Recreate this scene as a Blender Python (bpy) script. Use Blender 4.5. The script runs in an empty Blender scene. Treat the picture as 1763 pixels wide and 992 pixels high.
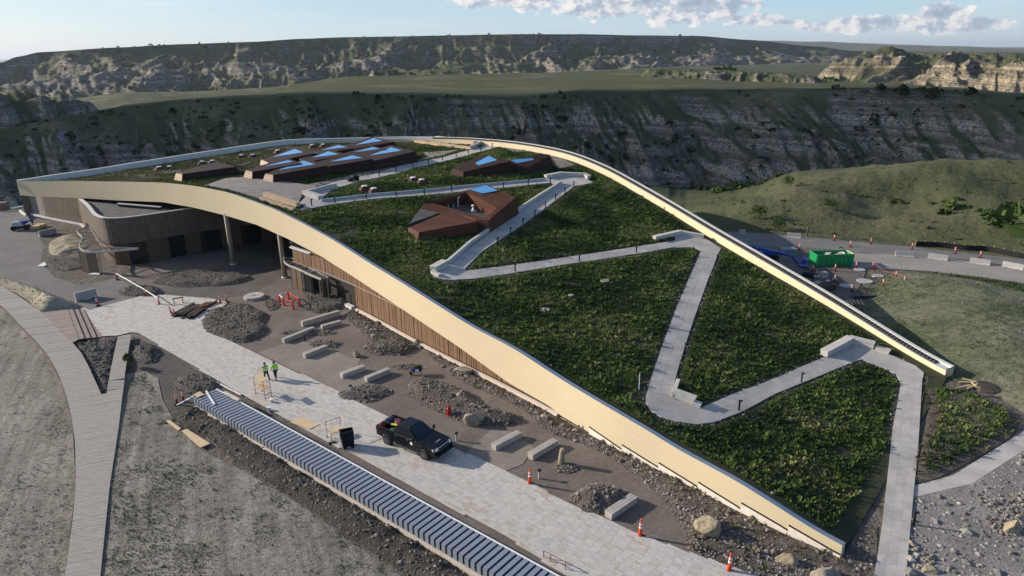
import bpy, bmesh, math, random
import numpy as np
from mathutils import Vector, Matrix
from mathutils.geometry import tessellate_polygon
random.seed(7)
SC = bpy.context.scene
COL = SC.collection
# ------------------------------------------------------------------ camera, light, exposure
F, CX, CY = 1175.0, 881.5, 496.0
PITCH, ROLL, HCAM = math.radians(19.1), math.radians(0.7), 29.0
_cp, _sp, _c, _s = math.cos(PITCH), math.sin(PITCH), math.cos(ROLL), math.sin(ROLL)
FW = np.array([0, _cp, -_sp]); _r0 = np.array([1., 0, 0]); _u0 = np.array([0, _sp, _cp])
RT_ = _c*_r0 - _s*_u0; UP_ = _c*_u0 + _s*_r0
CAM = np.array([0, 0, HCAM])
cam = bpy.data.cameras.new('camera'); camo = bpy.data.objects.new('camera', cam); COL.objects.link(camo)
cam.sensor_width = 36; cam.lens = 36*F/1763; cam.clip_start = 0.5; cam.clip_end = 90000
m3 = Matrix((RT_, UP_, -FW)).transposed()
camo.matrix_world = Matrix.Translation(CAM) @ m3.to_4x4()
SC.camera = camo
SUN_EL, SUN_AZ = math.radians(20), math.atan2(-0.956, 0.292)      # azimuth from +Y towards +X
sv = Vector((math.sin(SUN_AZ)*math.cos(SUN_EL), math.cos(SUN_AZ)*math.cos(SUN_EL), math.sin(SUN_EL)))
sl = bpy.data.lights.new('sun', 'SUN'); sl.energy = 5.0; sl.angle = math.radians(0.5); sl.color = (1, .90, .77)
so = bpy.data.objects.new('sun', sl); COL.objects.link(so); so.rotation_euler = sv.to_track_quat('Z', 'Y').to_euler()
SC.view_settings.view_transform = 'Standard'; SC.view_settings.look = 'None'
SC.view_settings.exposure = 0.36; SC.view_settings.gamma = 1; SC.view_settings.use_curve_mapping = False
SC.cycles.max_bounces = 5; SC.cycles.diffuse_bounces = 2; SC.cycles.glossy_bounces = 2; SC.cycles.transmission_bounces = 3; SC.cycles.volume_bounces = 0
SC.cycles.use_adaptive_sampling = True; SC.cycles.adaptive_threshold = 0.02; SC.cycles.use_denoising = True

class NT:
    """tiny node-tree helper"""
    def __init__(s, tree): s.t = tree; s.n = tree.nodes; s.l = tree.links
    def node(s, typ, **kw):
        nd = s.n.new(typ); ins = kw.pop('ins', {})
        for k, v in kw.items(): setattr(nd, k, v)
        for k, v in ins.items(): s.set(nd.inputs[k], v)
        return nd
    def set(s, sock, v):
        if isinstance(v, bpy.types.NodeSocket): s.l.new(v, sock)
        elif isinstance(v, bpy.types.Node): s.l.new(v.outputs[0], sock)
        elif isinstance(v, (tuple, list)) and sock.type == 'RGBA' and len(v) == 3: sock.default_value = (*v, 1)
        else: sock.default_value = v
    def math(s, op, a, b=0.0, c=None, clamp=False):
        nd = s.n.new('ShaderNodeMath'); nd.operation = op; nd.use_clamp = clamp
        s.set(nd.inputs[0], a); s.set(nd.inputs[1], b)
        if c is not None: s.set(nd.inputs[2], c)
        return nd.outputs[0]
    def mix(s, fac, a, b, blend='MIX'):
        nd = s.n.new('ShaderNodeMix'); nd.data_type = 'RGBA'; nd.blend_type = blend; nd.clamp_factor = True
        s.set(nd.inputs[0], fac); s.set(nd.inputs[6], a); s.set(nd.inputs[7], b)
        return nd.outputs[2]
    def noise(s, vec, scale, detail=4, rough=.55, dist=0.0, out=0):
        nd = s.n.new('ShaderNodeTexNoise'); nd.inputs['Scale'].default_value = scale; nd.inputs['Detail'].default_value = detail
        nd.inputs['Roughness'].default_value = rough; nd.inputs['Distortion'].default_value = dist
        if vec is not None: s.set(nd.inputs['Vector'], vec)
        return nd.outputs[out]
    def ramp(s, fac, stops, interp='LINEAR'):
        nd = s.n.new('ShaderNodeValToRGB'); cr = nd.color_ramp; cr.interpolation = interp
        while len(cr.elements) > 1: cr.elements.remove(cr.elements[-1])
        for i, (p, c) in enumerate(stops):
            e = cr.elements[0] if i == 0 else cr.elements.new(p)
            e.position = p; e.color = (*c, 1) if not isinstance(c, (int, float)) else (c, c, c, 1)
        s.set(nd.inputs[0], fac); return nd.outputs[0]
    def smooth(s, v, a, b):
        nd = s.n.new('ShaderNodeMapRange'); nd.interpolation_type = 'SMOOTHSTEP'
        s.set(nd.inputs[0], v); nd.inputs[1].default_value = a; nd.inputs[2].default_value = b
        return nd.outputs[0]
    def scalev(s, vec, sc):
        nd = s.n.new('ShaderNodeMapping'); nd.inputs['Scale'].default_value = sc; s.set(nd.inputs['Vector'], vec); return nd.outputs[0]

# world: physical sky with cumulus in its directions
wd = bpy.data.worlds.new('World'); SC.world = wd; wd.use_nodes = True
w = NT(wd.node_tree); w.n.clear()
sky = w.node('ShaderNodeTexSky', sky_type='NISHITA'); sky.sun_disc = False
sky.sun_elevation = SUN_EL; sky.sun_rotation = SUN_AZ; sky.air_density = 1.0; sky.dust_density = 0.8; sky.ozone_density = 1.0; sky.altitude = 700
tc = w.node('ShaderNodeTexCoord'); sx = w.node('ShaderNodeSeparateXYZ', ins={0: tc.outputs['Generated']})
yy = w.math('MAXIMUM', sx.outputs[1], 0.05)
U = w.math('DIVIDE', sx.outputs[0], yy); V = w.math('DIVIDE', sx.outputs[2], yy)
front = w.smooth(sx.outputs[1], 0.1, 0.3)
def blob(uc, vc, su, sv_):
    a = w.math('DIVIDE', w.math('SUBTRACT', U, uc), su); b = w.math('DIVIDE', w.math('SUBTRACT', V, vc), sv_)
    return w.math('SUBTRACT', 1.0, w.math('ADD', w.math('MULTIPLY', a, a), w.math('MULTIPLY', b, b)))
def cloudmask(du, dv):
    cv = w.node('ShaderNodeCombineXYZ', ins={0: w.math('ADD', U, du), 1: w.math('MULTIPLY', w.math('ADD', V, dv), 1.5), 2: 0.37})
    n1 = w.noise(cv.outputs[0], 22, 7, .58); n0 = w.noise(cv.outputs[0], 70, 5, .6)
    return w.math('ADD', w.math('MULTIPLY', n1, .72), w.math('MULTIPLY', n0, .28))
bl = None
for a in [(-.06, .085, .12, .022), (.03, .076, .13, .026), (.15, .064, .13, .026), (.25, .054, .1, .027), (.33, .038, .06, .010),
          (.46, .029, .075, .012), (.535, .031, .06, .015), (.595, .036, .045, .022), (.65, .028, .055, .012), (.70, .085, .1, .012), (.39, .034, .03, .004)]:
    b = blob(*a); bl = b if bl is None else w.math('MAXIMUM', bl, b)
bl = w.math('MAXIMUM', bl, -1.5)
N0 = cloudmask(0, 0); N1 = cloudmask(-.012, .006)
dens = w.math('ADD', w.math('MULTIPLY', bl, .22), w.math('SUBTRACT', N0, .54))
cmask = w.math('MULTIPLY', w.smooth(dens, .0, .07), front)
lit = w.math('ADD', w.math('MULTIPLY', w.math('SUBTRACT', N0, N1), 4.2), w.math('ADD', .56, w.math('MULTIPLY', dens, -.9)))
ccol = w.ramp(lit, [(0, (.36, .44, .56)), (.4, (.50, .57, .68)), (.62, (.80, .80, .82)), (1, (1.0, .97, .93))])
cirrus = w.math('MULTIPLY', w.smooth(w.noise(w.scalev(tc.outputs['Generated'], (1.2, 1.2, 14)), 5, 6, .6), .45, .85), .35)
elev = w.math('MAXIMUM', sx.outputs[2], 0.0)
grad = w.ramp(elev, [(0, (.60, .76, .90)), (.05, (.46, .70, .91)), (.14, (.29, .54, .85)), (.40, (.08, .21, .50)), (1, (.03, .09, .27))])
dts = w.node('ShaderNodeVectorMath', operation='DOT_PRODUCT', ins={0: tc.outputs['Generated'], 1: tuple(sv)})
glow = w.math('POWER', w.math('MAXIMUM', dts.outputs['Value'], 0.0), 3.0)
grad = w.mix(w.math('MULTIPLY', glow, .85), grad, (.98, 1.0, 1.0))
gs = w.node('ShaderNodeVectorMath', operation='SCALE', ins={0: grad}); gs.inputs[3].default_value = 7.6
phys = w.mix(.72, sky.outputs[0], gs.outputs[0])
skyc = w.mix(cirrus, phys, (7.0, 7.5, 7.9))
ccs = w.node('ShaderNodeVectorMath', operation='SCALE', ins={0: ccol}); ccs.inputs[3].default_value = 7.6
fin = w.mix(cmask, skyc, ccs.outputs[0])
bg = w.node('ShaderNodeBackground', ins={'Color': fin, 'Strength': 0.102}); wo = w.node('ShaderNodeOutputWorld', ins={0: bg})

# ------------------------------------------------------------------ geometry helpers
def ray(x, y): return FW + (x-CX)/F*RT_ - (y-CY)/F*UP_
def at(x, y, z=0.0):
    d = ray(x, y); return CAM + (z-HCAM)/d[2]*d
def proj(p):
    v = np.asarray(p, float)-CAM; k = v @ FW
    return CX + F*(v @ RT_)/k, CY - F*(v @ UP_)/k
def g(*pts, z=0.0):                       # photo points that lie on the level ground -> plan points
    return [tuple(at(x, y, z)[:2]) for x, y in pts]
def azr(px):                              # azimuth of a column of the far scene
    d = ray(px, 100); return math.atan2(d[0], d[1])
def spline(P, n):
    P = np.array(P, float); t = np.r_[0, np.cumsum(np.sqrt((np.diff(P, axis=0)**2).sum(1)))]; t /= t[-1]
    N = len(t); T = np.linspace(0, 1, n); out = []; h = np.diff(t)
    for k in range(P.shape[1]):
        y = P[:, k]; A = np.eye(N); b = np.zeros(N)
        for i in range(1, N-1):
            A[i, i-1] = h[i-1]; A[i, i] = 2*(h[i-1]+h[i]); A[i, i+1] = h[i]
            b[i] = 6*((y[i+1]-y[i])/h[i]-(y[i]-y[i-1])/h[i-1])
        M = np.linalg.solve(A, b); j = np.clip(np.searchsorted(t, T)-1, 0, N-2); hh = h[j]; a = (t[j+1]-T)/hh; c = (T-t[j])/hh
        out.append(a*y[j]+c*y[j+1]+((a**3-a)*M[j]+(c**3-c)*M[j+1])*hh**2/6)
    return np.array(out).T
def _h(ix, iy, seed):
    v = (ix.astype(np.int64)*374761393 + iy.astype(np.int64)*668265263 + seed*974634777) & 0xffffffff
    v = ((v ^ (v >> 13))*1274126177) & 0xffffffff; v = (v ^ (v >> 16)) & 0xffffffff
    return v/4294967295.0
def vn(x, y, seed=0):
    x = np.asarray(x, float); y = np.asarray(y, float); ix = np.floor(x); iy = np.floor(y); fx = x-ix; fy = y-iy
    fx = fx*fx*fx*(fx*(fx*6-15)+10); fy = fy*fy*fy*(fy*(fy*6-15)+10)
    a = _h(ix, iy, seed); b = _h(ix+1, iy, seed); c = _h(ix, iy+1, seed); d = _h(ix+1, iy+1, seed)
    return (a+(b-a)*fx)*(1-fy)+(c+(d-c)*fx)*fy
def fbm(x, y, oct=4, seed=0, gain=.5):
    s = 0; a = 1; n = 0
    for o in range(oct):
        s = s+a*vn(x, y, seed+o*17); n += a; a *= gain; x = x*2.03+13.1; y = y*2.03+7.7
    return s/n
def ridged(x, y, oct=4, seed=0, gain=.5):
    s = 0; a = 1; n = 0
    for o in range(oct):
        s = s+a*(1-np.abs(2*vn(x, y, seed+o*17)-1)); n += a; a *= gain; x = x*2.03+13.1; y = y*2.03+7.7
    return s/n
def inpoly(x, y, poly):
    x = np.asarray(x); y = np.asarray(y); r = np.zeros(x.shape, bool); P = list(poly); j = len(P)-1
    for i in range(len(P)):
        xi, yi = P[i][:2]; xj, yj = P[j][:2]
        if yi != yj: r ^= ((yi > y) != (yj > y)) & (x < (xj-xi)*(y-yi)/(yj-yi)+xi)
        j = i
    return r
def link(o, parent=None):
    COL.objects.link(o)
    if parent is not None: o.parent = parent
    return o
def tag(o, label=None, cat=None, group=None, kind=None):
    if label: o['label'] = label
    if cat: o['category'] = cat
    if group: o['group'] = group
    if kind: o['kind'] = kind
    return o
def empty(name, loc=(0, 0, 0), rz=0.0, label=None, cat=None, group=None):
    o = bpy.data.objects.new(name, None); COL.objects.link(o); o.location = loc; o.rotation_euler = (0, 0, rz); o.empty_display_size = .3
    return tag(o, label, cat, group)
def npmesh(name, V, Fc, mat=None, parent=None, smooth=False, attrs=None):
    """V (n,3), Fc (m,k) constant-size faces"""
    V = np.asarray(V, np.float32); Fc = np.asarray(Fc, np.int32); me = bpy.data.meshes.new(name)
    k = Fc.shape[1]; me.vertices.add(len(V)); me.vertices.foreach_set('co', V.ravel()); me.loops.add(Fc.size)
    me.loops.foreach_set('vertex_index', Fc.ravel()); me.polygons.add(len(Fc))
    me.polygons.foreach_set('loop_start', np.arange(0, Fc.size, k, dtype=np.int32)); me.polygons.foreach_set('loop_total', np.full(len(Fc), k, np.int32))
    me.polygons.foreach_set('use_smooth', np.full(len(Fc), smooth, bool)); me.update(calc_edges=True)
    for an, av in (attrs or {}).items():
        a = me.attributes.new(an, 'FLOAT', 'POINT'); a.data.foreach_set('value', np.asarray(av, np.float32))
    if mat: me.materials.append(mat)
    return link(bpy.data.objects.new(name, me), parent)
class MB:
    def __init__(s): s.v = []; s.f = []
    def add(s, vs, fs):
        o = len(s.v); s.v += [tuple(map(float, p)) for p in vs]; s.f += [tuple(i+o for i in f) for f in fs]; return s
    def hexa(s, b, t):      # bottom 4, top 4 (counter-clockwise)
        return s.add(list(b)+list(t), [(3, 2, 1, 0), (4, 5, 6, 7), (0, 1, 5, 4), (1, 2, 6, 5), (2, 3, 7, 6), (3, 0, 4, 7)])
    def box(s, c, d, rz=0.0, taper=1.0):
        x, y, z = [q/2 for q in d]; ca, sa = math.cos(rz), math.sin(rz)
        P = []
        for zz, k in ((-z, 1), (z, taper)):
            for a, b in ((-x, -y), (x, -y), (x, y), (-x, y)): P.append((c[0]+(a*ca-b*sa)*k, c[1]+(a*sa+b*ca)*k, c[2]+zz))
        return s.hexa(P[:4], P[4:])
    def bar(s, p, q, w_, h_, up=(0, 0, 1)):
        p = Vector(p); q = Vector(q); d = (q-p).normalized(); u = Vector(up)
        if abs(d.dot(u)) > .99: u = Vector((1, 0, 0))
        r = d.cross(u).normalized(); u = r.cross(d); r *= w_/2; u *= h_/2
        return s.hexa([p-r-u, p+r-u, q+r-u, q-r-u], [p-r+u, p+r+u, q+r+u, q-r+u])
    def tube(s, p, q, r0, r1=None, n=8, cap=True):
        r1 = r0 if r1 is None else r1; p = Vector(p); q = Vector(q); d = (q-p).normalized(); u = Vector((0, 0, 1)) if abs(d.z) < .95 else Vector((1, 0, 0))
        a = d.cross(u).normalized(); b = a.cross(d); vs = []
        for c, r in ((p, r0), (q, r1)):
            for i in range(n): t = 2*math.pi*i/n; vs.append(c+a*math.cos(t)*r-b*math.sin(t)*r)
        fs = [(i, (i+1) % n, n+(i+1) % n, n+i) for i in range(n)]
        if cap: fs += [tuple(range(n))[::-1], tuple(range(n, 2*n))]
        return s.add(vs, fs)
    def lathe(s, c, prof, n=12):
        vs = []; fs = []
        for r, z in prof:
            for i in range(n): t = 2*math.pi*i/n; vs.append((c[0]+r*math.cos(t), c[1]+r*math.sin(t), c[2]+z))
        for k in range(len(prof)-1):
            for i in range(n): fs.append((k*n+i, k*n+(i+1) % n, (k+1)*n+(i+1) % n, (k+1)*n+i))
        fs += [tuple(range(n))[::-1], tuple(range((len(prof)-1)*n, len(prof)*n))]
        return s.add(vs, fs)
    def prism(s, poly, z0, z1):      # z0/z1 numbers or lists; polygon counter-clockwise or not, concave allowed
        n = len(poly); A = sum(poly[i][0]*poly[(i+1) % n][1]-poly[(i+1) % n][0]*poly[i][1] for i in range(n))
        zl = z0 if isinstance(z0, (list, tuple, np.ndarray)) else [z0]*n; zh = z1 if isinstance(z1, (list, tuple, np.ndarray)) else [z1]*n
        P = [(p[0], p[1], a, b) for p, a, b in zip(poly, zl, zh)]
        if A < 0: P = P[::-1]
        vs = [(p[0], p[1], p[2]) for p in P]+[(p[0], p[1], p[3]) for p in P]
        tri = tessellate_polygon([[Vector((p[0], p[1], 0)) for p in P]])
        fs = []
        for t in tri:
            a, b, c = t
            ar = (P[b][0]-P[a][0])*(P[c][1]-P[a][1])-(P[c][0]-P[a][0])*(P[b][1]-P[a][1])
            if ar < 0: a, c = c, a
            fs += [(a+n, b+n, c+n), (c, b, a)]
        fs += [(i, (i+1) % n, n+(i+1) % n, n+i) for i in range(n)]
        return s.add(vs, fs)
    def build(s, name, mat, parent=None, smooth=False, bevel=0.0, inv=None):
        me = bpy.data.meshes.new(name); vs = s.v
        if inv is not None: vs = [tuple(inv @ Vector(p)) for p in vs]
        me.from_pydata(vs, [], s.f)
        if bevel:
            bm = bmesh.new(); bm.from_mesh(me); bmesh.ops.bevel(bm, geom=bm.edges[:], offset=bevel, segments=1, affect='EDGES', clamp_overlap=True); bm.to_mesh(me); bm.free()
        if smooth: me.polygons.foreach_set('use_smooth', [True]*len(me.polygons))
        if mat: me.materials.append(mat)
        me.update(); o = bpy.data.objects.new(name, me); return link(o, parent)
def sheet(name, poly, zf, cell, mat, thick=0.0, parent=None, smooth=True):
    """polygon in plan, cut into cells, laid on the height function zf(x,y), with edges of the given thickness"""
    bm = bmesh.new(); vs = [bm.verts.new((p[0], p[1], 0)) for p in poly]
    for t in tessellate_polygon([[Vector((p[0], p[1], 0)) for p in poly]]):
        try: f = bm.faces.new([vs[i] for i in t])
        except ValueError: continue
        f.normal_update()
        if f.normal.z < 0: f.normal_flip()
    X = [p[0] for p in poly]; Y = [p[1] for p in poly]
    if cell:
        for ax, lo, hi in ((0, min(X), max(X)), (1, min(Y), max(Y))):
            c = lo+cell
            while c < hi:
                no = (1, 0, 0) if ax == 0 else (0, 1, 0); co = (c, 0, 0) if ax == 0 else (0, c, 0)
                bmesh.ops.bisect_plane(bm, geom=bm.verts[:]+bm.edges[:]+bm.faces[:], plane_co=co, plane_no=no, dist=1e-5); c += cell
    arr = np.array([v.co[:2] for v in bm.verts]); z = zf(arr[:, 0], arr[:, 1]) if callable(zf) else np.full(len(arr), zf)
    for v, q in zip(bm.verts, z): v.co.z = q
    if thick:
        be = [e for e in bm.edges if e.is_boundary]
        r = bmesh.ops.extrude_edge_only(bm, edges=be)
        for v in r['geom']:
            if isinstance(v, bmesh.types.BMVert): v.co.z -= thick
    bmesh.ops.recalc_face_normals(bm, faces=bm.faces[:])
    up = sum(f.normal.z*f.calc_area() for f in bm.faces)
    if up < 0: bmesh.ops.reverse_faces(bm, faces=bm.faces[:])
    me = bpy.data.meshes.new(name); bm.to_mesh(me); bm.free()
    if smooth and not thick: me.polygons.foreach_set('use_smooth', [True]*len(me.polygons))
    if mat: me.materials.append(mat)
    return link(bpy.data.objects.new(name, me), parent)

# ------------------------------------------------------------------ materials
MATS = {}
def mat(name, col, rough=.8, var=.25, scale=3.0, bump=.0, bscale=20.0, metal=0.0, col2=None, island=0.0, detail=5, spec=.3, stretch=None, obj=True):
    if name in MATS: return MATS[name]
    m = bpy.data.materials.new(name); m.use_nodes = True; t = NT(m.node_tree); t.n.clear()
    tcd = t.node('ShaderNodeTexCoord'); vec = tcd.outputs['Object']
    if stretch: vec = t.scalev(vec, stretch)
    nz = t.noise(vec, scale, detail, .6)
    c2 = col2 or tuple(min(1, q*(1+var)) for q in col); c1 = col if col2 else tuple(q*(1-var) for q in col)
    c = t.ramp(nz, [(.3, c1), (.7, c2)])
    if island:
        ge = t.node('ShaderNodeNewGeometry'); f = t.math('ADD', 1-island, t.math('MULTIPLY', ge.outputs['Random Per Island'], 2*island))
        hs = t.node('ShaderNodeHueSaturation', ins={'Value': f, 'Color': c}); c = hs.outputs[0]
    b = t.node('ShaderNodeBsdfPrincipled', ins={'Base Color': c, 'Roughness': rough, 'Metallic': metal, 'Specular IOR Level': spec})
    if bump:
        bp = t.node('ShaderNodeBump', ins={'Height': t.noise(vec, bscale, 5, .65), 'Strength': bump, 'Distance': .05}); t.set(b.inputs['Normal'], bp.outputs[0])
    t.node('ShaderNodeOutputMaterial', ins={0: b}); MATS[name] = m; return m
def tuple_mul(t, c, k):
    v = t.node('ShaderNodeVectorMath', operation='SCALE', ins={0: c}); v.inputs[3].default_value = k; return v.outputs[0]
def terrain_mat(name, strata=4.0, zoff=0.0, far=False, clay=((.25, .215, .18), (.40, .355, .295)), grass=((.056, .066, .030), (.108, .112, .058)), cut=(.62, .84)):
    m = bpy.data.materials.new(name); m.use_nodes = True; t = NT(m.node_tree); t.n.clear()
    ge = t.node('ShaderNodeNewGeometry'); P = ge.outputs['Position']; sp = t.node('ShaderNodeSeparateXYZ', ins={0: P}); nn = t.node('ShaderNodeSeparateXYZ', ins={0: ge.outputs['Normal']})
    k = .35 if far else 1.0
    big = t.noise(P, .02*k, 5, .6); mid = t.noise(P, .12*k, 5, .65); fine = t.noise(P, .9*k, 4, .7)
    zz = t.math('ADD', sp.outputs[2], t.math('MULTIPLY', big, 5/k))
    cz = t.node('ShaderNodeCombineXYZ', ins={2: t.math('DIVIDE', zz, strata)})
    band = t.noise(cz.outputs[0], 1.0, 4, .7)
    cl = t.ramp(band, [(.28, clay[0]), (.42, tuple(q*.9+w2*.1 for q, w2 in zip(clay[1], clay[0]))), (.5, tuple(q*.5 for q in clay[0])), (.58, clay[1]), (.72, (clay[1][0]*1.2, clay[1][1]*1.15, clay[1][2]*1.02))])
    cl = t.mix(t.smooth(fine, .40, .66), tuple_mul(t, cl, 1.12), (.115, .10, .085))
    spk = t.smooth(t.noise(P, .5*k, 3, .75), .57, .63)
    dist_ = t.node('ShaderNodeVectorMath', operation='LENGTH', ins={0: P}); farm = t.smooth(dist_.outputs['Value'], 800, 1300)
    spk2 = t.smooth(t.noise(P, .075, 5, .75), .50, .60)
    spk = t.math('MAXIMUM', spk, t.math('MULTIPLY', spk2, farm))
    cl = t.mix(t.math('MULTIPLY', spk, .8), cl, (.045, .05, .03))
    gr = t.ramp(t.math('ADD', t.math('MULTIPLY', mid, .6), t.math('MULTIPLY', fine, .4)), [(.35, grass[0]), (.65, grass[1])])
    gr = t.mix(t.smooth(big, .5, .68), gr, (.165, .15, .085))
    gr = t.mix(t.math('MULTIPLY', t.math('MULTIPLY', spk2, farm), .6), gr, (.035, .045, .025))
    sl_ = t.math('ADD', nn.outputs[2], t.math('MULTIPLY', t.math('SUBTRACT', mid, .5), .35))
    sl_ = t.math('ADD', sl_, t.math('MULTIPLY', t.math('SUBTRACT', fine, .5), .25))
    ba_ = t.node('ShaderNodeAttribute'); ba_.attribute_name = 'bare'
    bare = t.smooth(t.math('ADD', ba_.outputs['Fac'], t.math('ADD', t.math('MULTIPLY', t.math('SUBTRACT', mid, .5), .9), t.math('MULTIPLY', t.math('SUBTRACT', fine, .5), .9))), .38, .62)
    gf = t.math('MULTIPLY', t.smooth(sl_, cut[0], cut[1]), t.math('SUBTRACT', 1.0, bare))
    c = t.mix(gf, cl, gr)
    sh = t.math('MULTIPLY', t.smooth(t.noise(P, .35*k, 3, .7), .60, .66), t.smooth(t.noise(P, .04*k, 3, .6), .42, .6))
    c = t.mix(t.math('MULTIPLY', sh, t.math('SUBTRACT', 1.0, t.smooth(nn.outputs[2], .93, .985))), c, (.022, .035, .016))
    bp = t.node('ShaderNodeBump', ins={'Height': t.math('ADD', mid, t.math('MULTIPLY', fine, .3)), 'Strength': .7, 'Distance': 1.2/k})
    at_ = t.node('ShaderNodeAttribute'); at_.attribute_name = 'site'
    soil = t.ramp(t.noise(P, 1.3, 6, .7), [(.3, (.10, .085, .07)), (.55, (.15, .13, .11)), (.75, (.21, .185, .155))])
    c = t.mix(at_.outputs['Fac'], c, soil)
    b = t.node('ShaderNodeBsdfPrincipled', ins={'Base Color': c, 'Roughness': .95, 'Specular IOR Level': .1, 'Normal': bp.outputs[0]})
    t.node('ShaderNodeOutputMaterial', ins={0: b}); return m
# ------------------------------------------------------------------ terrain: one sheet from under the camera to the horizon
BARE = {}
def polar(name, cols, segs, az0, az1, naz, shape, mat_, extra=None, kind='structure', site=None, fullcircle=False):
    """cols: [(photo column, [(r, z) or (r, 'y', row)])] knots per azimuth; segs: samples per knot interval"""
    caz = np.array([azr(c[0]) for c in cols]); K = len(cols[0][1]); KR = np.zeros((len(cols), K)); KZ = np.zeros((len(cols), K))
    for i, (px, kn) in enumerate(cols):
        for j, q in enumerate(kn):
            KR[i, j] = q[0]
            if q[1] == 'y':
                d = ray(px, q[2]); KZ[i, j] = HCAM+q[0]*d[2]/math.hypot(d[0], d[1])
            else: KZ[i, j] = q[1]
    az = np.linspace(az0, az1, naz)
    if fullcircle: az = np.r_[az, np.linspace(az1, az0+2*math.pi, 90)[1:]]
    def cub(Y):
        a = np.clip(az, caz[0], caz[-1]); a = np.where(az > math.pi*.9+.0, caz[0], a) if fullcircle else a
        j = np.clip(np.searchsorted(caz, a)-1, 0, len(caz)-2); t = (a-caz[j])/(caz[j+1]-caz[j]); s = t*t*(3-2*t)*.5+t*.5
        return Y[j]+(Y[j+1]-Y[j])*s[:, None]
    R = cub(KR); Z = cub(KZ); rr = []; zz = []; sg = []; ww = []
    for j in range(K-1):
        n = segs[j]; t = np.linspace(0, 1, n+1)[: n if j < K-2 else n+1]
        rr.append(R[:, j, None]*(1-t)+R[:, j+1, None]*t); tt = np.broadcast_to(t, rr[-1].shape)
        zz.append(Z[:, j, None]+(Z[:, j+1]-Z[:, j])[:, None]*shape.get(j, lambda q: q)(tt)); sg.append(np.full(rr[-1].shape, j)); ww.append(tt)
    rr = np.concatenate(rr, 1); zz = np.concatenate(zz, 1); sg = np.concatenate(sg, 1); ww = np.concatenate(ww, 1); A = np.broadcast_to(az[:, None], rr.shape)
    if extra is not None: rr, zz = extra(A, rr, zz, sg, ww)
    X = rr*np.sin(A); Y = rr*np.cos(A); n0, n1 = rr.shape
    V = np.stack([X, Y, zz], -1).reshape(-1, 3); idx = np.arange(n0*n1).reshape(n0, n1)
    if fullcircle: i0 = idx; i1 = np.roll(idx, -1, 0)
    else: i0 = idx[:-1]; i1 = idx[1:]
    Fc = np.stack([i0[:, :-1], i0[:, 1:], i1[:, 1:], i1[:, :-1]], -1).reshape(-1, 4)[:, ::-1]
    at_ = {'site': (site(X, Y, rr) if site else np.zeros(rr.shape)).ravel(), 'bare': BARE.pop('v', np.zeros(rr.shape)).ravel()}
    o = npmesh(name, V, Fc, mat_, smooth=True, attrs=at_); o['kind'] = kind; return o
sm = lambda t: t*t*(3-2*t)
def KN(r0, crest, bot, rim, edge, val, foot, mesa, back, ridge): return [(0.5, 0.), (r0, 0.), crest, bot, rim, edge, val, foot, mesa, back, (7000, -60), ridge, (60000, -60)]
Yk = lambda r, y: (r, 'y', y)
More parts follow.
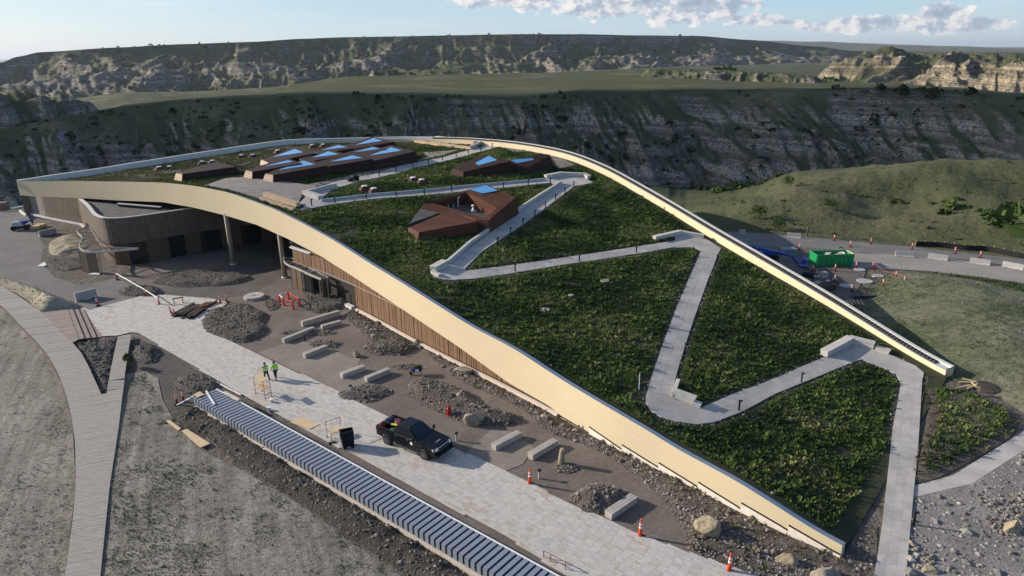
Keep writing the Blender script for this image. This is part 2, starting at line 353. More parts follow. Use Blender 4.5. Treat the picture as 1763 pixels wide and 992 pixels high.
cols = [
 (-420, KN(150, (165, -1), (265, -30), (400, -12), (430, -13), (900, -50), (1500, -45), (2200, -10), (2600, -10), (12000, -60))),
 (0,   KN(150, (168, -1), (265, -30), Yk(400, 219), (440, -13), (900, -50), (1500, -45), Yk(2200, 108), (2600, 10), (12000, -60))),
 (30,  KN(152, (168, -1), (265, -30), Yk(400, 213), (440, -10), (900, -50), (1500, -45), Yk(2200, 98), (2600, 30), (12000, -60))),
 (70,  KN(155, (170, -1), (265, -30), Yk(405, 204), (440, -8), (900, -50), (1500, -45), Yk(2200, 90), (2600, 40), (12000, -50))),
 (200, KN(165, (182, -1), (268, -31), Yk(415, 184), Yk(450, 181), (900, -50), Yk(1450, 160), Yk(2200, 82), (2600, 50), (12000, -50))),
 (320, KN(168, (184, -1), (270, -31), Yk(410, 172), Yk(450, 170), (900, -50), Yk(1500, 158), Yk(2200, 76), (2600, 60), (12000, -50))),
 (440, KN(172, (188, -2), (272, -31), Yk(400, 169), Yk(460, 162), (950, -48), Yk(1550, 152), Yk(2200, 72), (2600, 60), (12000, -50))),
 (520, KN(174, (190, -2), (272, -31), Yk(395, 163), Yk(600, 143), (1000, -48), Yk(1600, 145), Yk(2250, 67), (2600, 70), (12000, -50))),
 (600, KN(174, (190, -2), (275, -31), Yk(390, 163), Yk(720, 132), (1050, -48), Yk(1650, 138), Yk(2300, 64), (2700, 70), (12000, -50))),
 (880, KN(168, (185, -2), (280, -31), Yk(375, 168), Yk(800, 126), (1100, -48), Yk(1750, 128), Yk(2350, 59), (2800, 80), (12000, -40))),
 (1000, KN(150, (166, -2), (282, -31), Yk(385, 158), Yk(820, 125), (1150, -48), Yk(1850, 122), Yk(2450, 59), (2900, 80), (12000, -30))),
 (1100, KN(128, (145, -1), (285, -31), Yk(392, 158), Yk(820, 124), (1200, -48), Yk(1950, 118), Yk(2600, 61), (3000, 80), (12000, -20))),
 (1200, KN(117, (142, -1), (290, -31), Yk(396, 155), Yk(800, 128), (1200, -48), Yk(2200, 114), Yk(2900, 62), (3300, 70), Yk(12000, 70))),
 (1290, KN(119, (148, 0), (290, -31), Yk(396, 155), Yk(780, 134), (1200, -48), Yk(2400, 112), Yk(3100, 69), (3500, 60), Yk(12000, 70))),
 (1400, KN(121, Yk(150, 308), (292, -31), Yk(396, 153), Yk(760, 139), (1200, -48), Yk(2600, 108), Yk(3400, 80), (3800, 30), Yk(12000, 72))),
 (1470, KN(121, Yk(150, 306), (292, -31), Yk(396, 152), Yk(740, 141), (1200, -48), Yk(2700, 107), Yk(3600, 88), (4200, 10), Yk(12000, 74))),
 (1540, KN(121, Yk(154, 299), (292, -31), Yk(394, 152), Yk(720, 144), (1200, -48), Yk(2800, 106), Yk(3800, 90), (4400, 10), Yk(12000, 76))),
 (1640, KN(121, Yk(160, 285), (292, -31), Yk(392, 156), Yk(660, 150), (1200, -48), Yk(2800, 105), Yk(3800, 92), (4400, 0), Yk(12000, 79))),
 (1763, KN(121, Yk(166, 281), (292, -31), Yk(388, 166), Yk(600, 160), (1200, -48), Yk(2800, 107), Yk(3800, 94), (4400, 0), Yk(12000, 84))),
 (2200, KN(121, (170, 4), (292, -31), (385, 2), (600, 0), (1200, -48), (2800, -20), (3800, 0), (4400, -10), (12000, 20)))]
KRIM = None
def gully(A, rr, zz, sg, ww):
    s = A*390; zz = zz.copy()
    # the ravine wall opposite the building: spurs and branching gullies that run down to the right
    wall = (sg == 3); w_ = np.where(wall, ww, 0); s2 = s+(12+60*np.clip((A+.1)/.3, 0, 1))*w_
    wp1 = (fbm(s2/38, w_*106/45, 4, 5)-.5)*1.5; wp2 = (fbm(s2/16, w_*106/22, 3, 6)-.5)*1.1
    G = ridged(s2/66+wp1*.5, w_*106/150+wp1*.4, 2, 11)*.58+ridged(s2/25+wp1*.9+wp2*.4, w_*106/70+wp2*.5, 3, 21)*.26+ridged(s2/8+wp2*1.2, w_*106/30+wp2, 3, 23)*.16
    bell = np.clip(np.minimum(w_/.16, (1-w_)/.30), 0, 1)**.9
    zz = np.where(wall, zz-bell*(1-G)*44+bell*10.5, zz)
    near = (sg == 2)
    G2 = ridged(s/34+wp1*.6, rr/70, 4, 31)
    zz = np.where(near, zz+np.sin(np.pi*ww)*(G2-.55)*9, zz)
    nse = fbm(s/9, rr/9, 4, 33); big_ = fbm(s/70, rr/400, 3, 35)
    bare = np.where(wall, np.clip((G-.42)*3.4, 0, 1)*np.clip(1.32-w_*1.35+(big_-.5)*1.2, 0, 1)*np.clip((w_-.06)*9, 0, 1)*(.55+1.1*nse), 0)
    bare = np.where(near, np.clip((G2-.58)*2.5, 0, 1)*np.clip(np.sin(np.pi*ww)*1.3, 0, 1)*.75*(.4+1.2*nse), bare)
    # rim wobble spreads onto the tableland edge
    zz = np.where(sg == 4, zz+np.minimum(ww*8, 1)*(fbm(s/90, rr/120, 4, 41)-.5)*2.4, zz)
    zz = np.where(sg == 1, zz+np.sin(np.pi*ww)*(A > .25)*(fbm(rr*np.sin(A)/24, rr*np.cos(A)/24, 3, 43)-.42)*6.5+(A > .25)*np.minimum(ww*6, 1)*(fbm(rr*np.sin(A)/3, rr*np.cos(A)/3, 3, 45)-.5)*.5, zz)
    # the far mesa: flat rim, buttresses with gullies cut between them, ledges
    S = A*2300; mz = (sg == 7); wp = (fbm(S/240, rr/240, 4, 51)-.5)*1.4; wq = (fbm(S/80, rr/80, 3, 53)-.5)
    G = ridged(S/230+wp*.7, rr/520+wp*.4, 2, 61)*.45+ridged(S/85+wp*1.1+wq*.5, rr/260+wq, 3, 71)*.37+ridged(S/30+wq*1.6, rr/110, 3, 73)*.18
    bell = np.clip(np.minimum(ww/.22, (1-ww)/.10), 0, 1)**.8
    zz = np.where(mz, zz-bell*(1-G)*92+bell*14*np.sin(np.pi*ww)+bell*3.5*np.sin(ww*np.pi*2*5), zz)
    zz = np.where(mz, np.minimum(zz, KRIM(A)-.5), zz) if KRIM else zz
    bare = np.where(mz, np.clip((G-.40)*3.0, 0, 1)*np.clip(1.5-ww, 0, 1)*(.45+.9*fbm(S/40, rr/40, 4, 75))*.78, bare)
    zz = np.where(sg == 6, zz+np.sin(np.pi*ww)*(fbm(S/200, rr/200, 4, 77)-.5)*14, zz)
    zz = np.where(sg == 8, zz+np.minimum(ww*5, 1)*(fbm(S/160, rr/160, 3, 79)-.5)*4, zz)
    zz = np.where((sg == 9) | (sg == 10), zz+(ridged(S/500, rr/900, 4, 81)-.55)*np.sin(np.pi*ww)*np.where(sg == 10, 120, 60), zz)
    zz = np.where((sg == 11), zz+(fbm(S/300, rr*0, 4, 83)-.5)*50*np.clip(1-ww*8, 0, 1), zz)
    BARE['v'] = bare
    return rr, zz
def sitef(X, Y, R): return np.clip((np.where(X > 20, 118, 168)-R)/6, 0, 1)
TM = terrain_mat('prairie badland ground', 9.0)
hills = polar('ground', cols, [14, 14, 26, 70, 26, 8, 16, 100, 8, 20, 20, 3], -.80, .80, 980,
      {2: lambda t: sm(np.clip(t*1.15, 0, 1)), 3: lambda t: np.clip((t-.10)/.90, 0, 1)**1.15, 7: lambda t: (.45*sm(np.clip(t/.62, 0, 1))+.55*sm(np.clip((t-.55)/.45, 0, 1))), 8: sm}, TM, gully, site=sitef, fullcircle=True)
# sunlit badland hills beyond the tableland, the butte and the hillock
TF = terrain_mat('banded clay hills', 7.0, far=True, clay=((.27, .215, .145), (.42, .345, .235)))
def hillx(seed, sp, amp, bk=.8):
    def f(A, rr, zz, sg, ww):
        s = A*1100; wp = (fbm(s/120, rr/120, 3, seed)-.5)*1.4
        G = ridged(s/sp+wp, rr/(sp*1.5)+wp, 4, seed+3)
        b = np.where(sg == 0, np.sin(np.pi*np.clip(ww, 0, 1)*.75), np.where(sg == 1, .7*np.cos(ww*np.pi/2)**.5+.3, .3*(1-ww)))
        BARE['v'] = np.where(sg == 0, np.clip((G-.40)*2.2, 0, 1)*(.5+.9*fbm(s/20, rr/20, 4, seed+7))*bk, 0)
        return rr, zz+b*(G-.6)*amp
    return f
bc = [(1380, [(1000, -50), (1240, -49), (1900, -49), (2100, -50)]), (1404, [(1000, -50), (1200, -45), (1800, -45), (2000, -50)]), (1440, [(1000, -50), Yk(1220, 112), Yk(1700, 109), (2000, -50)]),
      (1520, [(990, -50), Yk(1240, 97), Yk(1700, 97), (2000, -50)]), (1600, [(960, -50), Yk(1200, 103), Yk(1700, 97), (2000, -50)]), (1680, [(900, -50), Yk(1150, 109), Yk(1750, 98), (2100, -50)]),
      (1763, [(850, -50), Yk(1080, 117), Yk(1800, 101), (2100, -50)]), (2100, [(850, -50), (1080, 0), (1800, 8), (2100, -50)])]
polar('hills', bc, [60, 40, 6], azr(1380), azr(2100), 420, {0: lambda t: sm(t)*.6+.4*t, 2: sm}, TF, hillx(101, 62, 46, 1.0))
bt = [(596, [(820, -50), (880, -50), (900, -50), (960, -50)]), (640, [(800, -50), Yk(880, 127), Yk(960, 123), (1050, -50)]), (740, [(800, -50), Yk(880, 123), Yk(980, 121), (1060, -50)]),
      (800, [(810, -50), Yk(880, 125), Yk(960, 123), (1050, -50)]), (830, [(820, -50), (880, -40), (920, -40), (980, -50)]), (860, [(820, -50), (880, -52), (920, -52), (980, -52)])]
polar('butte', bt, [24, 8, 6], azr(596), azr(860), 160, {0: sm, 2: sm}, TM, hillx(131, 40, 14)).name = 'hill'
hk = [(-300, [(470, -16), (520, 12), (600, 12), (760, -50)]), (0, [(470, -16), Yk(520, 168), Yk(600, 165), (760, -50)]), (90, [(470, -16), Yk(530, 172), Yk(590, 170), (760, -50)]),
      (140, [(480, -16), Yk(540, 188), Yk(580, 188), (720, -50)]), (175, [(500, -20), (540, -22), (580, -24), (700, -50)])]
polar('hill', hk, [24, 8, 8], azr(-300), azr(175), 200, {0: sm, 2: sm}, TM, hillx(151, 40, 14))
es = [(1085, [(600, 0), (640, 1), (700, 0), (900, -30)]), (1120, [(600, 0), Yk(660, 123), Yk(760, 120), (960, -45)]), (1250, [(590, 0), Yk(650, 126), Yk(760, 122), (960, -45)]),
      (1400, [(570, 0), Yk(620, 133), Yk(720, 131), (900, -45)]), (1440, [(560, 0), (610, 0), (680, -2), (860, -45)])]
polar('hill', es, [16, 8, 8], azr(1085), azr(1440), 220, {0: sm, 2: sm}, TM, hillx(171, 22, 7))
# ------------------------------------------------------------------ the building: edges measured, plan drawn, heights follow
FT = [(28,311.3),(130,311),(200,312.3),(280,314),(334.5,319.4),(389,330),(429.7,343.9),(470.6,358.9),(525,386),(579.5,416),(634,451),(700,491),(730,510),(815,563.7),(887.6,600.5),(950.6,642.8),(1000,673),(1115.3,740),(1190,788),(1231,804.7),(1299,845.5),(1380.8,898),(1449,941)]
FB = [(30,336),(55,338),(137,341),(200,345),(280,348),(334.5,357.5),(389,371),(443.4,387.4),(497.8,412),(552.3,440.5),(617.5,481.8),(702,538),(787,594.7),(875,658),(945.6,698.3),(961,710),(961.01,712),(1015,744),(1015.01,733),(1071.6,771.8),(1071.61,764),(1134.4,802.8),(1134.41,794.6),(1202.7,836.5),(1202.71,828),(1276.9,873.7),(1276.91,863.5),(1358.7,911),(1358.71,902),(1447,953)]
RTP = [(28,312),(75,303),(150,293.5),(250,277),(400,254),(490,240.5),(600,238),(700,235.5),(800,237),(880,243),(940,252),(990,263.5),(1050,288),(1130,333),(1163,352),(1240,398),(1300,432),(1440,513),(1520,563),(1580,600),(1640,635)]
def zon(x, y, edge):
    e = np.array(edge); lo, hi = -5., 25.
    for _ in range(40):
        m = (lo+hi)/2; px, py = proj((x, y, m))
        if py > np.interp(px, e[:, 0], e[:, 1]): lo = m
        else: hi = m
    return m
FPL = [at(1447, 961)[:2], at(1358.7, 922)[:2], at(1277, 883)[:2], at(1134, 809)[:2], at(1071.6, 778)[:2], at(962, 716)[:2], (-7.9,63.9), (-18.8,76.6), (-30,87.5), (-41,95.8), (-54,103.5), (-68,110), (-84,116)]
RPL = [(40.6,57), (28.2,89.4), (16.8,115), (0,139), (-24,155), (-47,152), (-65,137), (-77,124), (-84,116)]
NF = 260
FP = spline(FPL, NF); RP = spline(RPL, NF)
FZT = np.array([zon(*p, FT) for p in FP]); RZT = np.array([zon(*p, RTP) for p in RP])
k = np.ones(9)/9
def smooth1(a): return np.convolve(np.pad(a, 4, mode='edge'), k, 'valid')
RZT = smooth1(smooth1(RZT)); FZT = smooth1(FZT); RZT[-1] = FZT[-1]
FZB = np.array([zon(*p, FB) for p in FP])
def normals(P):
    d = np.gradient(P, axis=0); d /= np.hypot(d[:, 0], d[:, 1])[:, None]; return np.stack([d[:, 1], -d[:, 0]], 1)
FN = -normals(FP)
if FN[60] @ np.array([-.75, -.66]) < 0: FN = -FN            # outward (towards the plaza)
RN = normals(RP)
if RN[60] @ np.array([1, 0]) < 0: RN = -RN
# roof height: thin plate through its two edges and the ground line between the tips
cp_ = []
for i in range(0, NF, 8): cp_.append((*(FP[i]-FN[i]*.7), FZT[i]-.5*min(1, .35+i/60)))
for i in range(0, NF-8, 8): cp_.append((*(RP[i]-RN[i]*.5), RZT[i]-(1.25 if i < 150 else 1.0)*min(1, .55+i/80)))
for t in np.linspace(.04, .96, 9): cp_.append((*(np.array(FPL[0])*(1-t)+np.array(RPL[0])*t), .12))
for q in ((1551,660),(1544,700),(1537,735),(1528,820),(1520,898),(1508,960),(1505,992),(1588,650),(1580,779),(1571,864),(1560,992),(1553,1040),(1496,1040)): cp_.append((*at(*q)[:2], .07))
cp_ = np.array(cp_); cx0 = cp_[:, :2].mean(0)
def tps(r2): return np.where(r2 > 1e-9, r2*np.log(np.maximum(r2, 1e-9)), 0)
Q = (cp_[:, :2]-cx0)/50; n = len(Q); Kp = tps(((Q[:, None]-Q[None])**2).sum(-1))+np.eye(n)*1e-3
Pm = np.c_[np.ones(n), Q]; Am = np.block([[Kp, Pm], [Pm.T, np.zeros((3, 3))]]); TPSW = np.linalg.solve(Am, np.r_[cp_[:, 2], 0, 0, 0])
def R(x, y):
    x = np.atleast_1d(np.asarray(x, float)); y = np.atleast_1d(np.asarray(y, float)); q = (np.stack([x.ravel(), y.ravel()], -1)-cx0)/50
    out = np.concatenate([tps(((c[:, None]-Q[None])**2).sum(-1)) @ TPSW[:n]+TPSW[n]+c @ TPSW[n+1:] for c in np.array_split(q, max(1, len(q)//20000))])
    return np.maximum(out, .05).reshape(x.shape)
def ron(px, py, dz=0.0):
    z = 6.0
    for _ in range(70):
        p = at(px, py, z); z = z*.5+.5*(float(R(p[0], p[1])[0])+dz)
    return at(px, py, z)
def rp(*pts): return [tuple(ron(x, y)[:2]) for x, y in pts]
ROOFPOLY = [tuple(p) for p in FP]+[tuple(p) for p in RP[::-1]]

M_cream = None
def brick_mat(name, c1, c2, mortar, bw, bh, rough=.75):
    m = bpy.data.materials.new(name); m.use_nodes = True; t = NT(m.node_tree); t.n.clear()
    uv = t.node('ShaderNodeUVMap'); br = t.node('ShaderNodeTexBrick', ins={'Vector': uv.outputs[0], 'Color1': c1, 'Color2': c2, 'Mortar': mortar, 'Scale': 1.0, 'Mortar Size': .012, 'Bias': 0.0, 'Brick Width': bw, 'Row Height': bh})
    tc_ = t.node('ShaderNodeTexCoord'); nz = t.noise(tc_.outputs['Object'], .35, 4, .6)
    c = t.mix(t.math('MULTIPLY', t.smooth(nz, .35, .7), .22), br.outputs[0], tuple(q*.86 for q in c1))
    b = t.node('ShaderNodeBsdfPrincipled', ins={'Base Color': c, 'Roughness': rough, 'Specular IOR Level': .2})
    bp = t.node('ShaderNodeBump', ins={'Height': br.outputs[1], 'Strength': -.12, 'Distance': .01}); t.set(b.inputs['Normal'], bp.outputs[0])
    t.node('ShaderNodeOutputMaterial', ins={0: b}); return m
M_fascia = brick_mat('cream shingle cladding', (.71, .585, .385), (.685, .563, .37), (.615, .51, .337), 1.2, .24)
M_base = mat('cream precast concrete', (.82, .74, .63), .8, .10, 2, .1)
M_cap = mat('grey metal coping', (.42, .46, .50), .45, .12, 1.5, metal=.3)
M_capw = mat('pale coping', (.70, .66, .58), .5, .1, 2)
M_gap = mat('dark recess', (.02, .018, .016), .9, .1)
M_soff = mat('timber soffit', (.16, .11, .07), .8, .25, 1, stretch=(1, 12, 1))
M_soil = mat('roof growing soil', (.034, .032, .02), .95, .45, 2.2, .8, 5, col2=(.042, .054, .02), detail=8)
bld = empty('visitor_building', (0, 0, 0), label='low crescent building with a sloping planted roof and a cream curved fascia', cat='building')
def strip(name, P0, P1, m, parent, uvlen=None, smooth=True):
    P0 = np.asarray(P0); P1 = np.asarray(P1); n_ = len(P0); V = np.concatenate([P0, P1]); i = np.arange(n_-1); Fc = np.stack([i, i+1, i+1+n_, i+n_], -1)
    o = npmesh(name, V, Fc, m, parent, smooth=smooth); me = o.data; uv = me.uv_layers.new(name='UVMap')
    L = np.r_[0, np.cumsum(np.hypot(*np.diff(P0[:, :2], axis=0).T))]; UV = np.concatenate([np.c_[L, P0[:, 2]], np.c_[L, P1[:, 2]]])
    uv.data.foreach_set('uv', UV[Fc.ravel()].astype(np.float32).ravel()); return o
def xyz(P, z): return np.c_[P, z]
# fascia: lap courses standing proud of the zig-zag joint, then the coping
iz = [i for i in range(NF)]
px_ = np.array([proj((*FP[i], FZB[i]))[0] for i in range(NF)])
zz_ = np.maximum(FZB, .02)
# insert the vertical steps of the joint
Pf = []; Zb = []; Zt = []; Nn = []
jumps = [961, 1015, 1071.6, 1134.4, 1202.7, 1276.9, 1358.7]
for i in range(NF-1):
    Pf.append(FP[i]); Zb.append(zz_[i]); Zt.append(FZT[i]); Nn.append(FN[i])
    for J in jumps:
        if (px_[i]-J)*(px_[i+1]-J) < 0:
            # plan point whose joint lies on the step
            t = (J-px_[i])/(px_[i+1]-px_[i]); p = FP[i]*(1-t)+FP[i+1]*t; tt = FZT[i]*(1-t)+FZT[i+1]*t
            za = zon(*p, [(q[0]-.02 if abs(q[0]-J) < .02 else q[0], q[1]) for q in FB]); 
            e = np.array(FB); ya = [q[1] for q in FB if abs(q[0]-J) < .02]
            zs = sorted([zon(*p, [(0, y0), (2000, y0)]) for y0 in ya])
            order = zs if px_[i] > J else zs[::-1]           # walking from the tip: right side of the step first
            ii = order if True else order
            r_ = [q[1] for q in FB if abs(q[0]-J-.01) < .006]; l_ = [q[1] for q in FB if abs(q[0]-J) < .006]
            zr = zon(*p, [(0, r_[0]), (2000, r_[0])]) if r_ else zs[0]; zl = zon(*p, [(0, l_[0]), (2000, l_[0])]) if l_ else zs[-1]
            a, b = (zr, zl) if px_[i] > J else (zl, zr)
            d = (FP[i+1]-FP[i]); d /= np.hypot(*d)
            for s_, zq in ((-.004, a), (.004, b)): Pf.append(p+d*s_); Zb.append(zq); Zt.append(tt); Nn.append(FN[i])
Pf.append(FP[-1]); Zb.append(zz_[-1]); Zt.append(FZT[-1]); Nn.append(FN[-1])
Pf = np.array(Pf); Zb = np.array(Zb); Zt = np.array(Zt); Nn = np.array(Nn)
strip('fascia', xyz(Pf+Nn*.06, Zb), xyz(Pf+Nn*.06, Zt), M_fascia, bld, smooth=False)
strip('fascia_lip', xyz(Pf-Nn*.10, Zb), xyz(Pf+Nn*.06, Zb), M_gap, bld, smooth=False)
CAPW = .62
strip('coping', xyz(FP+FN*.08, FZT+.012), xyz(FP-FN*CAPW, FZT-.22), M_cap, bld)
strip('coping_back', xyz(FP-FN*CAPW, FZT-.22), xyz(FP-FN*CAPW, FZT-1.0), M_cap, bld)
kb = np.array([i for i in range(len(Pf)) if proj((*Pf[i], Zb[i]))[0] > 955 or i < 5])
ib = [i for i in range(NF) if px_[i] > 955 or i < 5]
nb = max(ib)+2
strip('base_panel', xyz(Pf[kb]+Nn[kb]*.07, np.full(len(kb), -.3)), xyz(Pf[kb]+Nn[kb]*.07, Zb[kb]-.13), M_base, bld, smooth=False)
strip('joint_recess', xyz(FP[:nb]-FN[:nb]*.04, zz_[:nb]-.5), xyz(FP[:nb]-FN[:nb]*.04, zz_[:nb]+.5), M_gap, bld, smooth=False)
# tip end face
e0 = FP[0]+FN[0]*.06; e1 = FP[0]-FN[0]*CAPW
MB().add([(*e0, FZB[0]), (*e1, FZB[0]), (*e1, FZT[0]-.22), (*e0, FZT[0]+.01)], [(0, 1, 2, 3)]).build('fascia_end', M_fascia, bld)
MB().add([(*e0, -.2), (*e1, -.2), (*e1, FZB[0]-.05), (*e0, FZB[0]-.05)], [(0, 1, 2, 3)]).build('base_end', M_base, bld)
# rear parapet: cream inner face, thin coping, outer wall
nr = 186
strip('rear_parapet', xyz(RP[:nr]-RN[:nr]*.80, np.maximum(RZT[:nr]-1.5, 0)), xyz(RP[:nr]-RN[:nr]*.62, RZT[:nr]-.34), M_fascia, bld)
strip('rear_ledge', xyz(RP[:nr]-RN[:nr]*.62, RZT[:nr]-.34), xyz(RP[:nr]-RN[:nr]*.12, RZT[:nr]-.16), M_cap, bld)
strip('rear_parapet_wing', xyz(RP[nr-1:]-RN[nr-1:]*.62, RZT[nr-1:]-1.3), xyz(RP[nr-1:]-RN[nr-1:]*.40, RZT[nr-1:]-.04), M_capw, bld)
strip('rear_coping', xyz(RP-RN*.14, RZT+.02), xyz(RP+RN*.25, RZT+.04), M_capw, bld)
strip('rear_coping_edge', xyz(RP-RN*.14, RZT-.2), xyz(RP-RN*.14, RZT+.02), M_capw, bld)
strip('rear_wall', xyz(RP[:200]+RN[:200]*.2, RZT[:200]-.02), xyz(RP[:200]+RN[:200]*.2, RZT[:200]*0-3.0), M_fascia, bld)
strip('rear_fascia', xyz(RP[199:]+RN[199:]*.2, RZT[199:]-.02), xyz(RP[199:]+RN[199:]*.2, RZT[199:]-2.7), M_fascia, bld)
e0 = RP[0]-RN[0]*.80; e1 = RP[0]+RN[0]*.22
MB().add([(*e0, -.1), (*e1, -.1), (*e1, RZT[0]), (*e0, RZT[0]-.05)], [(3, 2, 1, 0)]).build('rear_end', M_fascia, bld)
# row of dark clips on the rear coping
mb = MB()
for i in range(2, 150):
    for q in (0, .5):
        p = RP[i]*(1-q)+RP[i+1]*q-RN[i]*.38; z = RZT[i]*(1-q)+RZT[i+1]*q-.26
        a = math.atan2(RN[i][1], RN[i][0]); mb.box((p[0], p[1], z+.11), (.40, .26, .24), a)
o = mb.build('coping_clip', mat('dark clips', (.05, .05, .055), .6, .2), bld); o['kind'] = 'stuff'
# roof sheet
T = np.linspace(0, 1, 66); ii = np.linspace(0, NF-1, 130).astype(int)
A_ = FP[ii]-FN[ii]*.5; B_ = RP[ii]-RN[ii]*.45
GX = A_[:, None, 0]*(1-T)+B_[:, None, 0]*T; GY = A_[:, None, 1]*(1-T)+B_[:, None, 1]*T; GZ = R(GX, GY)
idx = np.arange(GX.size).reshape(GX.shape)
Fc = np.stack([idx[:-1, :-1], idx[1:, :-1], idx[1:, 1:], idx[:-1, 1:]], -1).reshape(-1, 4)[:, ::-1]
npmesh('roof', np.stack([GX, GY, GZ], -1).reshape(-1, 3), Fc, M_soil, bld, smooth=True)
# soffit under the overhanging wing
js = ii[ii > 118]
A2 = FP[js]-FN[js]*.02; z0 = FZB[js]+.02
SX = A2[:, None, 0]*(1-T)+RP[js][:, None, 0]*T; SY = A2[:, None, 1]*(1-T)+RP[js][:, None, 1]*T; SZ = z0[:, None]*(1-T)+(RZT[js][:, None]-2.9)*T
idx = np.arange(SX.size).reshape(SX.shape)
npmesh('soffit', np.stack([SX, SY, SZ], -1).reshape(-1, 3), np.stack([idx[:-1, :-1], idx[1:, :-1], idx[1:, 1:], idx[:-1, 1:]], -1).reshape(-1, 4), M_soff, bld, smooth=True)
# ------------------------------------------------------------------ roof paths of concrete slabs
M_conc = mat('pale path concrete', (.44, .41, .375), .85, .2, .5, .2, 30, island=.07)
M_curb = mat('pale concrete bench', (.52, .49, .45), .8, .1, 1.5, .1)
def resamp(P, n_):
    P = np.array(P, float); d = np.r_[0, np.cumsum(np.sqrt((np.diff(P, axis=0)**2).sum(1)))]; t = np.linspace(0, d[-1], n_)
    return np.stack([np.interp(t, d, P[:, k]) for k in range(P.shape[1])], -1)
PATHPOLY = []
def slabs(name, Lp, Rp, zf, row=1.0, nc=2, gap=.012, th=.16, m=None, up=.07, parent=None, plan=False):
    L = np.array(Lp if plan else rp(*Lp)); Rr = np.array(Rp if plan else rp(*Rp)); PATHPOLY.append([tuple(p) for p in L]+[tuple(p) for p in Rr[::-1]])
    ln = np.hypot(*(np.diff(L, axis=0).T)).sum(); n_ = max(2, int(ln/row)); L = resamp(L, n_+1); Rr = resamp(Rr, n_+1); mb = MB()
    for i in range(n_):
        for c in range(nc):
            u0, u1 = c/nc, (c+1)/nc
            q = [L[i]*(1-u0)+Rr[i]*u0, L[i]*(1-u1)+Rr[i]*u1, L[i+1]*(1-u1)+Rr[i+1]*u1, L[i+1]*(1-u0)+Rr[i+1]*u0]
            ctr = sum(q)/4; q = [ctr+(p-ctr)*(1-gap/max(.2, np.hypot(*(p-ctr)))) for p in q]
            ar = sum(q[a][0]*q[(a+1) % 4][1]-q[(a+1) % 4][0]*q[a][1] for a in range(4))
            if ar < 0: q = q[::-1]
            z = [float(zf(p[0], p[1])[0])+up for p in q]
            mb.hexa([(p[0], p[1], h-th) for p, h in zip(q, z)], [(p[0], p[1], h) for p, h in zip(q, z)])
    o = mb.build(name, m or M_conc, parent); o['kind'] = 'structure'; return o
RZ = lambda x, y: R(x, y)
RG = lambda x, y: np.clip(R(x, y), .08, .5)
slabs('path', [(514,352),(538.7,327.5),(579.5,312.6),(640,301.7),(694.5,284),(762.5,271.7),(830.6,252.7),(846,247)], [(541,352),(572,327),(623,311),(640,308.5),(683,299),(722,288),(776,275.5),(845,257),(868,249)], RZ)
slabs('path', [(536,345.5),(600,339.5),(688,333.5),(760,327),(803,322.5),(870,316),(939.5,310)], [(516,363),(570,352.5),(640,343),(759,334),(820,328),(885,322),(952,314.5)], RZ)
slabs('path', [(958,318),(930,339),(900,361),(850,397),(810,425),(768,458)], [(1000,318),(991,320),(940,358),(901,387),(860,414),(830.6,433),(800.6,463)], RZ)
slabs('path', [(800,467.5),(900,454.5),(1000,440),(1060,431),(1120,421.5),(1163,415)], [(786,482),(814,481),(885,470.5),(960,458),(1060,443),(1120,433.7),(1163,425.5),(1192,425.5)], RZ)
slabs('path', [(1207.5,431),(1186,480),(1163,534),(1140,596),(1124,642),(1112,682)], [(1240,429),(1218,485),(1196,546),(1180,594),(1168,634),(1155,681)], RZ)
slabs('path', [(1207,703),(1262,679),(1316,659.5),(1380,632),(1416.6,616.5),(1466,592)], [(1240,724),(1275,711),(1334,679),(1381,660),(1430,640),(1471,623),(1487,619)], RZ)
slabs('path', [(1551,658),(1544,700),(1537,735),(1528,820),(1520,898),(1505,992),(1496,1040)], [(1588,650),(1585,700),(1580,779),(1571.4,864),(1559.5,992),(1554,1040)], RG, nc=3, row=1.1, gap=.006)
def landing(pts, name='path'):
    P = rp(*pts); PATHPOLY.append(P); o = sheet(name, P, lambda x, y: R(x, y)+.075, 2.0, M_conc, .2); o['kind'] = 'structure'; return o
landing([(939,309),(966,303.5),(1006,306),(1014,311),(1021,315),(1000,319.5),(988,321),(957,319.5)])
landing([(768,456),(745,466.5),(741,472),(748,478),(765,482),(786,483),(803,467.5),(801,462)])
landing([(1163,414),(1161,405),(1182,402),(1215,412),(1241,428),(1239,433),(1207,433),(1196,426.5),(1163,427)])
landing([(1112,681),(1112,694),(1120,708),(1138,719),(1163,727),(1200,732),(1228,728),(1242,724),(1207,703),(1163,690),(1156,679)])
landing([(1465,591.5),(1483,596),(1533,612),(1574,630),(1590,642),(1589,652),(1550,660),(1543,646),(1522,634.5),(1486,620.5)])
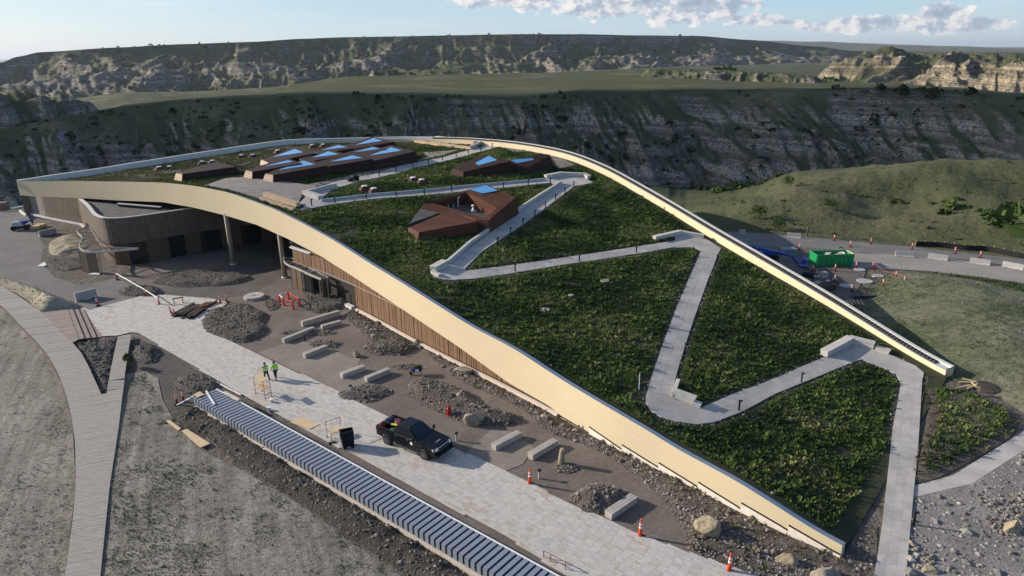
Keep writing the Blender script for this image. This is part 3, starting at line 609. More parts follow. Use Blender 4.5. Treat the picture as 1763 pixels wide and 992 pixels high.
# the deck at the top of the roof
M_deck = mat('weathered roof deck boards', (.30, .26, .23), .8, .2, 1.2, stretch=(1, 1, 1), island=.16)
deckp = rp((352,321),(390,308),(420,306),(452,309.5),(519,318),(545,322),(536,329),(520,336),(514,352),(505,357),(470,348),(436,340),(400,329),(370,323))
PATHPOLY.append(deckp)
def boards(name, poly, ang, wid, ln, zf, m, up, gap=.02, th=.05, parent=None, jitter=True):
    """boards laid over a plan polygon at the given angle; each board is its own block (clipped by its centre)"""
    P = np.array(poly); ca, sa = math.cos(ang), math.sin(ang); Q_ = np.stack([P[:, 0]*ca+P[:, 1]*sa, -P[:, 0]*sa+P[:, 1]*ca], -1)
    mb = MB(); v = Q_[:, 1].min()
    while v < Q_[:, 1].max():
        c = v+wid/2; xs = []
        for i in range(len(Q_)):
            a, b = Q_[i], Q_[(i+1) % len(Q_)]
            if (a[1] > c) != (b[1] > c): xs.append(a[0]+(c-a[1])/(b[1]-a[1])*(b[0]-a[0]))
        xs.sort()
        for x0, x1 in zip(xs[::2], xs[1::2]):
            cuts = [x0]; x = x0+random.uniform(.2, 1)*ln
            while x < x1-.4: cuts.append(x); x += ln
            cuts.append(x1)
            for a, b in zip(cuts[:-1], cuts[1:]):
                if b-a < .1: continue
                q = [(a+.006, v+gap/2), (b-.006, v+gap/2), (b-.006, v+wid-gap/2), (a+.006, v+wid-gap/2)]; q = [(x_*ca-y_*sa, x_*sa+y_*ca) for x_, y_ in q]
                dz = random.uniform(-.004, .004) if jitter else 0
                z = [float(zf(*p)[0])+up+dz if callable(zf) else zf+up+dz for p in q]
                mb.hexa([(p[0], p[1], h-th) for p, h in zip(q, z)], [(p[0], p[1], h) for p, h in zip(q, z)])
        v += wid
    return mb.build(name, m, parent)
o = boards('roof_deck', deckp, math.radians(14), .34, 5.0, RZ, M_deck, .12, .03); o['kind'] = 'structure'
# ------------------------------------------------------------------ site surfaces
def ground_mat(name, stops, s1=.25, s2=3.0, s3=18.0, bump=.5, rough=.95, w_=(.35, .35, .3), bd=.04, track=None):
    m = bpy.data.materials.new(name); m.use_nodes = True; t = NT(m.node_tree); t.n.clear()
    tcd = t.node('ShaderNodeTexCoord'); P = tcd.outputs['Object']
    a = t.noise(P, s1, 4, .6); b_ = t.noise(P, s2, 4, .65); c_ = t.noise(P, s3, 3, .7)
    v = t.math('ADD', t.math('ADD', t.math('MULTIPLY', a, w_[0]), t.math('MULTIPLY', b_, w_[1])), t.math('MULTIPLY', c_, w_[2]))
    if track:
        mp = t.node('ShaderNodeMapping'); mp.inputs['Rotation'].default_value = (0, 0, track); t.set(mp.inputs['Vector'], P); tv_ = t.scalev(mp.outputs[0], (.10, 1.5, 1))
        v = t.math('ADD', v, t.math('MULTIPLY', t.math('SUBTRACT', t.noise(tv_, 1.0, 3, .6, .3), .5), .34))
    c = t.ramp(v, stops)
    bp = t.node('ShaderNodeBump', ins={'Height': t.math('ADD', b_, c_), 'Strength': bump, 'Distance': bd})
    b = t.node('ShaderNodeBsdfPrincipled', ins={'Base Color': c, 'Roughness': rough, 'Specular IOR Level': .15, 'Normal': bp.outputs[0]})
    t.node('ShaderNodeOutputMaterial', ins={0: b}); return m
M_gravel = ground_mat('brown plaza gravel', [(.38, (.12, .098, .082)), (.5, (.17, .142, .122)), (.62, (.235, .20, .175))])
M_granite = ground_mat('tan crushed granite', [(.38, (.19, .165, .135)), (.5, (.25, .22, .18)), (.62, (.32, .28, .235))])
M_road = ground_mat('grey gravel road', [(.36, (.14, .13, .125)), (.5, (.185, .175, .168)), (.64, (.25, .235, .22))])
M_lroad = ground_mat('pale gravel road', [(.36, (.24, .215, .19)), (.5, (.30, .275, .245)), (.64, (.38, .35, .315))])
M_mulch = ground_mat('straw mulch over seeded soil', [(.34, (.10, .090, .072)), (.44, (.205, .187, .154)), (.53, (.295, .27, .226)), (.66, (.48, .445, .38))], .15, 2.2, 13.0, 1.0, w_=(.26, .32, .42), bd=.1, track=1.15)
M_dark = ground_mat('dark disturbed soil', [(.36, (.03, .026, .022)), (.5, (.065, .056, .047)), (.66, (.12, .105, .09))], .3, 2.0, 8, 1.0, bd=.12)
M_bed = ground_mat('planting bed soil', [(.36, (.06, .05, .042)), (.5, (.12, .10, .085)), (.66, (.22, .19, .165))], .4, 3.0, 9, 1.0, bd=.1)
M_mound = ground_mat('dry grass mound', [(.36, (.045, .065, .028)), (.46, (.09, .108, .052)), (.54, (.18, .178, .115)), (.66, (.33, .305, .225))], .11, 1.2, 8.0, 1.0, w_=(.34, .33, .33), bd=.1)
M_hay = ground_mat('straw matting', [(.36, (.16, .14, .10)), (.5, (.34, .30, .22)), (.64, (.50, .45, .35))], .3, 3.0, 9, 1.0, bd=.08)
LZ = [0.0]
def flat(name, poly, m, thick=0.0, z=None):
    LZ[0] += .006; o = sheet(name, poly, LZ[0] if z is None else z, 0, m, thick); o['kind'] = 'structure'; return o
def smoothpoly(P, k_=6): 
    P = np.array(list(P)+[P[0]]); return [tuple(p) for p in spline(P, k_*(len(P)-1)+1)[:-1]]
flat('road', g((-260,352),(45,366),(58,392),(75,420),(70,452),(95,478),(140,492),(205,478),(262,500),(250,512),(155,540),(130,530),(60,500),(0,478),(-260,440)), M_road)
flat('gravel_plaza', g((150,535),(253,508),(200,478),(300,440),(420,430),(560,470),(600,512),(740,592),(890,676),(985,726),(1110,793),(1277,880),(1447,962),(1500,1010),(1480,1120),(1290,1120),(900,1060),(640,900),(560,770),(380,640),(220,600)), M_gravel)
flat('forecourt', g((240,515),(290,500),(420,448),(500,452),(480,482),(430,508),(330,520)), ground_mat('ribbed dark gravel', [(.36, (.09, .078, .07)), (.5, (.125, .11, .10)), (.64, (.17, .15, .135))], .5, 4, 14))
flat('dark_ground', g((228,578),(300,612),(352,650),(420,690),(520,745),(582,775),(600,800),(560,800),(345,690),(330,740),(270,690),(262,655),(215,650)), ground_mat('damp grey soil', [(.36, (.06, .053, .048)), (.5, (.10, .09, .082)), (.64, (.15, .137, .125))], .4, 3, 12))
TREN = g((250,642),(275,690),(292,716),(318,745),(350,778),(420,812),(520,872),(600,930),(690,992),(760,1060))
def linedist(x, y, L):
    d = np.full(np.shape(x), 1e9)
    for (ax, ay), (bx, by) in zip(L[:-1], L[1:]):
        ux, uy = bx-ax, by-ay; t = np.clip(((x-ax)*ux+(y-ay)*uy)/(ux*ux+uy*uy), 0, 1); d = np.minimum(d, np.hypot(x-ax-t*ux, y-ay-t*uy))
    return d
def L2Z(x, y): x = np.asarray(x, float); y = np.asarray(y, float); return .045+.30*np.clip(linedist(x, y, TREN)/3.5, 0, 1)*np.clip((61-y)/6, 0, 1)+.05*(fbm(x*.8, y*.8, 4, 17)-.5)
_L2P = g((213,646),(250,640),(272,652),(280,690),(292,712),(318,745),(350,778),(420,812),(520,872),(600,930),(690,992),(760,1060),(140,1060),(172,992),(189,835),(204,720))
_o = sheet('seeded_ground', _L2P, L2Z, .7, M_mulch); _o['kind'] = 'structure'
flat('seeded_ground', g((-260,470),(0,527),(35,562),(82,613),(109,667),(125,732),(129,800),(129,852),(120,928),(108,1010),(100,1060),(-500,1060)), M_mulch)
flat('granite_pad', g((444.5,607),(490,592.5),(540,586),(599,615.5),(621,618),(612,640),(640,655),(592,678),(520,644)), M_granite)
flat('granite_pad', g((845,741),(880,743),(920,770),(900,800),(870,812),(800,782)), M_granite)
RIGHTPATH = [(1575,837),(1639.5,820),(1763,743),(1900,650)], [(1570,858),(1673.5,833.6),(1763,776),(1900,690)]
flat('rock_field', g((1571,858),(1673,834),(1763,776),(1900,690),(2000,1100),(1545,1100),(1560,992)), ground_mat('grey crushed stone', [(.36, (.13, .12, .11)), (.5, (.25, .23, .215)), (.64, (.42, .39, .36))], .3, 5, 16, 1.0, bd=.08))
flat('path', g(*(RIGHTPATH[0]+RIGHTPATH[1][::-1])), M_conc, .05)
flat('tip_ground', g((1447,962),(1466,930),(1510,905),(1508,992),(1500,1100),(1440,1100)), M_bed)
flat('work_yard', g((1180,398),(1300,404),(1440,418),(1480,432),(1490,470),(1470,520),(1400,560),(1300,520),(1240,440)), ground_mat('trampled yard soil', [(.36, (.085, .075, .065)), (.5, (.14, .125, .11)), (.64, (.21, .19, .17))], .2, 2, 9))
flat('road', g((1420,432),(1480,437),(1560,440),(1640,447),(1763,463),(1950,492),(1950,530),(1763,489),(1690,478),(1600,468),(1540,464),(1470,462)), M_lroad)
flat('road', g((1170,396),(1300,402),(1420,412),(1560,425),(1763,447),(1950,470),(1950,490),(1763,462),(1640,446),(1480,436),(1400,428),(1240,420)), M_road)
flat('grass_strip', g((1580,469),(1660,476),(1763,490),(1763,505),(1680,490),(1600,478)), mat('short green grass', (.05, .08, .03), .9, .5, 2))
# heightfields: berm, right-hand mound, spoil trench
def heap(name, poly, hf, cell, m, kind='structure'):
    P = [tuple(p) for p in poly]
    o = sheet(name, P, hf, cell, m); o['kind'] = kind; return o
def edgedist(x, y, poly):
    x = np.asarray(x, float); d = np.full(x.shape, 1e9); n_ = len(poly)
    for i in range(n_):
        ax, ay = poly[i][:2]; bx, by = poly[(i+1) % n_][:2]; ux, uy = bx-ax, by-ay; L2 = ux*ux+uy*uy+1e-12
        t = np.clip(((x-ax)*ux+(y-ay)*uy)/L2, 0, 1); d = np.minimum(d, np.hypot(x-ax-t*ux, y-ay-t*uy))
    return d
def mounded(poly, h, run, rough=.1, fr=.8, seed=3, base=.05):
    def f(x, y):
        e = edgedist(x, y, poly); k_ = np.clip(e/run, 0, 1); return base+h*np.sin(k_*np.pi/2)**1.2+rough*np.minimum(e*2, 1)*(fbm(x*fr, y*fr, 4, seed)-.35)
    return f
berm = smoothpoly(g((-60,470),(0,483),(40,491),(80,504),(120,520),(139,532),(117,534),(76,541),(52,527),(25,506),(-60,484)))
heap('berm', berm, mounded(berm, 1.5, 2.6, .2, 1.2), .5, M_hay)
mnd = smoothpoly(g((1478,560),(1500,500),(1560,470),(1640,476),(1763,500),(1900,540),(1950,680),(1800,735),(1745,700),(1680,668),(1640,655),(1560,610)))
MH = mounded(mnd, 1.9, 13, .25, .5, 9, .03)
heap('grass_mound', mnd, MH, .8, M_mound)
mdw = smoothpoly(g((1592,672),(1640,668),(1700,690),(1740,710),(1750,738),(1700,778),(1640,812),(1582,832),(1586,760)))
heap('bed', mdw, mounded(mdw, .25, 2, .1, 1, 12), .8, M_bed)

# ------------------------------------------------------------------ stone pavers of the plaza: every paver a block
M_paver = None
def paver_mat():
    m = bpy.data.materials.new('stone pavers'); m.use_nodes = True; t = NT(m.node_tree); t.n.clear()
    ge = t.node('ShaderNodeNewGeometry'); tcd = t.node('ShaderNodeTexCoord'); big = t.noise(tcd.outputs['Object'], .35, 3, .6); fi = t.noise(tcd.outputs['Object'], 9, 4, .7)
    v = t.math('ADD', t.math('MULTIPLY', ge.outputs['Random Per Island'], .72), t.math('MULTIPLY', t.math('SUBTRACT', big, .5), 1.5))
    c = t.ramp(v, [(.0, (.46, .44, .415)), (.34, (.57, .545, .505)), (.52, (.53, .50, .455)), (.66, (.52, .465, .395)), (.76, (.45, .385, .315)), (.86, (.48, .415, .345)), (1, (.40, .34, .28))])
    c = t.mix(t.math('MULTIPLY', t.smooth(fi, .45, .75), .38), c, (.28, .25, .22))
    dust = t.smooth(t.noise(tcd.outputs['Object'], .9, 5, .7), .52, .72); c = t.mix(t.math('MULTIPLY', dust, .35), c, (.36, .315, .26))
    b = t.node('ShaderNodeBsdfPrincipled', ins={'Base Color': c, 'Roughness': .8, 'Specular IOR Level': .25})
    bp = t.node('ShaderNodeBump', ins={'Height': fi, 'Strength': .25, 'Distance': .01}); t.set(b.inputs['Normal'], bp.outputs[0])
    t.node('ShaderNodeOutputMaterial', ins={0: b}); return m
pav = g((155,535),(253,508),(272,508),(362,515),(392,522),(384,530),(347,552),(351,562.6),(376,579),(408,595),(480,628),(560,665),(671,720),(774,769),(862,809),(979,867),(1104,923),(1188,953.4),(1249,974),(1330,1002),(1500,1075),(1300,1200),(1010,1010),(960,985),(860,918),(760,868),(640,800),(582,771),(499,727),(408,675.6),(299.5,611.6),(240,575),(226,573.5),(203,579),(178,580),(136,528))
flat('paver_bedding', pav, mat('paver joint sand', (.26, .235, .21), .95, .2, 6))
pz = LZ[0]
pa = math.atan2(g((774,769))[0][1]-g((480,628))[0][1], g((774,769))[0][0]-g((480,628))[0][0])
o = boards('paver', pav, pa, .20, .56, pz+.012, paver_mat(), 0, .008, .02); o['kind'] = 'stuff'; o.name = 'stone_paver'

# ------------------------------------------------------------------ boardwalk, landing, steps
BWZ = .45
def gb(*pts): return g(*pts, z=BWZ)
M_board = mat('silvered boardwalk timber', (.34, .305, .27), .8, .18, 1.5, .25, 30, island=.22, stretch=(1, 6, 1))
M_board2 = mat('newer reddish decking', (.31, .245, .20), .8, .18, 1.5, .25, 30, island=.2, stretch=(1, 6, 1))
bw = empty('boardwalk', (*gb((110, 700))[0], 0), label='curved timber boardwalk forking beside the stone paver plaza', cat='boardwalk')
bwI = Matrix.Translation(bw.location).inverted()
M_side = mat('dark timber fascia', (.10, .078, .06), .85, .3, 2)
left = [(-300,395),(-120,462),(0,524.5),(35,560),(82,611.6),(109,666),(125,731),(129,761),(130,805),(129,851.6),(120.6,928),(111,992),(98,1070)]
right = [(-300,375),(-120,440),(0,490),(73.5,538),(125,590),(152.5,630.6),(174,678),(183,677),(203,738),(189,835),(178,939),(172.7,992),(163,1070)]
Lb = spline(gb(*left), 60); Rb = np.array(gb(*right))
def board_at(p, q, wid, z0, z1, name, m, parent, th=.06):
    """one board from p to q (plan), z0/z1 its end heights"""
    p = np.array(p); q = np.array(q); d = q-p; L = np.hypot(*d); d /= L; n_ = np.array([-d[1], d[0]])*wid/2
    c = [p-n_, q-n_, q+n_, p+n_]; z = [z0, z1, z1, z0]
    b = MB().hexa([(*a, h-th) for a, h in zip(c, z)], [(*a, h) for a, h in zip(c, z)]); return b
# boards run across the walk; found by slicing the walk outline along a fixed direction
bd = np.array(gb((184, 879))[0])-np.array(gb((126, 891))[0]); ba = math.atan2(bd[1], bd[0])
main = [tuple(p) for p in Lb]+[tuple(p) for p in gb((163,1070),(172.7,992),(178,939),(189,835),(204,738),(215,644),(220,610),(226,575),(203,579),(196,610),(190,640),(183,677),(174,678),(152.5,630.6),(140,608),(125,590),(95,560),(73.5,538),(40,515),(0,490),(-120,440),(-300,375))]
def slice_boards(poly, ang, wid):
    P = np.array(poly); ca, sa = math.cos(ang), math.sin(ang); Q_ = np.stack([P[:, 0]*ca+P[:, 1]*sa, -P[:, 0]*sa+P[:, 1]*ca], -1); v = Q_[:, 1].min(); out = []
    while v < Q_[:, 1].max():
        c = v+wid/2; xs = []
        for i in range(len(Q_)):
            a, b = Q_[i], Q_[(i+1) % len(Q_)]
            if (a[1] > c) != (b[1] > c): xs.append(a[0]+(c-a[1])/(b[1]-a[1])*(b[0]-a[0]))
        xs.sort()
        for x0, x1 in zip(xs[::2], xs[1::2]):
            if x1-x0 > .15: out.append(((x0*ca-c*sa, x0*sa+c*ca), (x1*ca-c*sa, x1*sa+c*ca)))
        v += wid
    return out
tip_ = np.array(gb((214, 577))[0]); fork = np.array(gb((188, 690))[0])
def bwz(p):      # the right arm runs down to the pavers
    ax = tip_-fork; t = ((np.array(p)-fork) @ ax)/(ax @ ax); arm = p[0] > fork[0]-1.6-(t*1.0)*-2.0 and t > 0
    return BWZ-(BWZ-.06)*min(1, max(0, t))*(1 if arm else 0)
sb = [b for b in slice_boards(main, ba, .155)]
sb.sort(key=lambda b: b[0][1]+b[1][1])
rest = MB(); cnt = 0; unit = None
for p, q in sb:
    z0, z1 = bwz(p), bwz(q); dz = random.uniform(-.006, .006)
    # step where a long slice crosses from the walk to the arm is avoided: slices are separate there
    k_ = board_at(p, q, .143, z0+dz, z1+dz, 'board', M_board, bw)
    vis = proj((*((np.array(p)+q)/2), BWZ)); inside = -20 < vis[0] < 1800 and vis[1] < 1010
    if inside and cnt < 300: k_.build('board', M_board, bw, inv=bwI); cnt += 1
    else: rest.add(k_.v, k_.f)
o = rest.build('board_row', M_board, bw, inv=bwI); o['kind'] = 'stuff'
# side fascia under the left edge and the right edge
mb = MB()
for a, b in zip(Lb[:-1], Lb[1:]): mb.bar((*a, BWZ-.22), (*b, BWZ-.22), .06, .30)
mb.build('edge_beam', M_side, bw, inv=bwI)
mb = MB(); rr_ = gb((163,1070),(172.7,992),(178,939),(189,835),(204,738))
for a, b in zip(rr_[:-1], rr_[1:]): mb.bar((*a, BWZ-.22), (*b, BWZ-.22), .06, .30)
mb.build('edge_beam', M_side, bw, inv=bwI)
# landing and three broad steps down to the pavers
ld = gb((73.5,538),(117,533),(124,552),(136,584),(125,590),(95,560))
o = boards('landing_board', ld, ba+.02, .15, 9, BWZ, M_board2, .004, .01, .06, parent=None); o.parent = bw; o.matrix_parent_inverse = bwI; o['kind'] = 'stuff'
st0 = (np.array(gb((117, 533))[0]), np.array(gb((136, 584))[0])); st1 = (np.array(g((155, 533))[0]), np.array(g((178, 580))[0]))
for i in range(4):
    u0, u1 = i/4, (i+1)/4; z = BWZ-.03-(i+.0)*.115
    P = [st0[0]*(1-u0)+st1[0]*u0, st0[0]*(1-u1)+st1[0]*u1, st0[1]*(1-u1)+st1[1]*u1, st0[1]*(1-u0)+st1[1]*u0]
    P[1] = P[1]*.88+P[0]*.12; P[2] = P[2]*.88+P[3]*.12
    MB().prism([tuple(p) for p in P], z-.07, z).build('tread', M_board2, bw, inv=bwI)
    Q2 = [P[1], P[1]+(P[1]-P[0])*.10, P[2]+(P[2]-P[3])*.10, P[2]]
    MB().prism([tuple(p) for p in Q2], z-.2, z-.09).build('riser', M_side, bw, inv=bwI)
# ------------------------------------------------------------------ scatter of stones and plants
def ico():
    bm = bmesh.new(); bmesh.ops.create_icosphere(bm, subdivisions=1, radius=1); v = np.array([x.co[:] for x in bm.verts]); f = np.array([[q.index for q in x.verts] for x in bm.faces]); bm.free(); return v, f
ICO = ico(); rng = np.random.default_rng(5)
def scatter(name, tmpl, pts, z, size, mat_, kind='stuff', squash=(.55, 1.0), vary=.35, parent=None, attr=None):
    """many copies of a small template in one mesh: pts (n,2)"""
    V0, F0 = tmpl[rng.integers(len(tmpl))] if isinstance(tmpl, list) else tmpl
    n_ = len(pts); a = rng.uniform(0, 2*math.pi, n_); s = size*np.exp(rng.normal(0, vary, n_)); ca, sa = np.cos(a)[:, None], np.sin(a)[:, None]
    V = np.repeat(V0[None], n_, 0).copy(); V *= 1+rng.uniform(-.22, .22, V.shape) if V0.shape[0] < 60 else 1
    sq = rng.uniform(*squash, n_); e = rng.uniform(.7, 1.35, n_)
    x = (V[..., 0]*e[:, None]*ca-V[..., 1]*sa)*s[:, None]+pts[:, 0, None]; y = (V[..., 0]*e[:, None]*sa+V[..., 1]*ca)*s[:, None]+pts[:, 1, None]; zz = V[..., 2]*(s*sq)[:, None]+z[:, None]
    Fq = (F0[None]+(np.arange(n_)*len(V0))[:, None, None]).reshape(-1, F0.shape[1])
    at_ = {'tone': np.repeat(rng.random(n_) if attr is None else attr, len(V0))}
    o = npmesh(name, np.stack([x, y, zz], -1).reshape(-1, 3), Fq, mat_, parent, attrs=at_); o['kind'] = kind; return o
def pick(poly, dens, excl=(), jitter=None):
    P = np.array(poly); lo = P.min(0); hi = P.max(0); n_ = int((hi[0]-lo[0])*(hi[1]-lo[1])*dens); q = rng.uniform(lo, hi, (n_, 2)); ok = inpoly(q[:, 0], q[:, 1], poly)
    for e in excl: ok &= ~inpoly(q[:, 0], q[:, 1], e)
    return q[ok]
def tone_mat(name, stops, rough=.9, trans=0.0):
    m = bpy.data.materials.new(name); m.use_nodes = True; t = NT(m.node_tree); t.n.clear()
    a = t.node('ShaderNodeAttribute'); a.attribute_name = 'tone'; ge = t.node('ShaderNodeNewGeometry')
    nz = t.noise(ge.outputs['Position'], 6, 3, .6); f = t.math('ADD', t.math('MULTIPLY', a.outputs['Fac'], .8), t.math('MULTIPLY', nz, .2))
    c = t.ramp(f, stops)
    b = t.node('ShaderNodeBsdfPrincipled', ins={'Base Color': c, 'Roughness': rough, 'Specular IOR Level': .2})
    if trans:
        tr = t.node('ShaderNodeBsdfTranslucent', ins={'Color': c}); ms = t.node('ShaderNodeMixShader', ins={0: trans, 1: b, 2: tr}); t.node('ShaderNodeOutputMaterial', ins={0: ms})
    else: t.node('ShaderNodeOutputMaterial', ins={0: b})
    return m
M_rock = tone_mat('mixed field stones', [(.1, (.085, .072, .06)), (.4, (.16, .138, .115)), (.75, (.25, .22, .185)), (.95, (.40, .355, .295))])
M_rockd = tone_mat('dark rubble', [(.1, (.085, .072, .06)), (.5, (.185, .16, .134)), (.95, (.34, .30, .255))])
M_rockl = tone_mat('grey crushed rock', [(.1, (.11, .10, .09)), (.5, (.22, .205, .185)), (.95, (.42, .39, .355))])
M_leaf = tone_mat('meadow plants', [(.05, (.030, .056, .017)), (.35, (.058, .106, .026)), (.6, (.094, .158, .036)), (.78, (.145, .20, .052)), (.95, (.21, .195, .09))], .85, .25)
M_dryleaf = tone_mat('dry meadow plants', [(.05, (.055, .06, .022)), (.5, (.10, .10, .042)), (.9, (.17, .15, .085))], .85, .2)
M_lawn = tone_mat('seeded grass tufts', [(.05, (.032, .058, .02)), (.5, (.055, .09, .03)), (.9, (.12, .135, .065))], .85, .2)
M_straw = tone_mat('loose straw', [(.05, (.15, .14, .12)), (.5, (.25, .24, .21)), (.9, (.36, .34, .30))])
def clump(nl, hgt, spread, lw, seed):
    r = np.random.default_rng(seed); V = []; Fc = []
    for i in range(nl):
        a = r.uniform(0, 2*math.pi); d = r.uniform(.1, 1)*spread; h = hgt*r.uniform(.45, 1); c = np.array([math.cos(a)*d*.35, math.sin(a)*d*.35, 0]); t = np.array([math.cos(a)*d, math.sin(a)*d, h])
        s = np.array([-math.sin(a), math.cos(a), 0])*lw*r.uniform(.6, 1.2); m_ = c*.4+t*.6+np.array([0, 0, h*.12]); k_ = len(V)
        V += [c-s*.5, c+s*.5, t*.92+m_*.08+s, t*.92+m_*.08-s]; Fc += [(k_, k_+1, k_+2, k_+3)]
    return np.array(V), np.array(Fc)
CL = [clump(6, .9, .85, .17, s) for s in range(6)]; CS = [clump(4, .8, .95, .17, s+50) for s in range(5)]
def plants(name, pts, zf, size, m, tone=None, vary=.35, CL=None):
    CL = CL or (CS if name in ('straw', 'grass_tufts', 'dry_grass', 'bed_plants') else globals()['CL'])
    z = zf(pts[:, 0], pts[:, 1]) if callable(zf) else np.full(len(pts), zf); part = rng.integers(0, len(CL), len(pts)); obs = []
    V_ = []; F_ = []; T_ = []; off = 0
    for k_ in range(len(CL)):
        s_ = part == k_; p = pts[s_]; n_ = len(p)
        if not n_: continue
        V0, F0 = CL[k_]; a = rng.uniform(0, 2*math.pi, n_); s = size*np.exp(rng.normal(0, vary, n_)); ca, sa = np.cos(a)[:, None], np.sin(a)[:, None]
        x = (V0[None, :, 0]*ca-V0[None, :, 1]*sa)*s[:, None]+p[:, 0, None]; y = (V0[None, :, 0]*sa+V0[None, :, 1]*ca)*s[:, None]+p[:, 1, None]; q = V0[None, :, 2]*s[:, None]+z[s_][:, None]-.01
        V_.append(np.stack([x, y, q], -1).reshape(-1, 3)); F_.append((F0[None]+(np.arange(n_)*len(V0))[:, None, None]).reshape(-1, 4)+off); off += n_*len(V0)
        T_.append(np.repeat(rng.random(n_) if tone is None else np.clip(tone[s_], 0, 1), len(V0)))
    o = npmesh(name, np.concatenate(V_), np.concatenate(F_), m, attrs={'tone': np.concatenate(T_)}); o['kind'] = 'stuff'; return o
# ------------------------------------------------------------------ walls, doors, columns and canopies under the roof edge
M_slat = mat('red brown vertical timber', (.20, .115, .065), .75, .25, 1.2, .1, island=.35, stretch=(3, 3, .4))
M_slatg = mat('grey brown vertical timber', (.135, .105, .08), .8, .25, 1.2, .1, island=.35, stretch=(3, 3, .4))
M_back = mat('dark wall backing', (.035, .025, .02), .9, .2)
M_rail = mat('steel canopy frame', (.30, .29, .28), .5, .1, 2, metal=.3)
M_col = mat('tan column cladding', (.33, .26, .19), .7, .1, 1.2)
M_glassd = mat('dark window glass', (.012, .015, .018), .08, .1, 1, spec=.6)
M_door = mat('brown timber door panel', (.115, .075, .048), .7, .2, 1.5, stretch=(3, 3, .4))
M_membrane = mat('grey roof membrane', (.10, .097, .095), .9, .3, .8, .3, 6)
CAPP = mat('pale parapet cap', (.62, .60, .57), .6, .08)
# the long slatted wall below the fascia
wi = [i for i in range(NF) if 503 < proj((*FP[i], 0))[0] < 962]
WP = FP[wi]-FN[wi]*.22; WT = FZB[wi]+.05
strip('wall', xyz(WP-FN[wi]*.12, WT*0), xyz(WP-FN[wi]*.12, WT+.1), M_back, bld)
d_ = np.r_[0, np.cumsum(np.hypot(*np.diff(WP, axis=0).T))]; L_ = d_[-1]; ns = int(L_/.36)
slat_me = None; mbs = []
openings = []
for i in range(ns):
    s = (i+.5)*.36; x = np.interp(s, d_, WP[:, 0]); y = np.interp(s, d_, WP[:, 1]); zt = np.interp(s, d_, WT); nx = np.interp(s, d_, FN[wi][:, 0]); ny = np.interp(s, d_, FN[wi][:, 1]); a = math.atan2(ny, nx)+math.pi/2
    px = proj((x, y, 0))[0]; z0 = .28
    if px < 614: z0 = 3.05
    segs = [(z0, min(zt, 3.0)), (3.06, min(zt, 5.6)), (5.66, zt)] if z0 < 3 else [(z0, min(zt, 4.9)), (5.02, zt)]
    if px < 541: segs = segs[:1]
    wd_ = random.choice([.27, .30, .33, .33])
    for a0, a1 in segs:
        if a1-a0 > .12:
            o = MB().box((x+nx*random.uniform(-.03, .04), y+ny*random.uniform(-.03, .04), (a0+a1)/2), (wd_, .09, a1-a0), a).build('slat', M_slat, bld)
mb = MB(); ci = [i for i in range(NF) if 566 < proj((*FP[i], 0))[0] < 965]
for a, b in zip(ci[:-1], ci[1:]): mb.bar((*(FP[a]+FN[a]*.12), .13), (*(FP[b]+FN[b]*.12), .13), .34, .26)
mb.build('base_curb', mat('pale pinkish curb', (.72, .60, .50), .8, .1), bld)
mb = MB(); ri = [i for i in wi if proj((*FP[i], 0))[0] < 800]
for z in (3.02, 5.62):
    for a, b in zip(ri[:-1], ri[1:]):
        if FZB[b] > z+.1: mb.bar((*(FP[a]-FN[a]*.14), z), (*(FP[b]-FN[b]*.14), z), .1, .06)
mb.build('wall_rail', mat('pale wall rail', (.42, .33, .25), .7, .1), bld)
# window band high on the wall, entrance bay below
def wpt(px, inset=.25):
    j = min(range(NF), key=lambda i: abs(proj((*FP[i], 0))[0]-px)); return FP[j]-FN[j]*inset
def wallquad(name, p, q, z0, z1, m, th=.08, parent=bld):
    p = np.array(p); q = np.array(q); return MB().bar((*p, (z0+z1)/2), (*q, (z0+z1)/2), th, z1-z0).build(name, m, parent)
w_ = wallquad('window', wpt(506, .2), wpt(541, .2), 5.1, 6.2, mat('grey window frame', (.40, .39, .37), .5, .1), .12); 
wallquad('pane', wpt(508, .12), wpt(539, .12), 5.25, 6.05, M_glassd, .05, w_)
wallquad('window_sill', wpt(505, .1), wpt(542, .1), 4.92, 5.08, CAPP, .35)
wallquad('glazing', wpt(567, 2.2), wpt(616, 2.2), .05, 3.0, M_glassd, .06)
for px in (572, 596): p = wpt(px, .8); MB().tube((*p, 0), (*p, 3.05), .28, n=12).build('column', M_col, bld, smooth=True)
wallquad('bay_beam', wpt(560, .2), wpt(616, .2), 2.95, 3.1, M_rail, .2)
wallquad('bay_step', wpt(600, -.3), wpt(612, -.3), 0, .45, CAPP, .5)
# columns of the great overhang
for px, py in ((402, 455), (491, 478)):
    p = at(px, py); j = min(range(NF), key=lambda i: np.hypot(*(FP[i]-p[:2]))); zt = FZB[j]+.3
    o = MB().tube((p[0], p[1], .0), (p[0], p[1], zt), .34, .34, 16).build('column', M_col, bld, smooth=True); MB().lathe((p[0], p[1], 0), [(.5, 0), (.5, .12), (.36, .16)], 14).build('column_base', CAPP, o)
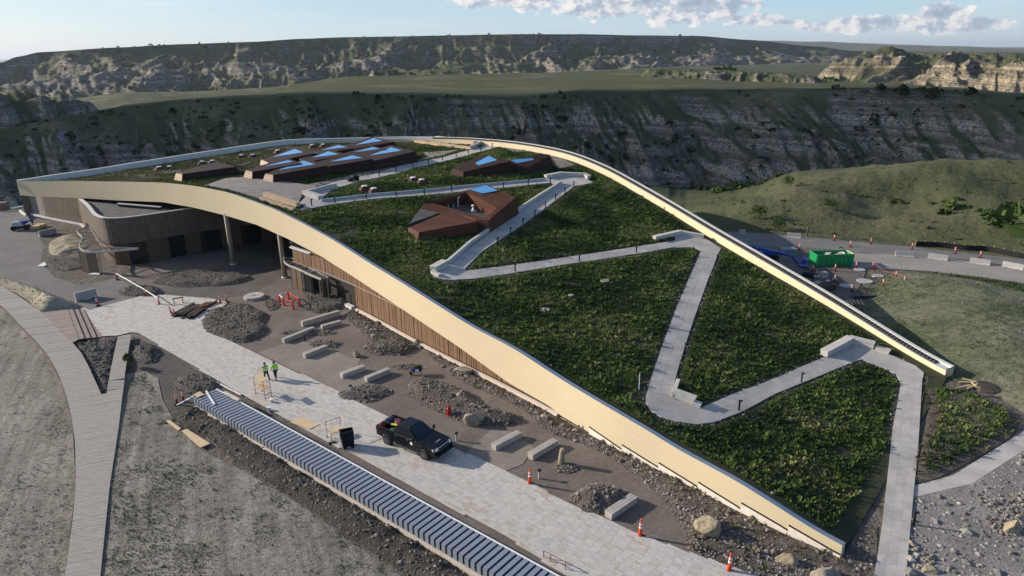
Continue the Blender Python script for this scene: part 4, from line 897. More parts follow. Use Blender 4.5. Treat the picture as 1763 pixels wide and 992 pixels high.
# the curved pavilion under the wing
ZP = 7.15
pv = [tuple(at(*q, ZP)[:2]) for q in ((139, 343), (155, 358), (172, 373))]+[tuple(at(*q, ZP)[:2]) for q in ((182, 375.3), (200, 375.5), (230, 372.8), (260, 368.5), (300, 362.5), (335, 357.5))]+[(-42, 106.5), (-35, 111)]
pvS = spline(pv, 60); pin = pvS-np.array([0, 0])
ctr = np.array([-52., 116.])
def inset(P, d):
    v = ctr-P; v /= np.hypot(v[:, 0], v[:, 1])[:, None]; return P+v*d
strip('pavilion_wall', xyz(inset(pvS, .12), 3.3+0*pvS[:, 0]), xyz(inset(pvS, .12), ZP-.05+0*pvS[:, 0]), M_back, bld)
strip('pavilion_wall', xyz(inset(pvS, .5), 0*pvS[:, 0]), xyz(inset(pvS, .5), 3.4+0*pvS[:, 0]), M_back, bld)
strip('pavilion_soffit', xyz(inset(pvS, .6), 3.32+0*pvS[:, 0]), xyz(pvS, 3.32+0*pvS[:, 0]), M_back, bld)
dd = np.r_[0, np.cumsum(np.hypot(*np.diff(pvS, axis=0).T))]
lower = MB(); n_ = int(dd[-1]/.42)
for i in range(n_):
    s = (i+.5)*.42; x = np.interp(s, dd, pvS[:, 0]); y = np.interp(s, dd, pvS[:, 1]); x2 = np.interp(s+.05, dd, pvS[:, 0]); y2 = np.interp(s+.05, dd, pvS[:, 1]); a = math.atan2(y2-y, x2-x)
    for z0, z1 in ((3.35, 4.5), (4.54, 5.75), (5.79, ZP-.1)): MB().box((x, y, (z0+z1)/2), (random.choice((.34, .38, .39)), random.uniform(.07, .12), z1-z0), a).build('slat', M_slatg, bld)
mb = MB()
for a, b in zip(pvS[:-1], pvS[1:]): mb.bar((*a, ZP), (*b, ZP), .5 if a[0] < -58.5 else .32, .1)
mb.build('parapet_cap', CAPP, bld)
MB().prism([tuple(p) for p in inset(pvS, .25)]+[(-36, 120), (-75, 118)], ZP-.7, ZP-.55).build('pavilion_roof', M_membrane, bld)
p, q = at(203, 350, ZP), at(277, 356, ZP); MB().bar((*p[:2], ZP-.05), (*q[:2], ZP-.05), .35, .14).build('parapet_cap', CAPP, bld); MB().bar((*p[:2], ZP-.3), (*q[:2], ZP-.3), .2, .4).build('curb_wall', M_back, bld)
# ground-floor bays: panels and glass in turn
lows = inset(pvS, .42); bays = [(176, 225, 'p'), (226, 254, 'g'), (256, 288, 'p'), (289, 316, 'g'), (318, 350, 'p'), (351, 382, 'g'), (384, 420, 'p'), (422, 450, 'g'), (452, 480, 'p')]
lpx = np.array([proj((*q, 1.7))[0] for q in lows])
for x0, x1, kk in bays:
    i0, i1 = np.argmin(abs(lpx-x0)), np.argmin(abs(lpx-x1))
    if i1 <= i0: continue
    b = MB()
    for a, c in zip(lows[i0:i1], lows[i0+1:i1+1]): b.bar((*a, 1.68), (*c, 1.68), .1 if kk == 'p' else .04, 3.2)
    b.build('wall_panel' if kk == 'p' else 'glazed_door', M_door if kk == 'p' else M_glassd, bld)
# slatted wall at the far left under the wing
lw = np.array(g((58, 369), (83, 375.5), (144, 387), (150, 392))); lwS = resamp(lw, 40)
for i in range(39):
    p, q = lwS[i], lwS[i+1]; a = math.atan2(q[1]-p[1], q[0]-p[0]); m_ = (p+q)/2
    for z0, z1 in ((.35, 1.5), (1.54, 4.2), (4.24, 6.9)): MB().box((*m_, (z0+z1)/2), (np.hypot(*(q-p))*.9, .1, z1-z0), a).build('slat', M_slatg if i > 9 else mat('pale grey timber', (.24, .22, .20), .8, .2, 1.2, island=.2), bld)
mb = MB()
for a, b in zip(lwS[:-1], lwS[1:]): mb.bar((*(a+[-.2, -.3]), .15), (*(b+[-.2, -.3]), .15), .4, .3)
mb.build('base_curb', CAPP, bld)
p = at(51, 369); MB().box((p[0], p[1], 3.4), (1.2, .9, 6.9), .4).build('pier', M_slatg, bld)
# canopies
def canopy(rim, inner, z, posts, ptop, lab):
    R_ = [at(*q, z) for q in rim]; I_ = [at(*q, z) for q in inner]; root = empty('entrance_canopy', (*np.mean([r[:2] for r in R_], 0), 0), label=lab, cat='canopy', group='steel entrance canopies'); inv = Matrix.Translation(root.location).inverted()
    Rs = spline([r[:3] for r in R_], 28); Is = resamp([i[:3] for i in I_], 28); mb = MB()
    for a, b in zip(Rs[:-1], Rs[1:]): mb.bar(a, b, .12, .26)
    mb.build('rim', mat('pale steel rim', (.50, .48, .45), .45, .1, metal=.4), root, inv=inv); mb = MB()
    for a, b in zip(Is[:-1], Is[1:]): mb.bar(a, b, .10, .2)
    mb.build('inner_beam', M_rail, root, inv=inv)
    for i in range(1, 27, 3):
        MB().bar(Rs[i], Is[min(27, i+random.choice((0, 2, 3)))], .09, .12).build('rafter', M_rail, root, inv=inv)
    for px, py in posts:
        p = at(px, py); MB().tube((p[0], p[1], 0), (p[0], p[1], z), .07, n=8).build('post', M_rail, root, inv=inv)
    return root, inv
c1, i1 = canopy([(152, 392), (144, 393.5), (140, 407), (136.8, 422.5), (139, 429), (147, 432.7), (163, 434.5), (180, 434), (210, 431), (238, 428)], [(154, 391), (163, 405), (173, 421), (184, 425), (200, 427), (236, 427.5)], 3.2, [(143, 468), (154, 470), (176, 470)], 3.2, 'steel framed canopy at the rounded corner of the grey brown pavilion')
p0, p1 = at(143, 468), at(154, 470); wallquad('side_panel', p0[:2], p1[:2], .1, 3.0, M_door, .08, None); o = bpy.data.objects['side_panel']; o.parent = c1; o.matrix_parent_inverse = i1
p0, p1 = at(155, 470), at(172, 469); o = wallquad('door_panel', p0[:2], p1[:2], .1, 2.9, mat('tan slatted door', (.22, .15, .10), .7, .2, 2), .08, None); o.parent = c1; o.matrix_parent_inverse = i1
c2, i2 = canopy([(492, 443), (489, 446), (490.4, 452), (497, 457), (506.6, 460.7), (530, 471.5), (553, 481)], [(500, 444), (504, 445), (512, 451), (520.7, 455.8), (545, 467.5), (566, 478)], 2.95, [(504, 497), (525, 506), (554, 521), (567, 518)], 2.95, 'curved steel canopy over dark doors beside the tall tan column')
for (xa, ya), (xb, yb), m_ in (((506, 497), (522, 505), M_door), ((527, 505), (541, 510), M_glassd), ((557, 521), (569, 517), M_door)):
    p0, p1 = at(xa, ya-3), at(xb, yb-3); o = wallquad('door_panel', p0[:2], p1[:2], .06, 2.75, m_, .08, None); o.parent = c2; o.matrix_parent_inverse = i2
# ------------------------------------------------------------------ skylights of rust-coloured cladding, roof vents, benches, bollards
def clad(name, c1, c2, pitch=.22):
    m = bpy.data.materials.new(name); m.use_nodes = True; t = NT(m.node_tree); t.n.clear()
    ge = t.node('ShaderNodeNewGeometry'); P = ge.outputs['Position']; sp = t.node('ShaderNodeSeparateXYZ', ins={0: P}); nn = t.node('ShaderNodeSeparateXYZ', ins={0: ge.outputs['Normal']})
    # boards: level courses on the sides, lengthways boards on the tops
    along = t.math('ADD', t.math('MULTIPLY', sp.outputs[0], .55), t.math('MULTIPLY', sp.outputs[1], .83))
    side = t.math('LESS_THAN', nn.outputs[2], .7); v = t.math('ADD', t.math('MULTIPLY', sp.outputs[2], side), t.math('MULTIPLY', along, t.math('SUBTRACT', 1.0, side)))
    v = t.math('DIVIDE', v, pitch); fr = t.math('FRACT', v); fl = t.math('FLOOR', v)
    wn = t.node('ShaderNodeTexWhiteNoise'); wn.noise_dimensions = '1D'; t.set(wn.inputs['W'], fl)
    nz = t.noise(P, 1.1, 5, .65)
    c = t.ramp(t.math('ADD', t.math('MULTIPLY', wn.outputs['Value'], .45), t.math('MULTIPLY', nz, .6)), [(.25, c1), (.75, c2)])
    gap = t.math('LESS_THAN', fr, .1); c = t.mix(gap, c, tuple(q*.25 for q in c1))
    bp = t.node('ShaderNodeBump', ins={'Height': t.math('SUBTRACT', 1.0, gap), 'Strength': .5, 'Distance': .03})
    b = t.node('ShaderNodeBsdfPrincipled', ins={'Base Color': c, 'Roughness': .75, 'Specular IOR Level': .2, 'Normal': bp.outputs[0]}); t.node('ShaderNodeOutputMaterial', ins={0: b}); return m
M_rust = clad('dark rust cladding', (.030, .014, .012), (.060, .027, .020)); M_rust2 = clad('orange rust cladding', (.075, .027, .015), (.135, .048, .024))
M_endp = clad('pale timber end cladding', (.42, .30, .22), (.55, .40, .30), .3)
M_sky = mat('skylight glass with painted sky', (.13, .36, .66), .3, .04, .5, spec=.12)  # blue base colour paints in the reflected sky, specular kept low
M_frame = mat('skylight frame', (.05, .04, .04), .5, .1)
FOOT = []
def planefit(P):
    P = np.array(P); A = np.c_[P[:, :2], np.ones(len(P))]; return np.linalg.lstsq(A, P[:, 2], rcond=None)[0]
def onplane(px, py, pl):
    d = ray(px, py); t = (pl[0]*CAM[0]+pl[1]*CAM[1]+pl[2]-CAM[2])/(d[2]-pl[0]*d[0]-pl[1]*d[1]); return CAM+t*d
def grow(P, d):
    P = np.array(P); c = P.mean(0); n_ = len(P); A = sum(P[i][0]*P[(i+1) % n_][1]-P[(i+1) % n_][0]*P[i][1] for i in range(n_)); out = []
    for i in range(n_):
        a, b, e = P[i-1], P[i], P[(i+1) % n_]; d1 = (b-a)/np.hypot(*(b-a)); d2 = (e-b)/np.hypot(*(e-b)); s = 1 if A > 0 else -1
        n1 = np.array([d1[1], -d1[0]])*s; n2 = np.array([d2[1], -d2[0]])*s; k_ = n1+n2; k_ = k_/max(.35, (1+n1@n2)); out.append(b+k_*d)
    return np.array(out)
def skylight(top, glass, lab, m=M_rust, endp=True, spread=.45, group='rust clad skylights on the roof'):
    T_ = np.array([ron(x, y, h) for x, y, h in top]); B_ = grow(T_[:, :2], spread); FOOT.append([tuple(p) for p in B_]); n_ = len(T_)
    pl = planefit(T_); T_[:, 2] = T_[:, :2] @ pl[:2]+pl[2]
    root = empty('skylight', (*B_.mean(0), float(R(*B_.mean(0))[0])), label=lab, cat='skylight', group=group); inv = Matrix.Translation(root.location).inverted()
    bz = R(B_[:, 0], B_[:, 1])-.15
    A = sum(T_[i][0]*T_[(i+1) % n_][1]-T_[(i+1) % n_][0]*T_[i][1] for i in range(n_)); o_ = list(range(n_)) if A > 0 else list(range(n_))[::-1]
    V = [(*B_[i], bz[i]) for i in o_]+[tuple(T_[i]) for i in o_]
    MB().add(V, [tuple(range(n_, 2*n_))]+[(i, (i+1) % n_, n_+(i+1) % n_, n_+i) for i in range(n_)]).build('cladding', m, root, inv=inv)
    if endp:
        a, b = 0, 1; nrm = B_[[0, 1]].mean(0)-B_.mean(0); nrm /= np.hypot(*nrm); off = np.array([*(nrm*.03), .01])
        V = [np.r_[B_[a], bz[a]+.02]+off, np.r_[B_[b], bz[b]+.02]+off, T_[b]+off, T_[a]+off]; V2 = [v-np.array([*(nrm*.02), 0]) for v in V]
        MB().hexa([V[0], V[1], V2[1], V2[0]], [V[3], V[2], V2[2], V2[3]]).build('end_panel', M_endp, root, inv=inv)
    if glass:
        G = np.array([onplane(x, y, pl) for x, y in glass]); c = G.mean(0); F_ = c+(G-c)*1.08
        MB().prism([tuple(p[:2]) for p in F_], list(F_[:, 2]-.02), list(F_[:, 2]+.03)).build('glass_frame', M_frame, root, inv=inv)
        MB().prism([tuple(p[:2]) for p in G], list(G[:, 2]+.0), list(G[:, 2]+.045)).build('glass', M_sky, root, inv=inv)
    return root
SKY = [
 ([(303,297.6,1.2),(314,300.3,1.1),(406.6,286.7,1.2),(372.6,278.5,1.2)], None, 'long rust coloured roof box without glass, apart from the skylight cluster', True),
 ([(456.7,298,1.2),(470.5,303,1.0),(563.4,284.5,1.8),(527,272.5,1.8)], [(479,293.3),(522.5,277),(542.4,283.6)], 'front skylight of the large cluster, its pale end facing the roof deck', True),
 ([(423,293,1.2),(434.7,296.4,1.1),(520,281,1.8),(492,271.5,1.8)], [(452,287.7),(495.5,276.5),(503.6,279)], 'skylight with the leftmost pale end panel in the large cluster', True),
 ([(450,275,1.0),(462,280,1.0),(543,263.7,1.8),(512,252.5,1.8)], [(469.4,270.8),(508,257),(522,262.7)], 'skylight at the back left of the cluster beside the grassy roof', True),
 ([(515,273,1.2),(528,278,1.2),(600,267,1.8),(568,257.5,1.9)], [(537.3,271.9),(565.4,261),(583,266)], 'skylight with a triangular pane in the middle of the cluster', False),
 ([(545,279.5,1.2),(567,286,1.3),(640.7,274,1.8),(606,263.5,1.9)], [(567.7,279),(606,267.8),(624.3,272.4)], 'skylight second from the deck along the front of the cluster', False),
 ([(618,268,1.3),(640,277,1.6),(715,261,1.9),(672,249,2.0)], [(636.6,268.3),(673.3,254),(691.7,259.6)], 'skylight with the palest pane at the right end of the cluster', False),
 ([(590,265,1.2),(605,269,1.3),(668,258,1.8),(640,250.5,1.9)], [(608.5,262.7),(641.7,254),(654,256.5)], 'skylight just behind the one with the palest pane', False),
 ([(592,252,1.2),(612,254.5,1.3),(680,244.5,1.9),(640,235.5,2.2)], [(612,250),(642.7,238.2),(658.5,242.8)], 'rearmost skylight of the cluster rising above the far parapet', False),
 ([(535,261,1.2),(552,264,1.2),(610,255,1.7),(580,247.5,1.8)], [(553,259),(582.5,250.4),(598,253.5)], 'skylight with a narrow pane between the back left and rearmost ones', False),
 ([(778.7,290.5,.9),(798,296,.9),(878.5,277.4,2.1),(833.6,264.5,2.2)], [(818.6,281),(841.7,268.7),(856,276),(824,285)], 'rust skylight with four sided pane, left one of the pair below the rear parapet', False),
 ([(878,277,1.7),(886.5,285,1.1),(910,287.4,1.1),(947,266.8,2.2),(931,264.8,2.2)], [(879,276),(917,272.7),(919,275.5),(891,281.4)], 'rust skylight with a slim pane nearest the curved rear parapet', False)]
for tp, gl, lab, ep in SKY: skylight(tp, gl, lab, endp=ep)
# the big one with the sunken court
root = empty('roof_court', tuple(ron(800, 380)), label='big orange rust roof structure with a sunken equipment court and one blue pane', cat='roof enclosure'); inv = Matrix.Translation(root.location).inverted()
OT = np.array([ron(x, y, h) for x, y, h in ((729,351.5,1.0),(774,362.5,1.0),(820,378,1.35),(840.6,380,1.5),(888,340,2.4),(839,318,2.6),(803,327.5,2.0))])
IT = np.array([ron(x, y, h) for x, y, h in ((745,349.8,1.0),(780,359.5,1.05),(825,373,1.35),(836,374.5,1.5),(856,357.6,1.9),(856,357.6,1.9),(803,331,1.9))])
IT[4] = OT[4]*.0+np.array(ron(855.6, 358, 1.95)); IT[5] = np.array(ron(829, 344, 1.93)); 
OB = grow(OT[:, :2], .4); IB = IT[:, :2].copy(); FOOT.append([tuple(p) for p in OB]); n_ = 7; zb = R(OB[:, 0], OB[:, 1])-.15; zi = R(IB[:, 0], IB[:, 1])+.12
V = [(*OB[i], zb[i]) for i in range(7)]+[tuple(OT[i]) for i in range(7)]+[tuple(IT[i]) for i in range(7)]+[(*IB[i], zi[i]) for i in range(7)]
fs = []
for i in range(7):
    j = (i+1) % 7; fs += [(i, j, 7+j, 7+i), (7+i, 7+j, 14+j, 14+i), (14+i, 14+j, 21+j, 21+i)]
A = sum(OT[i][0]*OT[(i+1) % 7][1]-OT[(i+1) % 7][0]*OT[i][1] for i in range(7))
if A < 0: fs = [f[::-1] for f in fs]
MB().add(V, fs).build('enclosure', M_rust2, root, inv=inv)
P_ = [tuple(p) for p in IB]; MB().prism(P_, list(zi-.1), list(zi+.02)).build('court_floor', M_membrane, root, inv=inv)
pl = planefit(np.array([OT[4], OT[5], OT[6], IT[5], IT[6]])); pl[2] += .10; G = np.array([onplane(x, y, pl) for x, y in ((810,327.7),(836.5,319.5),(857,329),(831.8,333.8))]); c = G.mean(0); F_ = c+(G-c)*1.06
MB().prism([tuple(p[:2]) for p in F_], list(F_[:, 2]-.05), list(F_[:, 2]+.06)).build('glass_frame', M_frame, root, inv=inv)
MB().prism([tuple(p[:2]) for p in G], list(G[:, 2]), list(G[:, 2]+.09)).build('glass', M_sky, root, inv=inv)
W1 = [(704,391.5,.45),(721,400.3,.9),(820,381.5,1.45),(775,362.5,1.1)]
T_ = np.array([ron(*q) for q in W1]); B_ = grow(T_[:, :2], .35); FOOT.append([tuple(p) for p in B_]); zb = R(B_[:, 0], B_[:, 1])-.15
A = sum(T_[i][0]*T_[(i+1) % 4][1]-T_[(i+1) % 4][0]*T_[i][1] for i in range(4)); o_ = range(4) if A > 0 else range(3, -1, -1)
MB().add([(*B_[i], zb[i]) for i in o_]+[tuple(T_[i]) for i in o_], [(4, 5, 6, 7)]+[(i, (i+1) % 4, 4+(i+1) % 4, 4+i) for i in range(4)]).build('wedge', M_rust2, root, inv=inv)
tr = rp((729,357),(704,390),(775,364),(752,360)); FOOT.append(tr); zt = [float(R(*p)[0])+.35 for p in tr]; MB().prism(tr, [z-.6 for z in zt], zt).build('terrace', M_membrane, root, inv=inv)
M_white = mat('white metal', (.78, .77, .75), .45, .05)
def on_court(px, py):
    p = ron(px, py, .14); return p
v = on_court(815, 364); root = empty('exhaust_fan', tuple(v), label='white exhaust fan with a flared base in the sunken roof court', cat='roof fan')
MB().lathe((0, 0, 0), [(.42, 0), (.40, .08), (.16, .35), (.16, .55)], 14).build('cone', M_white, root, smooth=True); MB().lathe((0, 0, .55), [(.10, 0), (.10, .2)], 10).build('neck', mat('grey metal', (.3, .3, .31), .5, .1), root); MB().lathe((0, 0, .75), [(.26, 0), (.28, .1), (.1, .2)], 14).build('hood', M_white, root, smooth=True)
v = on_court(789, 355); root = empty('gooseneck_vent', tuple(v), label='tall thin gooseneck vent pipe at the back of the roof court', cat='vent pipe'); mb = MB(); q_ = [(0, 0, 0), (0, 0, 1.15), (.05, 0, 1.28), (.2, 0, 1.32), (.28, 0, 1.2)]
for a, b in zip(q_[:-1], q_[1:]): mb.tube(a, b, .07, n=8)
mb.build('pipe', M_white, root, smooth=True); MB().lathe((0, 0, 0), [(.16, 0), (.16, .05)], 10).build('flange', M_white, root)
for px, py, lab in ((772, 357, 'short vent stub nearest the left wall of the court'), (781, 356.5, 'short vent stub beside the gooseneck pipe')):
    v = on_court(px, py); root = empty('vent_stub', tuple(v), label=lab, cat='vent pipe'); MB().tube((0, 0, 0), (0, 0, .42), .06, n=8).build('pipe', M_white, root); MB().tube((0, 0, .42), (0, 0, .5), .09, n=8).build('cap', M_frame, root)
# small roof vents
VENT = [((275,290.5),'left one of the first pair behind the long rust box'),((292,289.8),'right one of the first pair behind the long rust box'),((348.6,281),'left one of the pair behind the end of the rust box'),((366.6,279.5),'right one of the pair behind the end of the rust box'),((415.6,270),'left one of the pair halfway along the left parapet'),((435.7,269),'right one of the pair halfway along the left parapet'),((478.8,261.5),'single one behind the back left skylight'),((538,252),'left one of the pair nearest the far parapet'),((557,251),'right one of the pair nearest the far parapet'),((628,324.5),'left one of the pair between the two upper paths'),((644,328.5),'right one of the pair between the two upper paths'),((711.5,309.5),'left one of the pair on a gravel patch by the upper path'),((726.5,313),'right one of the pair on a gravel patch by the upper path')]
proto = None
for (px, py), lab in VENT:
    p = ron(px, py+2)
    if proto is None:
        proto = empty('roof_vent', tuple(p)); MB().hexa([(-.95, -.95, -.1), (.95, -.95, -.1), (.95, .95, -.1), (-.95, .95, -.1)], [(-.4, -.4, .5), (.4, -.4, .5), (.4, .4, .5), (-.4, .4, .5)]).build('skirt', M_rust2 if False else clad('brown vent cladding', (.07, .03, .02), (.14, .06, .04), .15), proto)
        MB().box((0, 0, .56), (.72, .72, .14), 0, .92).build('cap', M_white, proto); o = proto
    else:
        o = proto.copy(); COL.objects.link(o); o.location = tuple(p)
        for ch in proto.children: c = ch.copy(); COL.objects.link(c); c.parent = o
    o.rotation_euler = (0, 0, random.uniform(.3, .6)); tag(o, 'white topped vent, '+lab, 'roof vent', 'white topped roof vents'); FOOT.append([(p[0]+a*1.1, p[1]+b*1.1) for a, b in ((-1, -1), (1, -1), (1, 1), (-1, 1))])
# benches on the roof
M_plank = mat('pale bench planks', (.56, .52, .46), .75, .12, 2, .1, island=.08); M_timb = mat('raw yellow timber', (.56, .40, .25), .7, .15, 2, .1)
def bench_line(name, pts, zf, lab, cat, wid=.55, hgt_=.45, m=M_plank, planks=2, group=None, plan=False, seat=True, over=.06):
    P = [np.array(ron(*q)[:2]) if zf is RZ else np.array(q) for q in pts] if not plan else [np.array(q) for q in pts]
    c = np.mean(P, 0); root = empty(name, (c[0], c[1], float(RZ(*c)[0]) if zf is RZ else 0), label=lab, cat=cat, group=group); inv = Matrix.Translation(root.location).inverted()
    for a, b in zip(P[:-1], P[1:]):
        za, zb_ = (float(zf(*a)[0]), float(zf(*b)[0])) if callable(zf) else (0, 0); d = (b-a)/np.hypot(*(b-a)); n_ = np.array([-d[1], d[0]])
        MB().bar((*a, za+hgt_*.42), (*b, zb_+hgt_*.42), wid*.86, hgt_*.84).build('base', M_curb if m is M_plank else m, root, inv=inv)
        if seat:
            for k_ in range(planks):
                o_ = n_*((k_+.5)/planks-.5)*wid; a2, b2 = a+o_-d*over, b+o_+d*over
                MB().bar((*a2, za+hgt_*.94), (*b2, zb_+hgt_*.94), wid/planks-.025, hgt_*.14).build('plank', m, root, inv=inv)
    return root
bench_line('low_wall', [(579,321),(560,325),(538,331.5),(528,333.5)], RZ, 'low grey wall at the inner edge of the path beside the roof deck', 'low wall', .4, .5, M_curb, 1)
bench_line('roof_bench', [(525,335),(552,344)], RZ, 'bright white block bench facing the roof deck', 'bench', .95, .6)
bench_line('roof_bench', [(457,340),(514,358)], RZ, 'long raw timber bench along the curved fascia by the deck', 'bench', .7, .75, M_timb)
bench_line('roof_bench', [(448,345),(506,364)], RZ, 'lower raw timber bench in front of the long timber bench', 'bench', .55, .4, M_timb)
bench_line('low_wall', [(553,347.5),(640,337.5),(760,327.5),(803,322.5),(870,316.5),(938,310.5)], RZ, 'long low dark topped wall along the second roof path', 'low wall', .3, .35, M_cap, 1)
bench_line('roof_bench', [(939,307.5),(966,302.5),(1006,304.5),(1014,309)], RZ, 'pale angular bench wrapping the upper right bend of the roof path', 'bench', .8, .6)
bench_line('low_wall', [(966,316.5),(930,339),(900,359),(850,394),(810,421),(770,456)], RZ, 'low pale wall along the path past the big roof court', 'low wall', .38, .5, M_curb, 1)
bench_line('roof_bench', [(766,457),(746,468)], RZ, 'white block bench at the left bend below the big roof court', 'bench', .95, .65)
bench_line('roof_bench', [(744,470.5),(757,477.5)], RZ, 'short white step block in front of the left bend bench', 'bench', .5, .35)
bench_line('roof_bench', [(1126,413.5),(1170,403.5),(1211,411)], RZ, 'pale angular bench at the middle right bend of the roof path', 'bench', .75, .55)
bench_line('roof_bench', [(1160,683),(1196,696)], RZ, 'pale plank bench inside the lower left bend of the roof path', 'bench', .85, .6)
bench_line('roof_bench', [(1193,697.5),(1206,702)], RZ, 'small low block at the end of the lower left bend bench', 'bench', .7, .35)
bench_line('low_wall', [(1167,660),(1159,682)], RZ, 'short pale wall at the inner corner of the lower left bend', 'low wall', .35, .4, M_curb, 1)
bench_line('roof_bench', [(1418,613.5),(1463,589),(1504,599.5)], RZ, 'pale plank bench wrapping the lower right bend near the rear tip', 'bench', .85, .62)
bench_line('roof_bench', [(1508,602),(1531,609)], RZ, 'short low step block beside the lower right bend bench', 'bench', .9, .36)
bench_line('roof_bench', [(716,245.5),(813,258)], RZ, 'long timber bench below the far parapet of the roof', 'bench', 1.1, .5, M_timb)
bench_line('roof_bench', [(752,240.5),(818,250)], RZ, 'upper timber bench closest to the far parapet', 'bench', .9, .8, M_timb)
bench_line('low_wall', [(811,258),(832,248)], RZ, 'grey end block closing the far timber benches', 'low wall', .6, .8, M_cap, 1)
# bollard lights
BOL = [('first uppermost path', [(653,304.4),(682,297.6),(711.3,290),(737.5,283),(762.5,276.6),(785.7,271),(807,265.7),(828,261),(847.5,255.4),(866,251.3)]),
 ('second path below it', [(536.9,354.8),(576.9,350),(631,343),(682.5,339),(730.6,335.7),(778,331),(866.8,324.8),(909.5,319.4),(947.7,317)]),
 ('path past the roof court', [(987.7,323),(972.7,333.8),(956.6,345),(939,358.9),(921,373),(900.6,388),(879,404.3),(856.5,421.5)]),
 ('middle path', [(887,467.8),(997.5,450.9),(1095.5,435.6)]), ('steep path above the lower left bend', [(1234,451.4),(1219.5,493.5),(1202.4,545),(1180,607)]),
 ('path rising to the lower right bend', [(1272,707.6),(1379.6,658.7)]), ('last path beside the grey stones', [(1588.5,694),(1581.6,786),(1572.3,903)])]
ORD = ['first', 'second', 'third', 'fourth', 'fifth', 'sixth', 'seventh', 'eighth', 'ninth', 'tenth']
M_bol = mat('dark bollard metal', (.025, .025, .027), .5, .1); M_lens = mat('bollard lens', (.2, .2, .19), .3, .1)
proto = None
for nm, pts in BOL:
    for i, (px, py) in enumerate(pts):
        p = ron(px, py)
        if proto is None:
            proto = o = empty('bollard_light', tuple(p)); MB().box((0, 0, .45), (.13, .13, .95)).build('post', M_bol, o); MB().box((0, -.06, .93), (.15, .30, .1)).build('head', M_bol, o); MB().box((0, -.12, .87), (.1, .12, .02)).build('lens', M_lens, o)
        else:
            o = proto.copy(); COL.objects.link(o); o.location = tuple(p)
            for ch in proto.children: c = ch.copy(); COL.objects.link(c); c.parent = o
        o.rotation_euler = (0, 0, random.uniform(1.1, 1.4)); end = 'left' if pts[0][0] < pts[-1][0] else 'right'
        if abs(pts[0][0]-pts[-1][0]) < 60: end = 'top'
        tag(o, f'{ORD[i]} bollard light from the {end} end of the {nm}', 'bollard light', 'bollard lights along the roof paths')
# bare gravel beside the skylights and the pads by the rear parapet
for pp_ in ([(575,309),(650,291.5),(700,281),(738,271),(728,262),(745,262),(790,258),(760,268),(694,283.5),(640,301),(579,312),(545,321),(530,318)], [(878,252),(915,258),(960,270),(990,285),(962,290),(948,270),(915,262),(885,262),(868,254)]):
    P_ = rp(*pp_); o = sheet('gravel_pad', P_, lambda x, y: R(x, y)+.03, 1.5, M_granite); o['kind'] = 'structure'; q = pick(P_, 5, FOOT); q = q[fbm(q[:, 0]/1.5, q[:, 1]/1.5, 3, 221) > .5]; plants('dry_grass', q, RZ, .2, M_dryleaf); PATHPOLY.append(P_)
# planting of the roof
EX = PATHPOLY+FOOT
gx, gy = A_[:, 0], A_[:, 1]
inner = [tuple(p) for p in (FP-FN*1.25)[2:-6]]+[tuple(p) for p in (RP-RN*1.5)[::-1][6:-1]]
pts = pick(inner, 27, EX)
pe = np.full(len(pts), 9.0)
for e in PATHPOLY: pe = np.minimum(pe, edgedist(pts[:, 0], pts[:, 1], e))
ppx = np.array([proj((*p, 6)) for p in pts]) if len(pts) < 1 else None
keep = pe > .45; pts = pts[keep]; pe = pe[keep]
tn = fbm(pts[:, 0]/5, pts[:, 1]/5, 4, 201); fine = rng.random(len(pts))
dist = np.hypot(pts[:, 0], pts[:, 1])
dry = np.clip((-(pts[:, 0])*.9+pts[:, 1]*.62-90)/26, 0, 1)               # the far left of the roof is thinner and drier
cover = fbm(pts[:, 0]/2.2, pts[:, 1]/2.2, 3, 203)
dry = np.maximum(dry, np.clip((fbm(pts[:, 0]/6, pts[:, 1]/6, 4, 219)-.52)*2.0, 0, .18))
keep = (cover > .22+.16*dry) & (fine > .05+.25*dry); P1 = pts[keep & (fine > dry*.95)]; P2 = pts[keep & (fine <= dry*.95)]
def mt(p): return np.clip((fbm(p[:, 0]/4, p[:, 1]/4, 4, 207)-.5)*2.4+.45+rng.normal(0, .2, len(p)), 0, 1)
plants('meadow', P1, RZ, .20, M_leaf, mt(P1), .35).name = 'meadow'; PB = P1[rng.random(len(P1)) < .05]; plants('tall_meadow', PB, RZ, .29, M_leaf, mt(PB)+.15)
if len(P2): plants('dry_grass', P2, RZ, .2, M_dryleaf, mt(P2))
for px, py, ra, lab in ((937, 535, .55, 'round pale manhole cover in the large middle meadow'), (1041, 485, .5, 'round pale manhole cover below the middle path'), (983, 510, .3, 'small grey cap between the two meadow manhole covers')):
    v = ron(px, py); o = MB().lathe((0, 0, 0), [(ra, -.1), (ra, .14), (ra*.9, .17)], 20).build('manhole_cover', mat('pale cover concrete', (.40, .37, .33), .8, .1)); o.location = tuple(v); tag(o, lab, 'manhole cover')
ground = pick(inner, 1.2, EX); scatter('gravel', ICO, ground, R(ground[:, 0], ground[:, 1]), .07, M_rock)
# stone strips beside the paths
ring = pts if False else pick(inner, 10, EX); e = np.full(len(ring), 9.)
for q in PATHPOLY: e = np.minimum(e, edgedist(ring[:, 0], ring[:, 1], q))
ring = ring[e < .42]; scatter('gravel', ICO, ring, R(ring[:, 0], ring[:, 1])+.01, .05, M_rockl)
